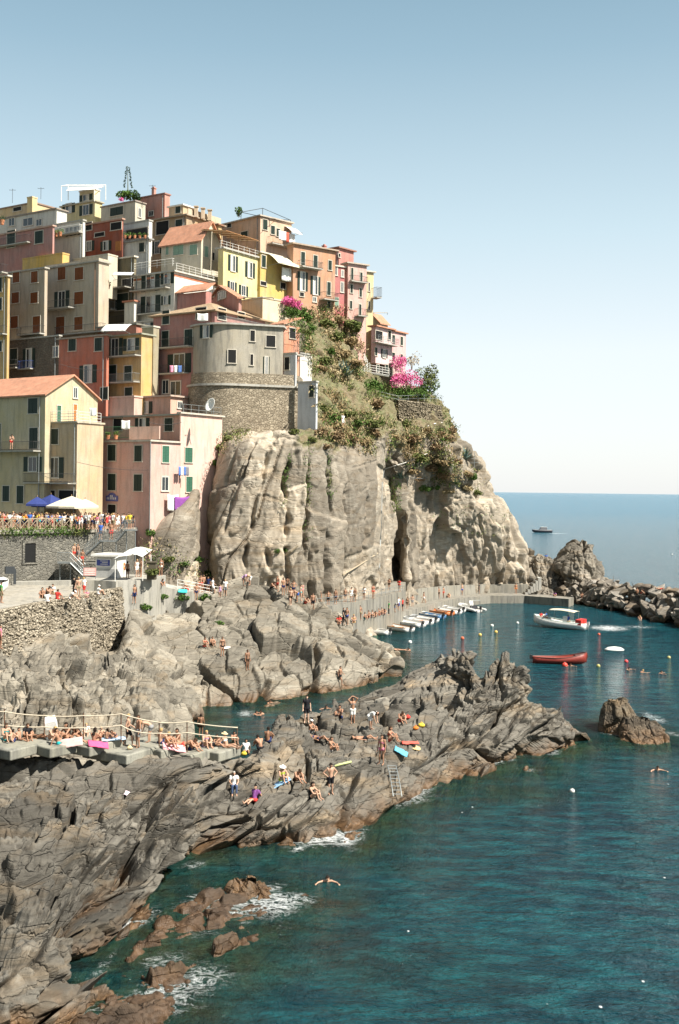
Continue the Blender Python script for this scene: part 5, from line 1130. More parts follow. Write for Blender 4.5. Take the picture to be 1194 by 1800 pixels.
# upper walkway with curved wall
uw = [(440,1068,4.6),(500,1070,4.6),(557,1067,4.6),(601,1061,4.6),(640,1054,4.6),(678,1047,4.5),(708,1041,4.4)]
up = [G(u, v, z) for u, v, z in uw]
slab('upper_walkway', up+[V3(up[-1].x+2,176,0), V3(up[0].x,160,0)], 4.5, 0, stucco((.235,.215,.175), 1.0), kind='structure')
wl2 = [(678,1047),(708,1041),(740,1034),(800,1029),(862,1027),(928,1027)]
wb = [G(678,1066,ZQ), G(708,1061,ZQ), G(740,1058,ZQ), G(800,1047.5,ZQ), G(862,1041.5,ZQ), G(930,1041.5,ZQ)]
m = MB(); t_ = [P(u, v, b.y) for (u, v), b in zip(wl2, wb)]
for i in range(len(wb)-1):
    a, b, c, d = wb[i]-V3(0,0,1), wb[i+1]-V3(0,0,1), t_[i+1], t_[i]; o = V3(.1,.5,0)
    m.add([a,b,c,d,a+o,b+o,c+o,d+o], [(0,1,2,3),(4,7,6,5),(3,2,6,7),(0,4,5,1),(0,3,7,4),(1,5,6,2)])
tag(m.build('harbour_wall', stucco((.26,.24,.195), 1.0)), 'long pale concrete parapet wall along the quay under the headland', 'wall')
rail_line('railing', 'thin grey railing on the curved upper walkway above the moored boats', [p+V3(0,.2,-.1) for p in up[2:]], 1.0, 2, GREY, .025)
qs = empty('quay_steps', G(918,1046,ZQ), 'short flight of concrete steps at the far end of the quay', 'steps')
for k in range(6): MB().cbox(G(926,1045,ZQ)+V3(.42*k,.9,.18+.32*k), .5, 2.2, .36+.64*k*.5).build('tread', CONC, qs)
# sawtooth concrete sunbathing steps
SC = stucco((.25,.24,.19), 1.0)
ss = empty('concrete_steps', G(200,1312,4.5), 'row of stepped concrete slabs with sunbathers above the grey strata', 'steps')
for u0, v0, u1, v1, z in [(-70,1322,19,1297,5.1),(19,1320,88,1303,5.0),(88,1316,158,1302,4.95),(158,1314,223,1297,4.85),(223,1328,284,1310,4.5),(284,1320,336,1305,4.4),(336,1328,385,1313,4.1),(385,1324,424,1312,4.0)]:
    a, b = G(u0, v0, z), G(u1, v1, z); d = (b-a); n = V3(-d.y, d.x, 0).normalized()
    m = MB(); m.box(a-V3(0,0,.5), d, n*3.0, (0,0,.5)); o = m.build('slab', SC, ss)
    bv = o.modifiers.new('b', 'BEVEL'); bv.width = .06; bv.segments = 2
ROPE = plain((.55,.48,.37), .9, .1, key='rope')
rr = empty('rope_railing', P(78,1295,58.6), 'two pale ropes on rusty posts along the sunbathing steps', 'railing')
RUST = plain((.12,.06,.035), .8, .2, key='rusty_iron')
for u, v0, v1 in [(8,1247,1300),(78,1256,1303),(147,1254,1302),(213,1253,1305),(280,1268,1312),(329,1267,1322),(417,1277,1318)]: MB().tube([P(u,v0,58.6), P(u,v1,58.6)], .03, 6).build('post', RUST, rr)
# cables strung between the houses
for k_, (p0, p1, tx) in enumerate([((60,828,126),(136,850,125),'thin cable sagging across the lower cream block above the parasols'),((135,812,125),(262,826,125.5),'thin dark cable crossing the pink house front between two window rows'),((262,742,128),(320,742,130),'washing line across the pale pink house terrace'),((106,640,139),(188,650,139),'cable drooping across the red house front')]):
    A_c, B_c = P(*p0), P(*p1); tag(MB().tube([A_c.lerp(B_c, i/10)-V3(0,0,1.2*(i/10)*(1-i/10)) for i in range(11)], .022, 4).build('cable', IRON), tx, 'cable')
def rope(pts, D=58.55, sag=3):
    o = []
    for (u, v), (u2, v2) in zip(pts, pts[1:]):
        for i in range(8): s = i/8; o.append(P(u+(u2-u)*s, v+(v2-v)*s+sag*4*s*(1-s)*.5, D))
    o.append(P(*pts[-1], D)); MB().tube(o, .032, 6).build('rope', ROPE, rr, True)
rope([(-60,1244),(8,1251),(78,1258),(147,1258),(213,1255),(280,1270),(329,1269),(418,1279)]); rope([(-60,1268),(8,1275),(78,1278),(147,1279),(213,1275),(240,1286),(280,1289),(329,1288),(418,1297)])

# ------------------------------------------------------------------ ray casting onto what stands so far
bpy.context.view_layer.update(); DEP = bpy.context.evaluated_depsgraph_get()
def hit(u, v, D=None):
    r = Vector(ray(u, v)).normalized(); ok, loc, nrm, _, ob, _ = scene.ray_cast(DEP, Vector((0,0,HCAM)), r)
    if not ok or loc.y > 240: return P(u, v, D or 100), Vector((0,0,1))
    return loc, nrm
HC = {}
def hh(u, v, D=None):
    k = (u, v)
    if k not in HC: HC[k] = hit(u, v, D)
    return HC[k]
# ladder
lp = [hit(688+k*1.7, 1346+k*9)[0]+V3(0,-.45,.12) for k in range(7)]
for k in range(1, 7): lp[k].y = min(lp[k].y, lp[k-1].y+.02)
ld = empty('ladder', lp[-1], 'steel bathing ladder fixed to the dark ledge above the water', 'ladder'); lp = [lp[0].lerp(lp[-1], k/6)+V3(0,-.35*math.sin(math.pi*k/6),.15*math.sin(math.pi*k/6)) for k in range(7)]
for s in (-.24,.24): MB().tube([p+V3(s,0,0) for p in lp], .03, 6).build('side_rail', SG, ld)
for k in range(9): q = lp[int(k*.7)].lerp(lp[min(6, int(k*.7)+1)], k*.7-int(k*.7)); MB().tube([q-V3(.24,0,0), q+V3(.24,0,0)], .022, 5).build('rung', GREY, ld)

# ------------------------------------------------------------------ vegetation
def leafmat(name, a, b):
    t = NT(name); n = t.noise(t.pos(), 1.3, 4, .7); n2 = t.noise(t.pos(), 9, 2)
    col = t.mix(t.ramp(n, [(.35,0.),(.65,1.)]), a, b); col = t.mix(t.ramp(n2, [(.4,0.),(.7,.6)]), col, sc3(b, 1.4)); t.fin(col, .8, .1); return t.m
LV = {'green': leafmat('green_leaves', (.035,.075,.018), (.09,.15,.035)), 'olive': leafmat('olive_leaves', (.065,.085,.025), (.145,.16,.055)), 'dry': leafmat('dry_brush', (.17,.12,.065), (.32,.24,.13)),
      'rust': leafmat('rusty_brush', (.16,.11,.06), (.27,.19,.11)), 'dark': leafmat('dark_leaves', (.02,.045,.018), (.045,.08,.03)), 'pink': leafmat('bougainvillea_flowers', (.45,.05,.18), (.70,.16,.34)), 'straw': leafmat('straw_grass', (.26,.20,.11), (.42,.34,.20))}
def leaves(n, rx, ry, rz, size, seed, lumps=7, hemi=True):
    r = np.random.default_rng(seed); C = r.normal(size=(lumps, 3)); C /= np.linalg.norm(C, axis=1, keepdims=True); C *= r.uniform(.25, .62, (lumps, 1))
    if hemi: C[:,2] = np.abs(C[:,2])*.9
    k = r.integers(0, lumps, n); d = r.normal(size=(n, 3)); d /= np.linalg.norm(d, axis=1, keepdims=True); p = C[k]+d*(r.uniform(.5, 1, (n, 1))**.5)*r.uniform(.3, .5, (lumps, 1))[k]
    p = p*np.array([rx, ry, rz]); a = r.normal(size=(n, 3)); a /= np.linalg.norm(a, axis=1, keepdims=True); b = np.cross(a, r.normal(size=(n, 3))); b /= np.linalg.norm(b, axis=1, keepdims=True)
    s = size*r.uniform(.5, 1.3, (n, 1)); V = np.stack([p-a*s, p+b*s*.55, p+a*s, p-b*s*.55], 1).reshape(-1, 3); F = np.arange(4*n).reshape(-1, 4); return V, F
PR = {}
def bush(u, v, D, rx, rz, kind, label, n=650, size=.13, grp=None, name='bush', dz=0):
    key = (kind, n, size)
    if key not in PR:
        V, F = leaves(n, 1, 1, 1, size, len(PR)+3); o = npmesh('foliage', V, F, LV[kind]); PR[key] = o.data; bpy.data.objects.remove(o)
    l, nr = hh(u, v, D); 
    o = bpy.data.objects.new(name, PR[key]); COL.objects.link(o); o.location = l+V3(0,0,dz); o.scale = (rx, rx*.9, rz); o.rotation_euler = (0,0,random.uniform(0,6)); return tag(o, label, 'bush', grp)
VB = [(533,560,'green',1.5,1.3),(545,578,'green',1.2,1.0),(524,548,'green',1.6,1.2),(537,610,'green',1.0,1.2),(540,590,'olive',1.2,1),(575,575,'olive',2.0,1.4),(598,565,'dry',2.1,1.4),(615,578,'olive',2.2,1.6),(590,600,'olive',2.4,1.7),(612,605,'dry',2.0,1.5),(625,575,'green',1.6,1.2),
      (600,625,'dry',1.9,1.3),(570,640,'olive',1.6,1.2),(580,620,'green',1.2,.9),(560,650,'dry',1.6,1),(625,640,'dry',1.7,1.2),(655,680,'green',1.7,1.3),(668,690,'green',1.7,1.1),(690,688,'green',2.2,1.3),(706,692,'green',2.1,1.2),(722,696,'olive',1.6,1.1),(737,690,'green',1.5,1.3),
      (566,720,'olive',1.3,.9),(585,735,'green',1.4,.8),(608,733,'olive',1.6,.9),(632,745,'green',1.6,.9),(650,748,'olive',1.6,1),(665,745,'green',1.4,.9),(566,765,'rust',1.6,1.1),(590,770,'rust',1.6,1.2),(615,775,'rust',1.6,1.1),(640,780,'dry',1.5,1.1),(655,765,'rust',1.5,1),
      (668,715,'rust',2.0,1.4),(690,770,'dry',1.7,1.1),(712,752,'olive',1.8,1.4),(725,775,'rust',1.7,1.2),(745,760,'dry',1.6,1.1),(762,790,'rust',1.8,1.3),(775,770,'rust',1.6,1.2),(790,775,'rust',1.5,1.3),(793,760,'rust',1.3,1.2),(735,808,'olive',2.0,1.2),(755,825,'rust',2.1,1.3),(775,815,'dry',2.0,1.3),
      (800,815,'rust',1.9,1.2),(815,835,'dry',1.9,1.2),(830,840,'green',1.3,1.1),(785,838,'rust',2.0,1.2),(720,830,'dry',1.8,1.1),(745,860,'green',1.2,1.0),(765,858,'green',1.1,.9),(742,845,'rust',1.5,1),(820,860,'straw',1.5,.9),(838,868,'olive',1.2,.8),(790,865,'straw',1.5,.8),(385,790,'olive',1.1,.8),(400,775,'olive',1.1,.8),(375,815,'green',.9,.7),
      (520,762,'olive',1.0,.7),(548,775,'olive',.9,.6),(575,788,'rust',1.2,.7),(345,985,'green',1.2,.7),(300,985,'olive',1.1,.6),(325,992,'green',.9,.6),(272,1008,'olive',1.0,.6),(362,1010,'green',.9,.8),(500,968,'green',.8,.5),(487,970,'green',.6,.5),(265,938,'green',.9,.8),(255,1068,'green',.9,.6),(360,1052,'green',.9,.7),(320,1052,'green',.9,.6),(384,1098,'green',.7,.6),(285,1050,'green',.8,.5)]
KN = {'green': 'leafy green', 'olive': 'dull olive', 'dry': 'dry yellow brown', 'rust': 'rusty brown dried', 'straw': 'pale straw coloured'}
LM_ = [(556,720,'the bluish lean-to tower'),(510,528,'the small bougainvillea'),(606,655,'the large agave'),(650,650,'the white villa stairs'),(712,668,'the big bougainvillea'),(755,672,'the rounded garden tree'),(740,730,'the mossy terrace wall'),(676,826,'the pipe bend'),(752,765,'the white bent handrail'),(640,753,'the long wooden handrail'),(834,820,'the thin mast'),(600,540,'the crest row houses'),(400,740,'the stone bastion'),(720,840,'the slack cable'),(770,900,'the bare headland face'),(600,740,'the walker in white'),(320,1040,'the white walkway railing'),(230,1000,'the kiosk canopy'),(505,975,'the cliff ledge beam'),(818,808,'the spiky skyline agave')]
USED_ = {}
def lm(u, v):
    x, y, n = min(LM_, key=lambda q: (q[0]-u)**2+(q[1]-v)**2); dx, dy = u-x, v-y
    r = ('right of' if dx > 0 else 'left of') if abs(dx) > abs(dy) else ('below' if dy > 0 else 'above'); r = ('just ' if abs(dx)+abs(dy) < 22 else '')+r
    k = r+n; USED_[k] = USED_.get(k, 0)+1; return f'{r} {n}'
def where(u, v):
    if u < 410 and v > 900: return 'growing between the shore rocks and the cliff foot'
    if u < 410: return 'growing on the left lip of the bare cliff'
    if v > 950: return 'on a ledge low on the bare cliff'
    if v < 660: return 'on the steep slope below the crest houses'
    if v < 700: return 'around the garden of the pink villa'
    if v < 790: return 'on the terraces below the pink villa'
    return 'on the headland shoulder above the sea'
for u, v, k, rx, rz in VB:
    bush(u, v, 150, rx, rz, k, f'{"broad" if rx > 1.75 else "small" if rx < 1.25 else "rounded"} {KN[k]} bush {lm(u, v)}', grp='bushes on the headland slope')
# flowering shrubs and trees
def shrub(name, label, cat, parts, stems):
    b = stems[0][0]; root = empty(name, b, label, cat)
    for s in stems: MB().tube(s, [.09, .06, .03][:len(s)] if len(s) < 4 else .05, 5).build('trunk', plain((.16,.12,.085), .9, .1, key='bark'), root)
    for k, (c, rx, rz, kind, n, size, sd) in enumerate(parts):
        V, F = leaves(n, rx, rx*.8, rz, size, sd, 12, False); V = V+np.array(c)-np.array(root.location); o = npmesh('crown' if k == 0 else 'foliage', V, F, LV[kind]); o.parent = root
p = P(712,690,172)
shrub('bougainvillea', 'big magenta bougainvillea blooming beside the pink villa', 'flowering shrub', [(P(713,668,172),2.9,1.9,'pink',1500,.15,1),(P(703,640,174),1.9,1.7,'pink',800,.14,2),(P(716,690,172),3.0,1.1,'green',900,.15,3)], [[p, P(706,660,172), P(702,640,173)],[p, P(716,670,172)]])
p = P(514,545,150)
shrub('bougainvillea', 'smaller magenta bougainvillea spilling beside the cream block', 'flowering shrub', [(P(511,528,150),1.7,1.1,'pink',700,.13,5),(P(521,537,150),1.2,.8,'pink',300,.13,6),(P(516,547,150),2.0,1.0,'green',700,.13,7)], [[p, P(512,530,150)]])
p = P(748,700,176)
shrub('tree', 'rounded green tree leaning out at the villa garden edge', 'tree', [(P(753,668,176),2.6,2.9,'olive',1300,.17,8),(P(744,690,175),2.0,1.6,'green',700,.16,9),(P(762,680,177),1.4,1.6,'green',350,.15,10)], [[p, P(750,680,176), P(754,660,176)],[p, P(760,675,177)]])
p = P(724,650,176)
shrub('tree', 'thin feathery pale green tree above the bougainvillea', 'tree', [(P(727,632,177),1.7,1.6,'straw',300,.13,11)], [[p, P(726,638,176), P(730,625,177)],[p,P(722,630,177)]])
p = P(222,352,178)
shrub('tree', 'dark green bushy garden tree on the skyline with a red flower clump', 'tree', [(P(224,341,178),2.0,1.1,'green',900,.17,12),(P(237,346,178),1.2,.8,'dark',400,.16,13),(P(213,351,177),.7,.4,'pink',120,.12,14)], [[p, P(224,342,178)]])
p = P(420,382,171)
shrub('tree', 'small green shrub beside the roof frame on the skyline', 'shrub', [(P(420,371,171),.7,.9,'green',260,.14,15)], [[p, P(420,372,171)]])
# agave flower stalk
ag = empty('agave', P(225,340,178), 'tall agave flower stalk with stacked tufts rising above the village skyline', 'agave')
MB().tube([P(225,340,178), P(225,315,178), P(224.5,292,178)], [.09,.06,.03], 6).build('stem', plain((.16,.17,.10), .9, .1, key='stalk'), ag)
V_, F_ = [], []
for k in range(15):
    v = 294+k*2.5; s = .35+.035*k
    for sg in (-1, 1):
        a, b = leaves(26, .26, .2, .13, .09, 60+k*2+sg, 3, False); a = a+np.array(P(225+sg*(2+(k*.33)), v+(.8 if sg > 0 else 0), 178))-np.array(ag.location); F_.append(b+sum(len(x) for x in V_)); V_.append(a)
o = npmesh('flower_tufts', np.concatenate(V_), np.concatenate(F_), LV['dark']); o.parent = ag
def agave(u, v, sc, label):
    l, _ = hh(u, v, 150); root = empty('agave', l, label, 'agave'); m = MB()
    for k in range(26):
        th = k*2.4; el = R(20+ (k % 5)*15); d = V3(math.cos(th)*math.cos(el), math.sin(th)*math.cos(el), math.sin(el)); s = d.cross(V3(0,0,1)).normalized()*.1*sc; L = sc*(.9+.2*(k % 3))
        a = l+d*.05; b = l+d*L*.55; c = l+d*L-V3(0,0,.06*L); up = V3(0,0,.03*sc)
        m.add([a-s*.7, a+s*.7, b+s, c, b-s, a-up, b-up*1.2], [(0,1,2,4),(4,2,3),(0,4,6,5),(5,6,2,1),(4,3,6),(6,3,2)])
    m.build('leaf_rosette', plain((.10,.15,.13), .6, .3, key='agave_leaf'), root)
agave(606,662,2.0,'large blue grey agave rosette on the slope left of the villa'); agave(598,655,1.4,'smaller agave rosette left of the large one'); agave(818,808,1.8,'dark spiky agave on the headland skyline near the mast'); agave(705,842,1.5,'agave rosette beside the white pipe bend'); agave(798,850,1.3,'blue grey agave on the right shoulder above the sea')
# ground cover
def inpoly(x, y, pl):
    c = False; j = len(pl)-1
    for i in range(len(pl)):
        if (pl[i][1] > y) != (pl[j][1] > y) and x < (pl[j][0]-pl[i][0])*(y-pl[i][1])/(pl[j][1]-pl[i][1])+pl[i][0]: c = not c
        j = i
    return c
def cover(name, poly, n, mats, size, seed, patch=.05, each=12, rad=.45, up=.35):
    r = random.Random(seed); xs = [p[0] for p in poly]; ys = [p[1] for p in poly]; acc = {k: [] for k in mats}; t = 0
    while t < n:
        u, v = r.uniform(min(xs), max(xs)), r.uniform(min(ys), max(ys))
        if not inpoly(u, v, poly): continue
        t += 1
        l, nr = hit(u, v, None)
        if l.y > 230 or l.y < 90: continue
        if name == 'scrub' and mnoise.noise(Vector((l.x, l.y*.5, l.z))*.33) < -.02: continue
        k = mats[int((mnoise.noise(Vector((l.x, l.y, l.z))*.22+V3(seed,0,0))*.9+.5)*len(mats)) % len(mats)] if r.random() < .8 else r.choice(mats)
        acc[k].append(l+nr*.1)
    for k, L in acc.items():
        if not L: continue
        C = np.repeat(np.array([tuple(x) for x in L]), each, 0); N = len(C); g = np.random.default_rng(seed); p = C+g.normal(size=(N, 3))*rad*np.array([1,.6,.6])+np.array([0,0,up*.5])
        a = g.normal(size=(N, 3))*np.array([.6,.6,1]); a /= np.linalg.norm(a, axis=1, keepdims=True); b = np.cross(a, g.normal(size=(N, 3))); b /= np.linalg.norm(b, axis=1, keepdims=True)
        s = size*g.uniform(.5, 1.4, (N, 1)); V = np.stack([p-a*s, p+b*s*.4, p+a*s, p-b*s*.4], 1).reshape(-1, 3)
        o = npmesh(name, V, np.arange(4*N).reshape(-1, 4), LV[k]); o['kind'] = 'stuff'
cover('scrub', [(545,540),(600,540),(640,610),(640,690),(775,705),(800,755),(812,790),(848,835),(856,855),(830,856),(780,850),(740,842),(700,825),(668,812),(600,782),(560,772),(556,700),(532,600)], 3400, ['dry','olive','straw','olive','dry','green'], .17, 1)
cover('green_scrub', [(500,535),(545,545),(548,620),(535,625)], 160, ['green','olive'], .16, 2)
cover('villa_garden', [(640,668),(735,690),(775,702),(700,706),(645,700)], 260, ['green','olive'], .17, 3)
cover('cliff_weeds', [(380,770),(430,752),(436,770),(392,800)], 120, ['olive','dry'], .13, 4, each=8)
for k, pl in enumerate([[(537,775),(546,775),(545,955),(538,955)],[(505,800),(510,800),(500,900),(496,900)],[(575,790),(579,790),(583,880),(579,880)]]): cover('crack_weeds', pl, 60, ['green','olive'], .11, 10+k, each=7, rad=.25)
cover('headland_weeds', [(690,840),(700,840),(700,900),(688,900)], 90, ['green','olive'], .13, 20, each=8)
cover('headland_weeds', [(740,870),(900,900),(890,960),(760,930)], 60, ['green','olive'], .13, 21, each=8)
cover('ledge_grass', [(250,940),(300,960),(380,1000),(370,1030),(300,1010),(260,1000)], 130, ['olive','straw','green'], .13, 22, each=8)
cover('wall_weeds', [(0,933),(160,931),(150,940),(0,943)], 200, ['green','olive'], .12, 23, each=10, rad=.3)
# handrails, pipes on the headland
def pipe(name, label, pts, mat, r=.06, D=150, cat='handrail', off=.25):
    q = []
    for u, v in pts:
        l, n = hh(u, v, D); q.append(l+V3(0,-off,off*.5))
    o = MB().tube(q, r, 6).build(name, mat); tag(o, label, cat)
pipe('handrail', 'white bent handrail at the top right of the headland path', [(778,744),(765,746),(752,750),(751,762)], WHT, .07, 166)
pipe('handrail', 'long thin wooden handrail below the villa garden', [(600,742),(625,750),(640,753),(665,756),(698,757)], PALE, .06)
pipe('handrail', 'pale pipe handrail running down to the bend above the cliff notch', [(754,798),(730,806),(712,815),(695,820),(676,826)], WHT, .06)
pipe('drainpipe', 'long vertical drainpipe beside the dark cliff notch', [(675,828),(672,850),(671,900),(669,950),(667,1000)], GREY, .07, 140, 'pipe')
pipe('cable', 'thin slack cable across the dry brush of the headland', [(705,840),(745,843),(770,835),(808,818)], GREY, .03, 160, 'cable')
pipe('beam', 'pale wooden beam lying on a cliff ledge', [(503,978),(512,971),(524,961)], PALE, .14, 131, 'beam'); pipe('beam', 'long pale timber leaning against the foot of the cliff', [(603,1012),(630,996),(664,974)], PALE, .1, 136, 'beam')
mt = empty('mast', P(834,822,170), 'thin mast with stays on the headland skyline', 'mast'); p = P(834,822,180); m = MB(); m.tube([p, P(834,795,180)], .04, 5); m.build('pole', GREY, mt); m = MB(); m.tube([P(827,814,180), P(842,813,180)], .03, 4); m.tube([P(829,806,180), P(840,806,180)], .03, 4); m.build('crossbar', GREY, mt)
# terrace walls with garden fence under the villa
gw = [P(700,708,168.5), P(735,706,172), P(777,706,180)]
rail_line('garden_fence', 'thin grey wire fence along the villa garden wall', [P(640,694,166)]+gw, 1.0, 2, GREY, .03, 'fence', 2)
wall_mesh([P(700,750,167.5)*1, P(740,748,171), P(777,745,178)], P(740,708,172).z, P(740,752,172).z-1.5, .4, rubble((.20,.165,.115),(.34,.29,.21),(.11,.09,.06),2.0,'garden_stone'), 'garden_wall', 'old mossy terrace wall of rubble stone under the villa garden', 9, .2, 200, 70)
# villa stair
vst = empty('white_stairs', P(640,660,168), 'white railed stairs climbing to the pink villa door', 'stairs')
for k, (a, b) in enumerate([((636,662),(650,650)),((646,646),(640,634)),((650,654),(684,660)),((640,668),(655,692))]):
    A, Bq = P(*a, 168), P(*b, 168); m = MB()
    for h_ in (0, .35, .7, 1.05): m.tube([A+V3(0,0,h_), Bq+V3(0,0,h_)], .035, 4)
    for i in range(4): q = A.lerp(Bq, i/3); m.tube([q, q+V3(0,0,1.05)], .035, 4)
    m.build('handrail', WHT, vst)
    m = MB(); m.box(A-V3(0,0,.2), Bq-A, V3(0,1.0,0), (0,0,.18)); m.build('flight', CONC, vst)
# terrace garden: planters
def pot(u, v, D, label, s=.35, kind='green'):
    p = P(u, v, D); r = empty('potted_plant', p, label, 'plant'); m = MB(); m.tube([p, p+V3(0,0,s)], [s*.35, s*.5], 8); m.build('pot', plain((.45,.19,.10), .8, .2, key='terracotta'), r)
    V, F = leaves(110, s*1.3, s*1.3, s*1.3, .09, int(u), 5); V = V+np.array([0,0,s]); o = npmesh('foliage', V, F, LV[kind]); o.parent = r
for u, tx in ((152,'leftmost'),(163,'second from left'),(176,'third from left'),(190,'fourth from left'),(204,'fifth from left')): pot(u, 772, 131, f'{tx} of the green plants behind the net rail', .5)
pot(106,415,160.6,'green shrub pot on the balcony of the white sunroom',.6); pot(99,416,160.6,'yellowish pot left of the green shrub on the sunroom balcony',.5,'olive'); pot(4,395,164,'dark green pot at the left end of the upper roof terrace',.7,'dark'); pot(190,508,154,'pale plant on the shaded recess ledge',.6,'olive')
for k, u in enumerate((220,228,237,246,255)): pot(u, 419, 160.5, f'plant {("first","second","third","fourth","fifth")[k]} from the left on the dark planted balcony', .45)
# ------------------------------------------------------------------ people
def lerp(a, b, t): return tuple(a[i]+(b[i]-a[i])*t for i in range(3))
def limb(sh, el, wr): return sh, el, wr
STAND = dict(pel=(0,0,.95), spi=(0,.0,1.16), che=(0,.0,1.36), nec=(0,.01,1.50), hea=(0,-.015,1.635),
  shL=(-.175,.01,1.43), elL=(-.235,.02,1.14), wrL=(-.25,-.06,.89), shR=(.175,.01,1.43), elR=(.235,.02,1.14), wrR=(.25,-.06,.89),
  hiL=(-.09,0,.93), knL=(-.10,-.02,.50), anL=(-.11,.02,.09), toL=(-.12,-.15,.035), hiR=(.09,0,.93), knR=(.10,-.02,.50), anR=(.11,.02,.09), toR=(.12,-.15,.035))
def pose(**k): d = dict(STAND); d.update(k); return d
def sit_base(zp, **k):
    d = dict(pel=(0,0,zp+.10), spi=(0,.03,zp+.31), che=(0,.0,zp+.51), nec=(0,-.03,zp+.64), hea=(0,-.07,zp+.775), shL=(-.175,-.01,zp+.57), shR=(.175,-.01,zp+.57), hiL=(-.09,-.01,zp+.09), hiR=(.09,-.01,zp+.09)); d.update(k); return d
POSES = {
 'stand': pose(knL=(-.11,-.06,.50), anL=(-.13,-.02,.09), toL=(-.16,-.18,.035)),
 'hips': pose(elL=(-.40,.08,1.20), wrL=(-.20,-.04,1.03), elR=(.40,.08,1.20), wrR=(.20,-.04,1.03), hea=(0,-.05,1.625)),
 'armsup': pose(elL=(-.34,-.08,1.60), wrL=(-.13,-.02,1.76), elR=(.30,-.12,1.66), wrR=(.10,.0,1.77)),
 'walk': pose(knL=(-.09,-.22,.53), anL=(-.10,-.24,.10), toL=(-.10,-.40,.05), knR=(.09,.06,.50), anR=(.10,.26,.14), toR=(.10,.12,.035), elL=(-.24,.12,1.16), wrL=(-.22,.05,.92), elR=(.24,-.06,1.15), wrR=(.22,-.26,1.02)),
 'bend': pose(pel=(0,.12,.92), spi=(0,-.05,1.06), che=(0,-.25,1.13), nec=(0,-.38,1.15), hea=(0,-.50,1.12), shL=(-.17,-.30,1.14), shR=(.17,-.30,1.14), elL=(-.2,-.34,.86), wrL=(-.15,-.42,.62), elR=(.2,-.34,.86), wrR=(.15,-.42,.62), hiL=(-.09,.12,.90), hiR=(.09,.12,.90), knL=(-.1,.0,.5), knR=(.1,.0,.5)),
 'lean': pose(che=(0,-.10,1.32), nec=(0,-.18,1.44), hea=(0,-.25,1.56), shL=(-.175,-.13,1.38), shR=(.175,-.13,1.38), elL=(-.22,-.26,1.12), wrL=(-.12,-.44,1.14), elR=(.22,-.26,1.12), wrR=(.12,-.44,1.14)),
 'sit_knees': sit_base(0, elL=(-.26,-.26,.36), wrL=(-.08,-.42,.34), elR=(.26,-.26,.36), wrR=(.08,-.42,.34), knL=(-.12,-.36,.44), anL=(-.11,-.50,.08), toL=(-.12,-.66,.03), knR=(.12,-.36,.44), anR=(.11,-.50,.08), toR=(.12,-.66,.03)),
 'sit_legs': sit_base(0, che=(0,.12,.48), nec=(0,.13,.62), hea=(0,.11,.765), shL=(-.175,.14,.55), shR=(.175,.14,.55), elL=(-.27,.28,.32), wrL=(-.28,.36,.06), elR=(.27,.28,.32), wrR=(.28,.36,.06), knL=(-.11,-.42,.16), anL=(-.12,-.82,.07), toL=(-.14,-.88,.20), knR=(.11,-.40,.22), anR=(.12,-.80,.07), toR=(.14,-.87,.20)),
 'sit_ledge': sit_base(0, elL=(-.25,-.14,.32), wrL=(-.13,-.36,.22), elR=(.25,-.14,.32), wrR=(.13,-.36,.22), knL=(-.12,-.42,.12), anL=(-.12,-.46,-.30), toL=(-.13,-.62,-.36), knR=(.12,-.42,.12), anR=(.12,-.46,-.30), toR=(.13,-.62,-.36)),
 'sit_fwd': sit_base(0, spi=(0,-.04,.30), che=(0,-.16,.45), nec=(0,-.26,.54), hea=(0,-.36,.62), shL=(-.175,-.18,.50), shR=(.175,-.18,.50), elL=(-.25,-.36,.34), wrL=(-.10,-.52,.26), elR=(.25,-.36,.34), wrR=(.10,-.52,.26), knL=(-.15,-.38,.38), anL=(-.12,-.62,.08), toL=(-.12,-.78,.03), knR=(.15,-.38,.38), anR=(.12,-.62,.08), toR=(.12,-.78,.03)),
 'lie': dict(pel=(0,0,.12), spi=(0,.22,.13), che=(0,.43,.14), nec=(0,.57,.15), hea=(0,.70,.18), shL=(-.175,.48,.13), elL=(-.28,.26,.10), wrL=(-.30,.02,.08), shR=(.175,.48,.13), elR=(.30,.60,.12), wrR=(.12,.78,.10), hiL=(-.09,0,.11), knL=(-.12,-.38,.30), anL=(-.12,-.66,.07), toL=(-.12,-.80,.05), hiR=(.09,0,.11), knR=(.11,-.43,.12), anR=(.12,-.84,.07), toR=(.16,-.90,.16)),
 'swim': dict(pel=(0,.45,-.35), spi=(0,.25,-.22), che=(0,.08,-.08), nec=(0,.0,.03), hea=(0,-.06,.13), shL=(-.18,.04,-.04), elL=(-.42,-.10,-.06), wrL=(-.50,-.34,-.04), shR=(.18,.04,-.04), elR=(.42,-.10,-.06), wrR=(.50,-.34,-.04), hiL=(-.09,.48,-.37), knL=(-.1,.85,-.5), anL=(-.1,1.2,-.55), toL=(-.1,1.35,-.6), hiR=(.09,.48,-.37), knR=(.1,.85,-.5), anR=(.1,1.2,-.55), toR=(.1,1.35,-.6)),
 'float': dict(pel=(0,0,.0), spi=(0,.22,.0), che=(0,.43,.02), nec=(0,.57,.04), hea=(0,.69,.09), shL=(-.175,.48,.0), elL=(-.36,.36,-.02), wrL=(-.52,.2,-.01), shR=(.175,.48,.0), elR=(.36,.36,-.02), wrR=(.52,.2,-.01), hiL=(-.09,0,-.01), knL=(-.13,-.42,-.01), anL=(-.14,-.82,-.01), toL=(-.14,-.92,.08), hiR=(.09,0,-.01), knR=(.13,-.42,-.01), anR=(.14,-.82,-.01), toR=(.14,-.92,.08)),
}
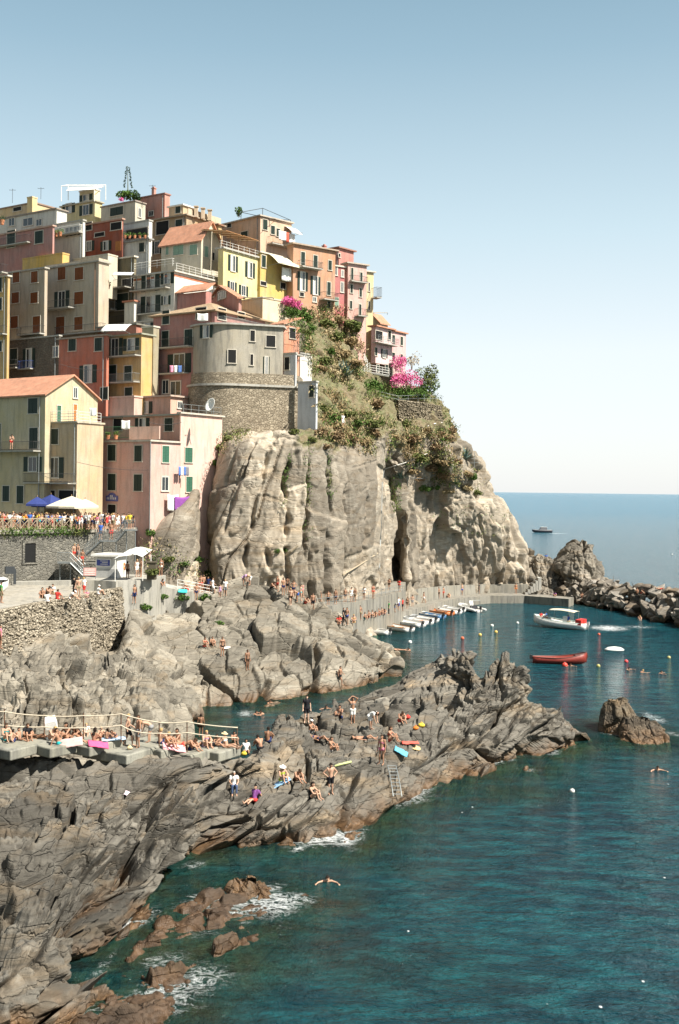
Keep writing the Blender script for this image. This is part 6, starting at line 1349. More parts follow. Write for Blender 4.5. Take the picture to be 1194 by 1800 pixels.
BONES = [('pel','spi',.125,.115,'torso'),('spi','che',.115,.13,'torso'),('che','nec',.11,.055,'torso'),('nec','hea',.05,.055,'neck'),('shL','shR',.065,.065,'torso'),('hiL','hiR',.115,.115,'pelvis'),('shL','spi',.07,.10,'torso'),('shR','spi',.07,.10,'torso'),
 ('shL','elL',.056,.042,'uarm'),('shR','elR',.056,.042,'uarm'),('elL','wrL',.042,.027,'farm'),('elR','wrR',.042,.027,'farm'),('hiL','knL',.092,.058,'thigh'),('hiR','knR',.092,.058,'thigh'),('knL','anL',.058,.036,'calf'),('knR','anR',.058,.036,'calf'),('anL','toL',.04,.03,'foot'),('anR','toR',.04,.03,'foot')]
def capsule(m, a, b, ra, rb, n=10):
    a, b = Vector(a), Vector(b); t = (b-a); L = t.length
    if L < 1e-5: t = Vector((0,0,1)); L = 1e-5
    t = t/L; pts = []; rs = []
    for k in (1.0, .87, .5): pts.append(a-t*ra*k); rs.append(ra*math.sqrt(max(.0004, 1-k*k)))
    pts += [a, b]; rs += [ra, rb]
    for k in (.5, .87, 1.0): pts.append(b+t*rb*k); rs.append(rb*math.sqrt(max(.0004, 1-k*k)))
    m.tube(pts, rs, n)
def ellipsoid(m, c, rx, ry, rz, n=12):
    c = Vector(c); rows = [(-1+2*k/8) for k in range(9)]; vs = []
    for q in rows:
        s = math.sqrt(max(.003, 1-q*q)); vs += [c+Vector((rx*s*math.cos(2*math.pi*i/n), ry*s*math.sin(2*math.pi*i/n), rz*q)) for i in range(n)]
    m.add(vs, [(j*n+i, j*n+(i+1) % n, (j+1)*n+(i+1) % n, (j+1)*n+i) for j in range(8) for i in range(n)]+[tuple(range(n))[::-1], tuple(range(8*n, 9*n))])
def make_pose(nm):
    J = POSES[nm]; m = MB()
    for a, b, ra, rb, tg in BONES: capsule(m, J[a], J[b], ra, rb)
    h = Vector(J['hea']); ellipsoid(m, h, .073, .092, .115); ellipsoid(m, h+V3(0,-.03,-.06), .05, .06, .055)       # skull, jaw
    capsule(m, h+V3(0,-.09,.015), h+V3(0,-.108,-.02), .012, .017, 6); capsule(m, h+V3(-.02,-.083,-.055), h+V3(.02,-.083,-.055), .012, .012, 6)   # nose, lips
    for s in (-1, 1): ellipsoid(m, h+V3(s*.076,.01,-.01), .014, .024, .034, 8); capsule(m, h+V3(s*.018,-.083,.028), h+V3(s*.045,-.074,.028), .011, .010, 6)  # ears, brows
    for s, S in ((-1, 'L'), (1, 'R')):
        w = Vector(J['wr'+S]); e = Vector(J['el'+S]); d = (w-e).normalized(); k = w+d*.085; sd = d.cross(V3(0,0,1)) if abs(d.z) < .8 else d.cross(V3(0,1,0)); sd.normalize(); pn = d.cross(sd)
        capsule(m, w, k-d*.01, .03, .036); 
        for i, L in enumerate((.062,.075,.07,.055)):
            o = k+sd*((i-1.5)*.021); c1 = o+d*L*.55+pn*.008; capsule(m, o-d*.01, c1, .0105, .0098, 6); capsule(m, c1, c1+d*L*.4+pn*.02, .0098, .009, 6)
        o = w+d*.02+sd*(-.03*s); capsule(m, o, o+d*.035+sd*(-.025*s), .013, .0115, 6); capsule(m, o+d*.035+sd*(-.025*s), o+d*.065+sd*(-.03*s)+pn*.008, .0115, .010, 6)
    me = bpy.data.meshes.new('body_src'); me.from_pydata([tuple(v) for v in m.v], [], m.f); o = bpy.data.objects.new('body_src', me); COL.objects.link(o)
    r = o.modifiers.new('r', 'REMESH'); r.mode = 'VOXEL'; r.voxel_size = .0115; s = o.modifiers.new('s', 'SMOOTH'); s.iterations = 2; s.factor = .5
    dc = o.modifiers.new('d', 'DECIMATE'); dc.ratio = .30
    dg = bpy.context.evaluated_depsgraph_get(); ev = o.evaluated_get(dg); bm = bpy.data.meshes.new_from_object(ev); bm.name = 'body'
    bpy.data.objects.remove(o); bm.polygons.foreach_set('use_smooth', [True]*len(bm.polygons))
    V = np.zeros(len(bm.vertices)*3, np.float32); bm.vertices.foreach_get('co', V); V = V.reshape(-1, 3); N = np.zeros(len(V)*3, np.float32); bm.vertices.foreach_get('normal', N); N = N.reshape(-1, 3)
    F = [tuple(p.vertices) for p in bm.polygons]
    best = np.full(len(V), 9.); tg = np.zeros(len(V), int); tt = np.zeros(len(V)); names = []
    bl = BONES+[('hea','hea',.09,.09,'head')]
    for i, (a, b, ra, rb, g) in enumerate(bl):
        A, B = np.array(J[a]), np.array(J[b]); d = B-A; L = (d@d); t = np.clip(((V-A)@d)/L, 0, 1) if L > 1e-9 else np.zeros(len(V)); q = A+t[:,None]*d; dist = np.linalg.norm(V-q, axis=1)-(ra+(rb-ra)*t)
        k = dist < best; best[k] = dist[k]; tg[k] = i; tt[k] = t[k]
    G_ = np.array([b[4] for b in bl])[tg]
    P1, P2 = np.array(J['pel']), np.array(J['che']); ax = (P2-P1)/np.linalg.norm(P2-P1); hgt = (V-P1)@ax/np.linalg.norm(P2-P1)   # 0 pelvis, 1 chest
    H = np.array(J['hea']); up = H-np.array(J['nec']); up /= np.linalg.norm(up); rel = V-H; hz = rel@up; fr = -rel[:,1] if nm not in ('lie', 'float') else rel[:,2]
    tor = (G_ == 'torso') | (G_ == 'pelvis')
    reg = {'trunks': ((G_ == 'pelvis') | (tor & (hgt < .12)) | ((G_ == 'thigh') & (tt < .5))), 'shorts': ((G_ == 'pelvis') | (tor & (hgt < .18)) | ((G_ == 'thigh') & (tt < .8))),
           'trousers': ((G_ == 'pelvis') | (tor & (hgt < .18)) | (G_ == 'thigh') | ((G_ == 'calf') & (tt < .92))),
           'brief': ((G_ == 'pelvis') & (hgt < .2)) | (tor & (hgt < .02)) | ((G_ == 'thigh') & (tt < .08)), 'band': tor & (hgt > .72) & (hgt < 1.0),
           'shirt': (tor & (hgt > -.05) & (hgt < 1.5)) | ((G_ == 'uarm') & (tt < .55)), 'suit': (tor & (hgt < 1.02)) | ((G_ == 'thigh') & (tt < .06)) , 'dress': (tor & (hgt < 1.15)) | ((G_ == 'thigh') & (tt < .6)),
           'hair': (G_ == 'head') & ((hz > .035) | (rel[:,1] > .012)) & (np.abs(rel[:,0]) < .2) & ~((fr > .045) & (hz < .06)), 'hat': (G_ == 'head') & (hz > .045)}
    reg['long'] = reg['hair'] | ((G_ == 'neck') & (rel[:,1] > .0)) | (tor & (hgt > 1.0) & (rel[:,1] > .05) & (np.abs(rel[:,0]) < .09))
    M = {}
    for k, mk in reg.items():
        fs = [f for f in F if all(mk[i] for i in f)]
        if not fs: continue
        ids = sorted({i for f in fs for i in f}); mp = {a: b for b, a in enumerate(ids)}; off = {'hair': .022, 'long': .03, 'hat': .035, 'shirt': .018, 'dress': .02, 'shorts': .02, 'trousers': .016}.get(k, .01)
        P_ = V[ids]+N[ids]*off; me2 = bpy.data.meshes.new(k); me2.from_pydata(P_.tolist(), [], [tuple(mp[i] for i in f) for f in fs]); me2.polygons.foreach_set('use_smooth', [True]*len(me2.polygons)); me2.materials.append(None); M[k] = me2
    bm.materials.clear(); bm.materials.append(None); M['body'] = bm
    if 'hat' in M:
        b = MB(); c = H+up*.05; ax1 = Vector(up).cross(V3(1,0,0)).normalized(); ax2 = Vector(up).cross(ax1); vs = []
        for rr, dz in ((.08,.01),(.19,-.02),(.19,-.03),(.08,0.0)): vs += [Vector(c)+(ax1*math.cos(k*.524)+ax2*math.sin(k*.524))*rr+Vector(up)*dz for k in range(12)]
        b.add(vs, [(j*12+i, j*12+(i+1) % 12, ((j+1) % 4)*12+(i+1) % 12, ((j+1) % 4)*12+i) for j in range(4) for i in range(12)]); me3 = bpy.data.meshes.new('brim'); me3.from_pydata([tuple(v) for v in b.v], [], b.f); me3.materials.append(None); M['brim'] = me3
    return M
PM = {}
def skin(k):
    c = [(.47,.28,.19),(.37,.20,.125),(.56,.37,.27),(.26,.135,.08)][k]
    kk = ('skin', k)
    if kk not in MC:
        t = NT('skin'); t.fin(t.mix(t.ramp(t.noise(t.pos(), 5, 3), [(.3,0.),(.7,1.)]), c, sc3(c, .85)), .55, .35); t.b.inputs['Subsurface Weight'].default_value = .0; MC[kk] = t.m
    return MC[kk]
CC = {'black': (.015,.015,.018), 'white': (.72,.71,.68), 'red': (.55,.05,.04), 'blue': (.05,.12,.40), 'navy': (.02,.03,.09), 'teal': (.02,.33,.34), 'orange': (.62,.20,.04), 'yellow': (.65,.48,.06), 'green': (.07,.28,.08), 'pink': (.62,.20,.28), 'grey': (.25,.25,.25), 'purple': (.20,.07,.24), 'lime': (.40,.50,.05), 'jeans': (.06,.09,.17), 'khaki': (.32,.27,.17), 'brown': (.05,.03,.018), 'blond': (.40,.27,.12), 'darkhair': (.018,.012,.009), 'greyhair': (.35,.33,.30), 'straw': (.62,.50,.30), 'lilac': (.45,.30,.45)}
def cloth(c): return plain(CC[c], .85, .15, key=c+'_cloth')
def place(loc, ps, rz, wear, hair, sk, label, grp=None, sc=1.0, zoff=0):
    if ps not in PM: PM[ps] = make_pose(ps)
    M = PM[ps]; r = empty('person', loc+V3(0,0,zoff), label, 'person', grp); r.rotation_euler = (0,0,rz); r.scale = (sc, sc, sc)
    def ch(nm, me, mt):
        o = bpy.data.objects.new(nm, me); COL.objects.link(o); o.parent = r; o.material_slots[0].link = 'OBJECT'; o.material_slots[0].material = mt; ORG[o.name] = Vector((0,0,0)); return o
    ch('body', M['body'], skin(sk))
    for w in wear.split():
        k, c = w.split(':')
        if k == 'bikini': [ch(n_, M[k_], cloth(c)) for n_, k_ in (('swimwear', 'brief'), ('bikini_top', 'band')) if k_ in M]
        elif k == 'hat': h = ch('hat', M['hat'], cloth(c)); b = bpy.data.objects.new('brim', M['brim']); COL.objects.link(b); b.parent = h; b.material_slots[0].link = 'OBJECT'; b.material_slots[0].material = cloth(c)
        elif k == 'cap': ch('cap', M['hat'], cloth(c))
        elif k in M: ch({'band':'bikini_top','trunks':'swim_trunks','suit':'swimsuit','shirt':'shirt','shorts':'shorts','dress':'dress','trousers':'trousers','brief':'swim_briefs'}[k], M[k], cloth(c))
    if hair: 
        lk = 'long' if hair.startswith('+') else 'hair'; ch('hair', M[lk], cloth(hair.strip('+')))
    return r
SEAT = {'sit_knees','sit_legs','sit_ledge','sit_fwd','lie'}
# (u, v of what they stand or sit on, pose, heading in degrees: 0 faces the camera, 90 faces right), clothes, hair, skin, label
PP = [
 (581,1396,'hips',20,'shorts:black','darkhair',0,'man standing with hands on hips in black shorts on the rock plateau'),
 (548,1403,'sit_knees',60,'suit:black','+darkhair',0,'woman in black swimsuit sitting at the rock edge below the standing man'),
 (447,1408,'sit_legs',-30,'shirt:purple shorts:red','darkhair',0,'person in dark purple top and red shorts reclining on the rock above the water'),
 (411,1386,'sit_ledge',10,'shirt:white trousers:jeans','greyhair',0,'man in white shirt and blue jeans sitting on the rock below the steps'),
 (496,1372,'sit_knees',30,'suit:lime hat:white','',0,'woman in white sun hat and lime top sitting on a blue towel'),
 (520,1372,'sit_fwd',40,'trunks:brown','brown',1,'tanned man sitting hunched beside the woman in the white sun hat'),
 (671,1344,'stand',-30,'bikini:pink','brown',1,'tanned woman standing at the ladder ledge beside the towels'),
 (685,1302,'sit_knees',70,'bikini:red','brown',1,'person sitting with bent legs just behind the woman at the ladder'),
 (581,1320,'sit_knees',70,'brief:white','brown',1,'tanned girl sitting alone in the middle of the rock plateau'),
 (546,1288,'sit_knees',60,'trunks:grey cap:white','',1,'man in white cap sitting near the pool edge'),
 (539,1270,'stand',10,'shirt:black shorts:black','darkhair',2,'person in black shirt and shorts behind the man in the white cap'),
 (620,1272,'armsup',20,'shorts:white band:grey','+darkhair',1,'woman in white shorts standing with hands at her head'),
 (652,1282,'bend',60,'shirt:white shorts:white','+darkhair',0,'woman in white dress shirt bending forward beside the woman in white shorts'),
 (704,1268,'sit_fwd',20,'trunks:red','brown',1,'tanned man sitting alone below the jagged crest'),
 (433,1322,'sit_legs',10,'shirt:white','darkhair',1,'person in white shirt sitting with a yellow bag at the end of the steps'),
 (458,1316,'sit_fwd',-150,'trunks:black','darkhair',1,'bare backed man in black trunks sitting above the pool'),
 (471,1304,'sit_knees',160,'trunks:navy','darkhair',3,'dark tanned man sitting right of the bare backed man above the pool'),
 (398,1314,'sit_legs',70,'bikini:white hat:straw','',0,'woman in straw hat sitting with legs stretched at the end of the steps'),
 (411,1306,'sit_knees',30,'trunks:khaki','darkhair',1,'man sitting behind the woman in the straw hat'),
 (22,1304,'sit_knees',150,'trunks:navy','darkhair',0,'boy half hidden behind the leftmost slab of the steps'),
 (48,1299,'sit_knees',30,'shirt:black','brown',1,'woman in black top sitting left of the second rope post'),
 (66,1298,'lie',80,'bikini:brown','brown',3,'dark tanned sunbather lying between the black top and the teal shorts'),
 (103,1308,'sit_legs',100,'trunks:teal','darkhair',1,'man in teal shorts leaning back on the sunbathing steps'),
 (142,1299,'sit_fwd',-60,'bikini:brown','+brown',1,'woman leaning over her lap next to the man in teal shorts'),
 (152,1292,'sit_knees',10,'shirt:white','blond',2,'small fair child behind the leaning woman on the steps'),
 (166,1308,'sit_knees',160,'brief:brown','+darkhair',1,'long haired woman with her back turned on a pink towel'),
 (188,1302,'sit_knees',150,'trunks:navy','darkhair',1,'boy in navy shorts on a pale blue towel'),
 (225,1311,'walk',100,'shorts:black','blond',0,'heavy man in long black shorts stepping along the steps'),
 (243,1314,'stand',-60,'shorts:grey','brown',1,'man in grey shorts facing the man in black shorts'),
 (262,1305,'bend',-100,'trunks:grey','blond',0,'person bending over behind the man in grey shorts'),
 (282,1307,'sit_knees',150,'trunks:navy','blond',0,'pale backed person sitting left of the woman on the pink towel'),
 (295,1314,'sit_knees',70,'bikini:orange','blond',1,'blonde woman in orange bikini hugging her knees on a pink towel'),
 (335,1318,'sit_fwd',60,'trunks:navy','brown',1,'man leaning forward on the steps right of the orange bikini'),
 (353,1296,'stand',180,'trunks:brown','darkhair',3,'dark tanned person standing with back turned at the pool edge'),
 (375,1312,'lie',80,'trunks:black','darkhair',1,'sunbather lying low between the leaning man and the straw hat'),
 (435,1178,'stand',40,'trunks:brown','darkhair',3,'dark tanned person standing on the middle face of the shore rocks'),
 (360,1136,'sit_knees',40,'bikini:red','brown',1,'left person of the pair seated in the hollow of the shore rocks'),
 (373,1134,'sit_knees',30,'trunks:brown','brown',1,'right person of the pair seated in the hollow of the shore rocks'),
 (391,1153,'stand',20,'bikini:black','brown',1,'woman standing beside a white towel right of the seated pair'),
 (598,1204,'walk',60,'trunks:black','darkhair',1,'man in black trunks standing low on the shore rocks near the water'),
 (429,1030,'bend',60,'shirt:lilac','blond',0,'person in lilac bending at the very top of the shore rocks'),
 (439,1029,'bend',-70,'shorts:white','blond',0,'person in white shorts bending at the very top of the shore rocks'),
 (477,1034,'sit_fwd',60,'trunks:black','darkhair',1,'person sitting against the cliff foot right of the bending pair'),
 (498,1046,'stand',30,'trunks:navy','darkhair',1,'leftmost bather of the standing cluster where the path meets the rocks'),
 (505,1042,'stand',160,'trunks:black','darkhair',3,'dark bather second from left in the cluster where the path meets the rocks'),
 (511,1064,'walk',10,'trunks:brown','blond',0,'person stepping down in front of the cluster where the path meets the rocks'),
 (522,1058,'bend',-60,'trunks:blue','brown',1,'bather in blue trunks bending inside the cluster by the path'),
 (529,1056,'stand',80,'bikini:teal','brown',0,'woman in teal bikini on the right side of the cluster by the path'),
 (537,1060,'sit_fwd',40,'trunks:red','darkhair',1,'person crouching at the right foot of the cluster by the path'),
 (550,1071,'stand',10,'shorts:black','darkhair',1,'man in black shorts standing alone at the start of the upper walkway'),
 (564,1057,'stand',90,'shirt:black','darkhair',1,'person in black shirt standing behind the railing of the upper walkway'),
 (577,1063,'hips',0,'shorts:black','darkhair',1,'man in black shorts standing centrally on the upper walkway'),
 (607,1058,'stand',-20,'trunks:black','brown',1,'man left of the couple on the upper walkway'),
 (618,1058,'stand',20,'dress:white','brown',0,'woman in white skirt of the couple on the upper walkway'),
 (624,1058,'stand',-40,'trunks:khaki','brown',1,'man of the couple on the upper walkway'),
 (684,1037,'lean',0,'trunks:brown','darkhair',1,'person leaning over the wall at the top of the quay ramp'),
 (702,1040,'lean',-20,'shirt:red','darkhair',1,'person in red leaning at the right end of the quay ramp railing'),
 (604,1096,'stand',90,'shirt:black trousers:black','darkhair',2,'person dressed in black standing beside the boat drawn up on the quay'),
 (596,1096,'sit_knees',0,'shirt:red','darkhair',1,'person in red sitting left of the person dressed in black'),
 (633,1090,'stand',0,'trunks:khaki','darkhair',1,'tanned man standing behind the boats on the near quay'),
 (648,1085,'sit_knees',0,'trunks:red','brown',1,'first from the left of the bathers seated along the quay wall'),
 (654,1084,'sit_knees',20,'bikini:white','brown',1,'second from the left of the bathers seated along the quay wall'),
 (660,1083,'sit_fwd',0,'trunks:brown','brown',1,'third from the left of the bathers seated along the quay wall'),
 (666,1081,'sit_knees',-20,'bikini:red','brown',1,'fourth from the left of the bathers seated along the quay wall'),
 (671,1079,'sit_knees',0,'trunks:navy','brown',1,'rightmost of the bathers seated along the quay wall'),
 (683,1081,'stand',-60,'shirt:green trousers:black','darkhair',2,'person in dark green shirt standing near the seated bathers'),
 (694,1076,'bend',60,'shirt:grey shorts:blue','brown',1,'person with blue shorts bending over bags on the quay'),
 (700,1073,'stand',0,'shirt:white shorts:blue','brown',0,'person in white shirt behind the bending one on the quay'),
 (707,1074,'stand',30,'shirt:red shorts:black','darkhair',1,'man in red shirt and black shorts on the quay'),
 (725,1066,'hips',20,'shorts:grey','brown',0,'man walking alone on the quay towards the boats'),
 (771,1052,'stand',0,'trunks:brown','brown',1,'left bather of the three standing on the far quay'),
 (779,1051,'stand',20,'trunks:red','brown',1,'middle bather of the three standing on the far quay'),
 (789,1050,'sit_fwd',0,'shorts:orange','blond',0,'crouching bather in orange right of the pair on the far quay'),
 (842,1044,'stand',90,'shirt:black trunks:brown','darkhair',3,'dark figure in front of the harbour wall beside the inflatable boat'),
 (907,1044,'stand',0,'bikini:orange','brown',1,'lone bather on the far end of the quay near the steps'),
 (960,985,'stand',0,'shirt:blue','brown',1,'left visitor between the two sea stacks'),
 (969,992,'stand',20,'shirt:white','darkhair',1,'middle visitor in white between the two sea stacks'),
 (977,995,'stand',0,'shirt:navy','darkhair',1,'right visitor between the two sea stacks'),
 (975,1048,'sit_fwd',0,'shirt:purple','darkhair',1,'person sitting on the quay end in the shade of the sea stack'),
 (1023,1050,'sit_knees',0,'trunks:red','brown',1,'bather sitting on the first boulders beside the tall stack'),
 (1120,1042,'sit_knees',0,'trunks:orange','brown',1,'bather sitting high among the boulders'),
 (1128,1043,'sit_fwd',30,'trunks:red','brown',1,'bather leaning beside the one high among the boulders'),
 (1162,1036,'lie',80,'trunks:red','brown',1,'bather lying on a pale boulder near the end of the breakwater'),
 (1124,1090,'sit_fwd',0,'trunks:white','blond',0,'bather low at the water edge of the breakwater'),
 (283,1012,'stand',-20,'bikini:white','brown',1,'person standing above the railing start right of the cabinet'),
 (284,1029,'sit_fwd',30,'shirt:grey','brown',1,'person sitting on the wall end below the cabinet'),
 (330,1037,'sit_fwd',-60,'trunks:red','brown',1,'sunbather near the teal towel behind the white railing'),
 (353,1041,'stand',0,'trunks:red','darkhair',1,'first person of the group behind the right part of the white railing'),
 (358,1040,'stand',40,'trunks:brown','brown',1,'second person of the group behind the right part of the white railing'),
 (366,1042,'stand',-20,'shirt:navy','brown',1,'third person in navy behind the right part of the white railing'),
 (374,1044,'walk',90,'shirt:white shorts:white','brown',0,'person in white walking at the right end of the white railing'),
 (387,1049,'stand',0,'dress:lilac','brown',0,'child in lilac at the foot of the dark cleft'),
 (396,1047,'stand',0,'shirt:white shorts:grey','blond',0,'person in white shirt at the foot of the dark cleft'),
 (216,1014,'stand',0,'dress:orange','blond',0,'woman under the white kiosk canopy beside the counter'),
 (224,1017,'stand',150,'trunks:brown','darkhair',3,'dark tanned man in front of the kiosk canopy'),
 (241,1014,'stand',40,'dress:white','blond',0,'woman in white under the right side of the kiosk canopy'),
 (248,1014,'stand',-60,'trunks:khaki','brown',1,'man at the right post of the kiosk canopy'),
 (236,1060,'stand',20,'shorts:navy','brown',1,'man coming down the small stone steps in the shade'),
 (75,1050,'sit_knees',0,'trunks:brown','darkhair',1,'tanned person at the left of the group seated on the platform'),
 (82,1044,'sit_fwd',60,'trunks:navy','darkhair',1,'tanned person sitting on the bench behind the platform group'),
 (94,1044,'sit_knees',-30,'shirt:white shorts:khaki','darkhair',0,'person in white shirt sitting on the platform bench'),
 (83,1058,'sit_knees',180,'shirt:white','brown',0,'person in white with back turned at the platform edge'),
 (101,1054,'sit_knees',150,'shirt:red','brown',0,'person in red shirt sitting at the platform edge'),
 (124,1053,'sit_fwd',90,'shirt:white cap:white','',0,'person in white cap and shirt reclining at the platform edge'),
 (131,1050,'stand',-60,'shirt:black trousers:black','darkhair',2,'dark dressed person standing on the sitting platform'),
 (138,1050,'stand',30,'trunks:khaki','blond',0,'fair man standing between the dark dressed person and the red skirt'),
 (148,1048,'hips',-100,'shirt:white shorts:red','blond',0,'woman in white top and red skirt standing on the platform'),
 (153,1050,'sit_knees',0,'shirt:pink','blond',2,'small child in pink below the woman in the red skirt'),
 (173,1045,'sit_knees',120,'shirt:white cap:white','',0,'person in white cap alone on the platform wall right of the red skirt'),
 (2,1060,'stand',120,'shirt:green shorts:khaki','darkhair',1,'person in green shirt cut by the left edge of the platform'),
 (10,1300,'sit_knees',40,'bikini:teal','+brown',0,'woman in teal bikini behind the first rope post at far left'),
 (35,1301,'sit_legs',60,'trunks:navy','darkhair',1,'man in navy trunks between the boy and the black top'),
 (88,1300,'sit_fwd',60,'bikini:white','blond',0,'fair woman bent forward left of the man in teal shorts'),
 (118,1300,'sit_knees',-40,'bikini:black','+darkhair',1,'woman in black bikini facing the man in teal shorts'),
 (130,1306,'lie',90,'trunks:red','brown',1,'sunbather in red trunks lying on the patterned towel'),
 (178,1298,'sit_knees',20,'trunks:orange','blond',0,'child in orange trunks behind the long haired woman'),
 (205,1300,'sit_fwd',-60,'bikini:navy','brown',1,'woman in navy bikini right of the boy in navy shorts'),
 (313,1308,'sit_knees',-50,'trunks:khaki','darkhair',1,'man in khaki trunks right of the blonde woman in orange'),
 (322,1311,'lie',100,'bikini:red','brown',1,'sunbather in red bikini lying behind the leaning man'),
 (362,1312,'sit_knees',30,'bikini:lilac','blond',0,'woman in lilac bikini left of the straw hat'),
 (386,1306,'sit_fwd',-30,'trunks:navy','darkhair',1,'man in navy trunks just left of the straw hat'),
 (488,1040,'stand',-40,'trunks:red','darkhair',1,'bather in red trunks at the left of the cluster by the path'),
 (516,1048,'hips',10,'trunks:navy','brown',1,'bather in navy trunks behind the cluster by the path'),
 (533,1050,'stand',60,'bikini:pink','+brown',0,'woman in pink bikini behind the right side of the cluster by the path'),
 (590,1062,'stand',-30,'trunks:navy','darkhair',1,'bather in navy trunks between the walkway centre man and the couple'),
 (640,1054,'lean',0,'shirt:white','brown',0,'person in white leaning on the walkway railing above the seated row'),
 (656,1052,'stand',30,'bikini:red','+darkhair',1,'woman in red bikini near the right end of the upper walkway'),
 (610,1098,'stand',-30,'trunks:blue','brown',1,'bather in blue trunks right of the person dressed in black'),
 (622,1094,'sit_knees',0,'bikini:yellow','blond',0,'woman in yellow bikini seated near the drawn up boat'),
 (641,1088,'sit_knees',30,'trunks:teal','darkhair',1,'bather in teal trunks at the left start of the seated row'),
 (676,1079,'sit_fwd',0,'bikini:blue','brown',1,'woman in blue bikini seated beyond the right end of the row'),
 (716,1070,'stand',-30,'bikini:black','+brown',1,'woman in black bikini behind the man in red shirt'),
 (745,1060,'walk',90,'trunks:white','brown',1,'bather in white trunks walking the middle of the quay'),
 (812,1046,'stand',0,'trunks:blue','blond',0,'bather in blue trunks beside the harbour wall left of the inflatable'),
 (562,1300,'lie',60,'bikini:navy','brown',1,'sunbather in navy bikini lying between the cap man and the lone girl'),
 (640,1300,'lie',100,'trunks:black','darkhair',1,'sunbather in black trunks lying on the bare rock left of the towels'),
 (598,1262,'sit_knees',-30,'trunks:navy','darkhair',1,'bather in navy trunks sitting at the pool brink'),
 (345,1055,'stand',20,'trunks:navy','brown',1,'bather in navy trunks on the rocks below the white railing'),
 (0,1140,'stand',120,'shirt:pink','darkhair',1,'person in pink at the left edge below the stone wall'),
 (131,987,'stand',40,'trunks:red','blond',0,'left person on the lower landing of the metal stairs'),
 (137,985,'stand',-40,'shorts:grey','brown',0,'right person on the lower landing of the metal stairs'),
 (145,995,'walk',60,'trunks:red','darkhair',3,'dark tanned person going down the lowest metal flight'),
 (177,948,'stand',0,'shirt:blue shorts:jeans','darkhair',0,'person in blue shirt on the middle landing of the metal stairs'),
 (196,948,'stand',0,'shorts:red','brown',1,'person in red shorts on the middle landing of the metal stairs'),
 (207,934,'stand',20,'dress:white','blond',0,'woman in white dress at the top of the metal stairs'),
 (228,930,'stand',0,'shirt:yellow shorts:khaki','darkhair',1,'person in yellow shirt at the right end of the upper stair landing'),
]
prep = []
for it in PP:
    u, v, ps = it[:3]
    if 'landing' in it[7] or 'metal flight' in it[7] or 'top of the metal' in it[7]: l = P(u, v, 114 if u < 150 else 117)
    elif v < 1050 and u > 955 and u < 980 and v < 1000: l = P(u, v+6, 199)
    elif ('platform' in it[7] or 'bench' in it[7]) and u < 200: l = G(u, v, ZP+.35 if ps in SEAT else ZP-.05)
    elif 'kiosk canopy' in it[7]: l = G(u, v, ZK)
    else: l = hit(u, v, None)[0]
    prep.append(l)
crowd = []
rc = random.Random(3)
for row, (D, n, x0, x1) in enumerate([(118.9, 46, -30, 172), (119.8, 34, -30, 232), (121.0, 34, -30, 236), (122.4, 32, -30, 236), (124.2, 22, -20, 120)]):
    for i in range(n):
        u = x0+(x1-x0)*(i+rc.uniform(.1,.9))/n; d = D+rc.uniform(-.3,.3)+max(0, u-80)*.016
        crowd.append((V3(ray(u, 930)[0]*d, d, ZT), row))
for it, l in zip(PP, prep):
    u, v, ps, hd, wear, hair, sk, lb = it
    zo = {'sit_ledge': .12}.get(ps, 0)
    place(l, ps, R(hd), wear, hair, sk, lb, sc=random.uniform(.95, 1.04) if 'child' not in lb and 'boy' not in lb else .75, zoff=zo-(.03 if ps in SEAT else .02))
wearc = ['shirt:white shorts:khaki','shirt:white shorts:jeans','shirt:blue shorts:khaki','trunks:red','trunks:navy','shirt:black shorts:black','dress:white','shirt:pink shorts:white','bikini:orange','shirt:grey shorts:navy','shirt:yellow shorts:jeans','trunks:teal','dress:red','shirt:white shorts:white','trunks:khaki','shirt:orange shorts:jeans']
def crowdlabel(l, row, w):
    u = 597+l.x/l.y*FPX; g = dict(x.split(':') for x in w.split()); wtxt = ' and '.join(f'{c} {"swim trunks" if k == "trunks" else k}' for k, c in g.items())
    ps = 'at the left end of the fence' if u < 25 else 'left of the blue parasols' if u < 60 else 'below the blue parasols' if u < 105 else 'below the cream parasols' if u < 168 else 'near the stair head'
    return f'person in {wtxt} {ps}, {("front","second","third","fourth","back")[row]} row'
for l, row in crowd:
    w_ = rc.choice(wearc)
    place(l, 'lean' if row == 0 and rc.random() < .6 else 'stand', R(rc.choice((0,20,-30,60,-70,180,150))), w_, rc.choice(('darkhair','brown','brown','blond','+brown','+darkhair')), rc.choice((0,0,1,2,1)), crowdlabel(l, row, w_), 'crowd on the terrace', sc=rc.uniform(.88,1.02))
place(P(20,790,127.0), 'lean', R(30), 'trunks:red', 'darkhair', 0, 'bare chested person leaning on the iron balcony of the cream yellow house')
place(hit(603,752,None)[0], 'stand', R(40), 'shirt:white shorts:white', 'blond', 0, 'walker in white on the path below the villa garden')
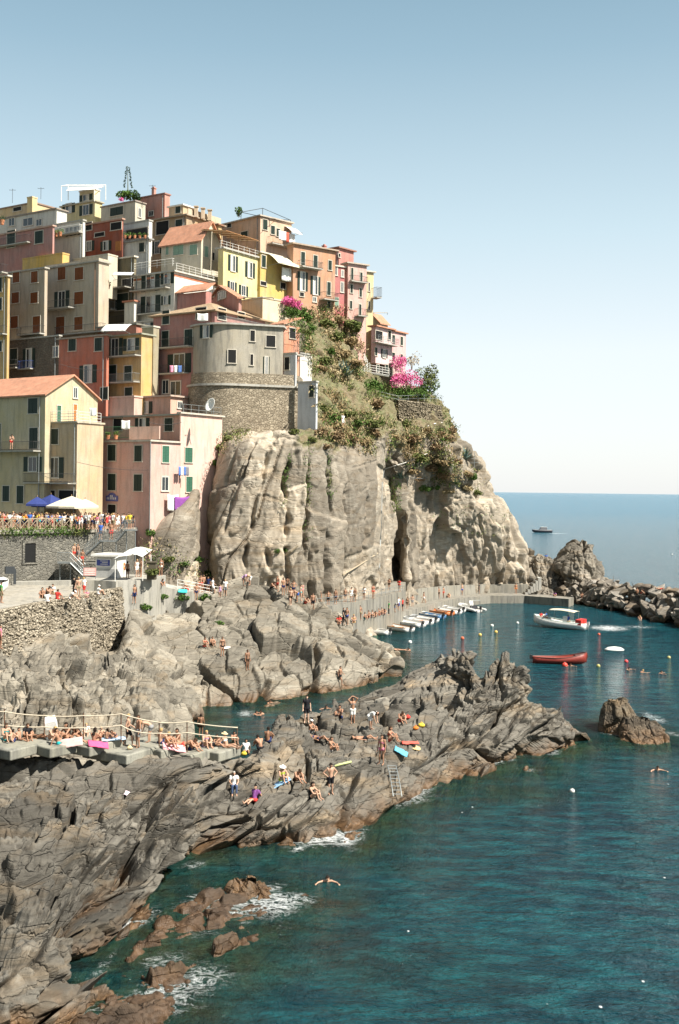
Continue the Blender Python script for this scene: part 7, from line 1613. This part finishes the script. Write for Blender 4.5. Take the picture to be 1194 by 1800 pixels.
SW = [(574,1246,'swim',0,'swimmer in the middle of the natural pool'),(600,1250,'swim',40,'swimmer near the pool edge below the woman in white shorts'),(573,1274,'swim',20,'bather climbing out of the pool beside the rock plateau'),(450,1256,'swim',90,'left of two small swimmers beside the white splash'),(460,1255,'swim',-90,'right of two small swimmers beside the white splash'),(474,1236,'swim',60,'swimmer with a lime float at the foot of the shore rocks'),
      (673,1136,'swim',0,'swimmer between the shore rocks and the moored white rowboat'),(701,1143,'float',90,'left of two people floating off the shore rocks'),(719,1143,'swim',-90,'right of two people floating off the shore rocks'),(1105,1177,'swim',40,'left swimmer of the three right of the red boat'),(1130,1182,'swim',120,'middle swimmer of the three right of the red boat'),(1162,1184,'swim',80,'right swimmer of the three right of the red boat'),
      (1003,1171,'swim',0,'swimmer holding on beside the red wooden boat'),(1156,1354,'swim',0,'swimmer alone in open water right of the headland tip'),(576,1550,'swim',0,'dark haired swimmer in the foreground water off the foam')]
for u, v, ps, hd, lb in SW: place(Wt(u, v), ps, R(hd), '', 'darkhair' if u != 1130 else 'blond', 1 if u not in (576, 1156) else 0, lb, zoff=.06)

# ------------------------------------------------------------------ towels, bags and small things
def flat(name, u, v, w, d, rz, col, label, cat, dz=.04):
    l, n = hit(u, v, None); m = MB(); nx, ny = 8, 5; vs = []; r = random.Random(int(u*7+v))
    ex = Vector((math.cos(rz), math.sin(rz), 0)); ey = Vector((-math.sin(rz), math.cos(rz), 0)); n = (n+V3(0,-.3,1.5)).normalized(); ex = (ex-n*ex.dot(n)).normalized(); ey = n.cross(ex)
    for j in range(ny+1):
        for i in range(nx+1): vs.append(l+ex*((i/nx-.5)*w*.8)+ey*((j/ny-.5)*d*.8)+n*(dz+.03+.03*r.uniform(-1,1)))
    m.add(vs, [(j*(nx+1)+i, j*(nx+1)+i+1, (j+1)*(nx+1)+i+1, (j+1)*(nx+1)+i) for j in range(ny) for i in range(nx)]); o = m.build(name, plain(CC[col] if col in CC else col, .9, .1, key='towel'), None, True); sm = o.modifiers.new('t', 'SOLIDIFY'); sm.thickness = .05; sm.offset = 1
    tag(o, label, cat)
def bag(u, v, s, col, label, cat='bag', name='bag'):
    l, n = hit(u, v, None); m = MB(); s *= .62; ellipsoid(m, l+V3(0,0,s*.38), s*.6, s*.4, s*.42, 10)
    for i, q in enumerate(m.v): m.v[i] = (q[0]+.04*mnoise.noise(Vector(q)*5), q[1], q[2]+.05*mnoise.noise(Vector(q)*4+V3(3,1,0)))
    r = empty(name, l, label, cat); m.build('body', plain(CC[col], .8, .2, key=col+'_bag'), r, True); MB().tube([l+V3(-s*.3,0,s*.7), l+V3(0,0,s*1.05), l+V3(s*.3,0,s*.7)], .02, 5).build('strap', plain(CC[col], .8, .2, key=col+'_bag'), r)
flat('towel', 492,1380,1.6,.9,.3,(.25,.42,.62),'pale blue towel under the woman in the white sun hat','towel')
flat('towel', 704,1323,1.1,.6,-.2,(.12,.38,.52),'bright blue towel spread on the rock near the ladder','towel')
flat('towel', 721,1308,1.3,.6,.1,(.62,.13,.10),'red towel lying behind the bright blue towel','towel')
flat('towel', 731,1317,.7,.5,.1,(.62,.45,.22),'small sandy yellow towel right of the red towel','towel')
bag(741,1279,.6,'yellow','yellow beach bag on the rock below the crest'); bag(731,1283,.5,'orange','orange bag left of the yellow beach bag'); bag(717,1264,.5,'red','red bag beside the man sitting alone'); bag(429,1328,.55,'yellow','yellow bag in front of the person in white shirt'); bag(228,1318,.4,'straw','small light bag at the feet of the man in black shorts')
flat('towel', 172,1311,1.3,.6,.3,(.62,.10,.22),'pink towel under the long haired woman','towel'); flat('towel', 199,1302,1.6,.6,.3,(.40,.52,.66),'pale blue towel under the boy in navy shorts','towel'); flat('towel', 305,1316,1.6,.6,.3,(.70,.36,.38),'pale pink towel under the blonde woman','towel'); flat('towel', 125,1307,1.5,.6,.3,(.55,.38,.36),'patterned towel right of the man in teal shorts','towel')
flat('towel', 221,1397,.8,.4,.2,(.62,.50,.55),'crumpled pink and white cloth left on the rock face','cloth'); flat('towel', 321,1040,1.2,.6,.1,(.05,.42,.40),'teal towel on the walkway behind the white railing','towel'); flat('towel', 398,1140,1.0,.5,.4,(.72,.70,.65),'white towel beside the woman standing on the shore rocks','towel')
l, _ = hit(588,1356); l2, _ = hit(617,1350); tag(MB().tube([l+V3(0,0,.3), (l+l2)/2+V3(0,0,.34), l2+V3(0,0,.35)], .07, 8).build('foam_tube', plain((.45,.50,.22), .7, .3, key='foam_tube'), None, True), 'pale green foam swimming tube lying beside the standing man', 'float')
tag(MB().box(P(82,1284,59), V3(.55,.1,.12), V3(-.1,.3,.25), V3(-.1,-.1,.38)).build('paper_bag', plain(CC['white'], .8, .2, key='paper')), 'white open bag or paper held above the man in teal shorts', 'bag')

# ------------------------------------------------------------------ boats
def hull(m, L, B, Hh, z0=-.12, bow=1.0, stern=.75, sheer=.25, n=14, up=1, keel=.35):
    """boat shell along +x (bow); returns gunwale points"""
    prof = []; 
    for i in range(n+1):
        s = i/n; x = (s-.5)*L; w = B/2*(stern+(1-stern)*math.sin(math.pi*min(1, s*1.15)/2) if s < .45 else math.sqrt(max(0, 1-((s-.45)/.55)**2.2)))
        if s < .45: w = B/2*(stern+(1-stern)*(s/.45)**.6)
        w = max(w, .015); zt = Hh+sheer*max(0, (s-.35)/.65)**2*up+.05*(1-s)**2; prof.append((x, w, zt, z0-(keel if False else 0)+max(0, (s-.75)/.25)**2*Hh*.55))
    vs = []; k = 7
    for x, w, zt, zb in prof:
        for j in range(k):
            a = -1+2*j/(k-1); e = abs(a); vs.append(V3(x, w*(1 if e > .99 else (.93 if e > .6 else .5 if e > .3 else 0))*(1 if a > 0 else -1 if a < 0 else 0), zt if e > .99 else zb+(zt-zb)*(.42 if e > .6 else .08 if e > .3 else 0)))
    fs = [(i*k+j, (i+1)*k+j, (i+1)*k+j+1, i*k+j+1) for i in range(n) for j in range(k-1)]+[tuple(range(k))]
    m.add(vs, fs); return prof
def boat_local(root, L, B, Hh, hullm, inm, rimm, thw=3, **k):
    m = MB(); prof = hull(m, L, B, Hh, **k); o = m.build('hull', hullm, root, True); sm = o.modifiers.new('t', 'SOLIDIFY'); sm.thickness = .05; sm.offset = 0
    for s, nm in ((1, 'gunwale'), (-1, 'gunwale')): MB().tube([V3(x, s*w, zt+.01) for x, w, zt, zb in prof], .045, 6).build(nm, rimm, root)
    m = MB(); pts = [V3(x, w*.72, .12) for x, w, zt, zb in prof[:-2]]+[V3(x, -w*.72, .12) for x, w, zt, zb in prof[:-2]][::-1]; m.add(pts, [tuple(range(len(pts)))]); m.build('floor', inm, root)
    for i in range(thw): 
        s = (i+.7)/(thw+.8); q = prof[int(s*len(prof))]; MB().cbox((q[0], 0, Hh*.72), .24, q[1]*1.86, .05).build('thwart', inm, root)
    m = MB(); b = prof[-4:]; pts = [V3(x, w*.95, zt-.02) for x, w, zt, zb in b]+[V3(x, -w*.95, zt-.02) for x, w, zt, zb in b][::-1]; m.add(pts, [tuple(range(len(pts)))]); m.build('foredeck', rimm, root)
    return prof
def outboard(root, x, z=.35, col=(.02,.02,.022)):
    m = MB(); m.hull([V3(x-.38,-.13,z+.1), V3(x-.38,.13,z+.1), V3(x-.02,-.13,z+.08), V3(x-.02,.13,z+.08), V3(x-.34,-.1,z+.55), V3(x-.34,.1,z+.55), V3(x-.06,-.1,z+.48), V3(x-.06,.1,z+.48)]); e = m.build('outboard_motor', plain(col, .35, .5, key='engine_cowl'), root)
    m = MB(); m.cbox((x-.2,0,z-.25), .14, .08, .7); m.cbox((x-.22,0,z-.62), .3, .05, .12); m.build('shaft', GREY, e)
BW = plain((.66,.65,.62), .35, .5, key='white_hull'); BO = plain((.60,.18,.06), .5, .4, key='orange_hull'); BB = plain((.08,.18,.34), .5, .4, key='blue_hull'); BWd = plain((.34,.18,.08), .6, .3, key='varnished_wood'); BRd = plain((.20,.03,.02), .5, .4, key='red_hull'); BGr = plain((.35,.36,.36), .5, .4, key='grey_hull'); INW = plain((.50,.47,.40), .7, .3, key='boat_inside')
def boat(u, v, L, hd, label, hm_, im, rm, motor=True, grp='small boats moored at the quay', name='rowing_boat', z=0, B=None, thw=3, cat='boat', tilt=0, loc=None, Hh=.48, **k):
    l = loc if loc is not None else Wt(u, v); r = empty(name, (0,0,0), label, cat, grp); boat_local(r, L, B or L*.36, Hh, hm_, im, rm, thw, **k)
    if motor: outboard(r, -L/2)
    r.location = l+V3(0,0,z); r.rotation_euler = (tilt, 0, R(hd)); return r
boat(649,1113,5.6,150,'white rowing boat nearest the shore rocks, bow towards the quay',BW,INW,BW)
boat(695,1107,5.8,128,'wooden boat with orange inside, second from the shore rocks',BW,plain((.42,.20,.10),.7,.3,key='rust_inside'),BWd)
boat(715,1099,6.0,128,'white boat with bleached deck, third from the shore rocks',BW,BW,BW)
boat(730,1095,5.8,128,'white and red brown boat, fourth from the shore rocks',BW,plain((.45,.22,.12),.7,.3,key='tan_inside'),BW)
boat(741,1091,5.6,128,'slim white boat with black motor, fifth from the shore rocks',BW,BW,BGr)
boat(755,1085,5.4,128,'blue grey boat in the middle of the moored row',BB,INW,BW)
boat(769,1079,5.8,128,'orange wooden boat in the moored row',BO,plain((.50,.20,.08),.7,.3,key='orange_inside'),BWd)
boat(781,1077,6.0,128,'white boat right of the orange wooden boat',BW,INW,BW)
boat(793,1074,5.0,128,'small white dinghy at the right end of the moored row',BW,BGr,BW)
boat(700,1092,4.6,140,'grey boat with a sloping cover at the quay edge behind the row',BGr,BGr,BGr,motor=False,z=.2)
boat(616,1092,4.2,170,'blue grey boat drawn up on the near quay',BB,BGr,BW,motor=True,loc=G(618,1092,ZQ+.1))
boat(10,1032,3.4,100,'white boat hull with covered motor on the platform at the left edge',BW,INW,BW,grp=None,loc=G(2,1038,ZP+.35),motor=False,Hh=.8)
tag(MB().cbox(G(17,1029,ZP)+V3(0,0,1.5), .9,.7,.7,.4).cbox(G(26,1028,ZP)+V3(0,0,.8), .25,.2,1.5,.4).build('covered_motor', plain((.04,.045,.05),.6,.3,key='motor_cover')), 'black covered outboard motor beside the white hull at the left edge', 'motor')
# inflatable boat
rib = empty('inflatable_boat', (0,0,0), 'pale grey inflatable boat with white console moored under the harbour wall', 'boat')
m = MB(); L_ = 6.2; tp = [V3(-L_/2,.95,.35), V3(0,1.0,.38), V3(L_*.3,.85,.45), V3(L_*.46,.35,.58), V3(L_*.5,0,.62), V3(L_*.46,-.35,.58), V3(L_*.3,-.85,.45), V3(0,-1.0,.38), V3(-L_/2,-.95,.35)]
m.tube(tp, [.2,.28,.28,.27,.27,.27,.28,.28,.2], 10); m.build('tube', plain((.52,.52,.50), .5, .4, key='hypalon'), rib, True)
m = MB(); m.hull([V3(-2.7,.8,.25),V3(-2.7,-.8,.25),V3(1.8,.7,.3),V3(1.8,-.7,.3),V3(2.7,0,.4),V3(-2.7,0,-.2),V3(1.8,0,-.15)]); m.build('hull', BW, rib)
m = MB(); m.cbox((-.2,0,.75), .7,.6,.8); m.hull([V3(-.45,-.3,1.15),V3(-.45,.3,1.15),V3(.1,-.3,1.15),V3(.1,.3,1.15),V3(-.3,-.28,1.5),V3(-.3,.28,1.5)]); m.build('console', BW, rib)
MB().tube([V3(-1.8,-.7,.5),V3(-1.9,-.7,1.7),V3(-1.9,.7,1.7),V3(-1.8,.7,.5)], .04, 6).build('roll_bar', GREY, rib); MB().cbox((-1.2,0,.6), .6,1.0,.5).build('seat', plain((.04,.04,.045),.6,.3,key='dark_seat'), rib)
outboard(rib, -3.1, .45); outboard(rib, -3.1, .45)
rib.location = Wt(826,1073); rib.rotation_euler = (0,0,R(112))
# motor boat with sunshade
mbt = empty('motor_boat', (0,0,0), 'white tour boat with cream sunshade and red stern cushions leaving a wake', 'boat')
boat_local(mbt, 7.4, 2.3, .85, BW, plain((.30,.50,.44), .6, .3, key='green_deck'), plain((.50,.62,.56), .5, .4, key='green_rim'), 2, sheer=.5)
m = MB(); k = 10; vs = []
for j in range(5):
    for i in range(k+1): vs.append(V3(-2.3+3.6*i/k, (j/4-.5)*2.0, 2.35-.10*((j/4-.5)*2)**2+.12*math.sin(math.pi*i/k)))
m.add(vs, [(j*(k+1)+i, j*(k+1)+i+1, (j+1)*(k+1)+i+1, (j+1)*(k+1)+i) for j in range(4) for i in range(k)]); o = m.build('sunshade', CRM, mbt, True); o.modifiers.new('t', 'SOLIDIFY').thickness = .05
for x in (-2.2, 1.2):
    for s in (-.95, .95): MB().tube([V3(x, s, .8), V3(x, s, 2.3)], .03, 5).build('post', GREY, mbt)
m = MB(); m.cbox((-2.9,-.55,1.0), .8,.9,.7); m.cbox((-2.9,.55,1.0), .8,.9,.7); m.build('stern_cushions', plain((.60,.04,.03), .6, .3, key='red_cushion'), mbt); MB().cbox((-.9,.2,1.15), .6,.7,.8).build('console', BW, mbt); outboard(mbt, -3.7, .6, (.45,.45,.45))
mp_ = Wt(984,1104); mbt.location = mp_+V3(0,0,.12); mbt.rotation_euler = (0,R(-2),R(147))
for dx, dy, ps, w, lb in ((-1.3,.3,'stand','shirt:blue shorts:khaki','helmsman in blue shirt standing under the sunshade of the tour boat'),(2.6,.3,'sit_ledge','shirt:red','left passenger at the bow of the tour boat'),(2.2,-.3,'sit_ledge','shirt:blue','middle passenger at the bow of the tour boat'),(2.0,.5,'sit_ledge','shirt:white','right passenger at the bow of the tour boat')):
    q = mbt.matrix_basis @ V3(dx, dy, .14 if ps == 'stand' else .95); place(q, ps, R(20), w, 'darkhair', 1, lb, sc=.95)
# red wooden boat
rb_ = boat(984,1166,5.6,-4,'dark red wooden boat with pointed stern posts and a black motor',BRd,plain((.30,.13,.07),.7,.3,key='brown_inside'),plain((.10,.03,.02),.5,.4,key='dark_rim'),grp=None,B=1.9,thw=3,sheer=.6,stern=.35,Hh=.62)
MB().tube([V3(2.7,0,.35), V3(2.86,0,.75), V3(2.84,0,1.15)], [.09,.07,.04], 6).build('stem_post', plain((.10,.03,.02),.5,.4,key='dark_rim'), rb_); MB().tube([V3(-2.75,0,.3), V3(-2.85,0,.72)], [.08,.04], 6).build('stern_post', plain((.10,.03,.02),.5,.4,key='dark_rim'), rb_)
def buoy(u, v, r, col, label, name='buoy', cat='buoy'):
    r *= .78; l = Wt(u, v)+V3(0,0,r*.35); q = empty(name, l, label, cat); m = MB(); ellipsoid(m, l, r, r, r, 14); m.build('float', plain(col, .4, .4, key='buoy_plastic'), q, True); MB().tube([l+V3(0,0,r*.85), l+V3(0,0,r*1.15)], r*.18, 6).build('eye', GREY, q)
for u, v, r, c, lb in [(993,1171,.38,(.65,.06,.04),'red fender buoy floating against the red wooden boat'),(813,1123,.28,(.62,.12,.05),'orange red buoy left of the two yellow ones'),(844,1117,.28,(.65,.42,.10),'left yellow buoy in the harbour basin'),(872,1112,.28,(.65,.42,.10),'right yellow buoy in the harbour basin'),(865,1101,.3,(.62,.62,.58),'white float behind the yellow buoys'),(910,1096,.26,(.62,.62,.58),'small white float left of the tour boat'),(1053,1116,.24,(.62,.10,.05),'small red buoy behind the tour boat wake'),(1101,1164,.28,(.62,.06,.06),'pink red buoy above the three swimmers'),(1052,1172,.26,(.40,.36,.12),'olive yellow buoy right of the red boat'),(1176,1157,.26,(.42,.36,.14),'olive yellow buoy near the right edge'),(1006,1392,.2,(.62,.60,.56),'small white float in open water below the headland tip'),(721,1130,.3,(.66,.65,.62),'white float off the moored rowing boats'),(1182,975,.3,(.62,.62,.6),'tiny white float on the open sea')]: buoy(u, v, r, c, lb)
l = Wt(1080,1144); q = empty('tender', l, 'upturned white inflatable tender floating in the bay', 'boat'); m = MB(); ellipsoid(m, l+V3(0,0,.2), 1.0, .5, .3, 16); m.build('hull', BW, q, True); m = MB(); m.tube([l+V3(math.cos(t*.524)*1.0, math.sin(t*.524)*.52, .12) for t in range(13)], .14, 8, False); m.build('tube', plain((.58,.58,.56),.5,.4,key='tender_tube'), q, True)
l = Wt(970,1107+3)
# distant motor boat
fb = boat(953,936,9,184,'dark small motor launch far out on the open sea',plain((.04,.04,.05),.5,.4,key='dark_hull'),INW,BGr,grp=None,motor=False,Hh=1.1,B=2.8,name='motor_launch')
m = MB(); m.hull([V3(-2.2,-1,.9),V3(-2.2,1,.9),V3(1.4,-1,.9),V3(1.4,1,.9),V3(-2.0,-.8,2.3),V3(-2.0,.8,2.3),V3(.6,-.8,2.3),V3(.6,.8,2.3)]); m.build('cabin', plain((.12,.12,.13),.5,.4,key='cabin_grey'), fb); MB().cbox((-.7,0,2.42), 3.0,1.9,.12).build('cabin_roof', BW, fb); MB().tube([V3(-.8,0,2.4), V3(-.8,0,3.6)], .04, 5).build('mast', GREY, fb)
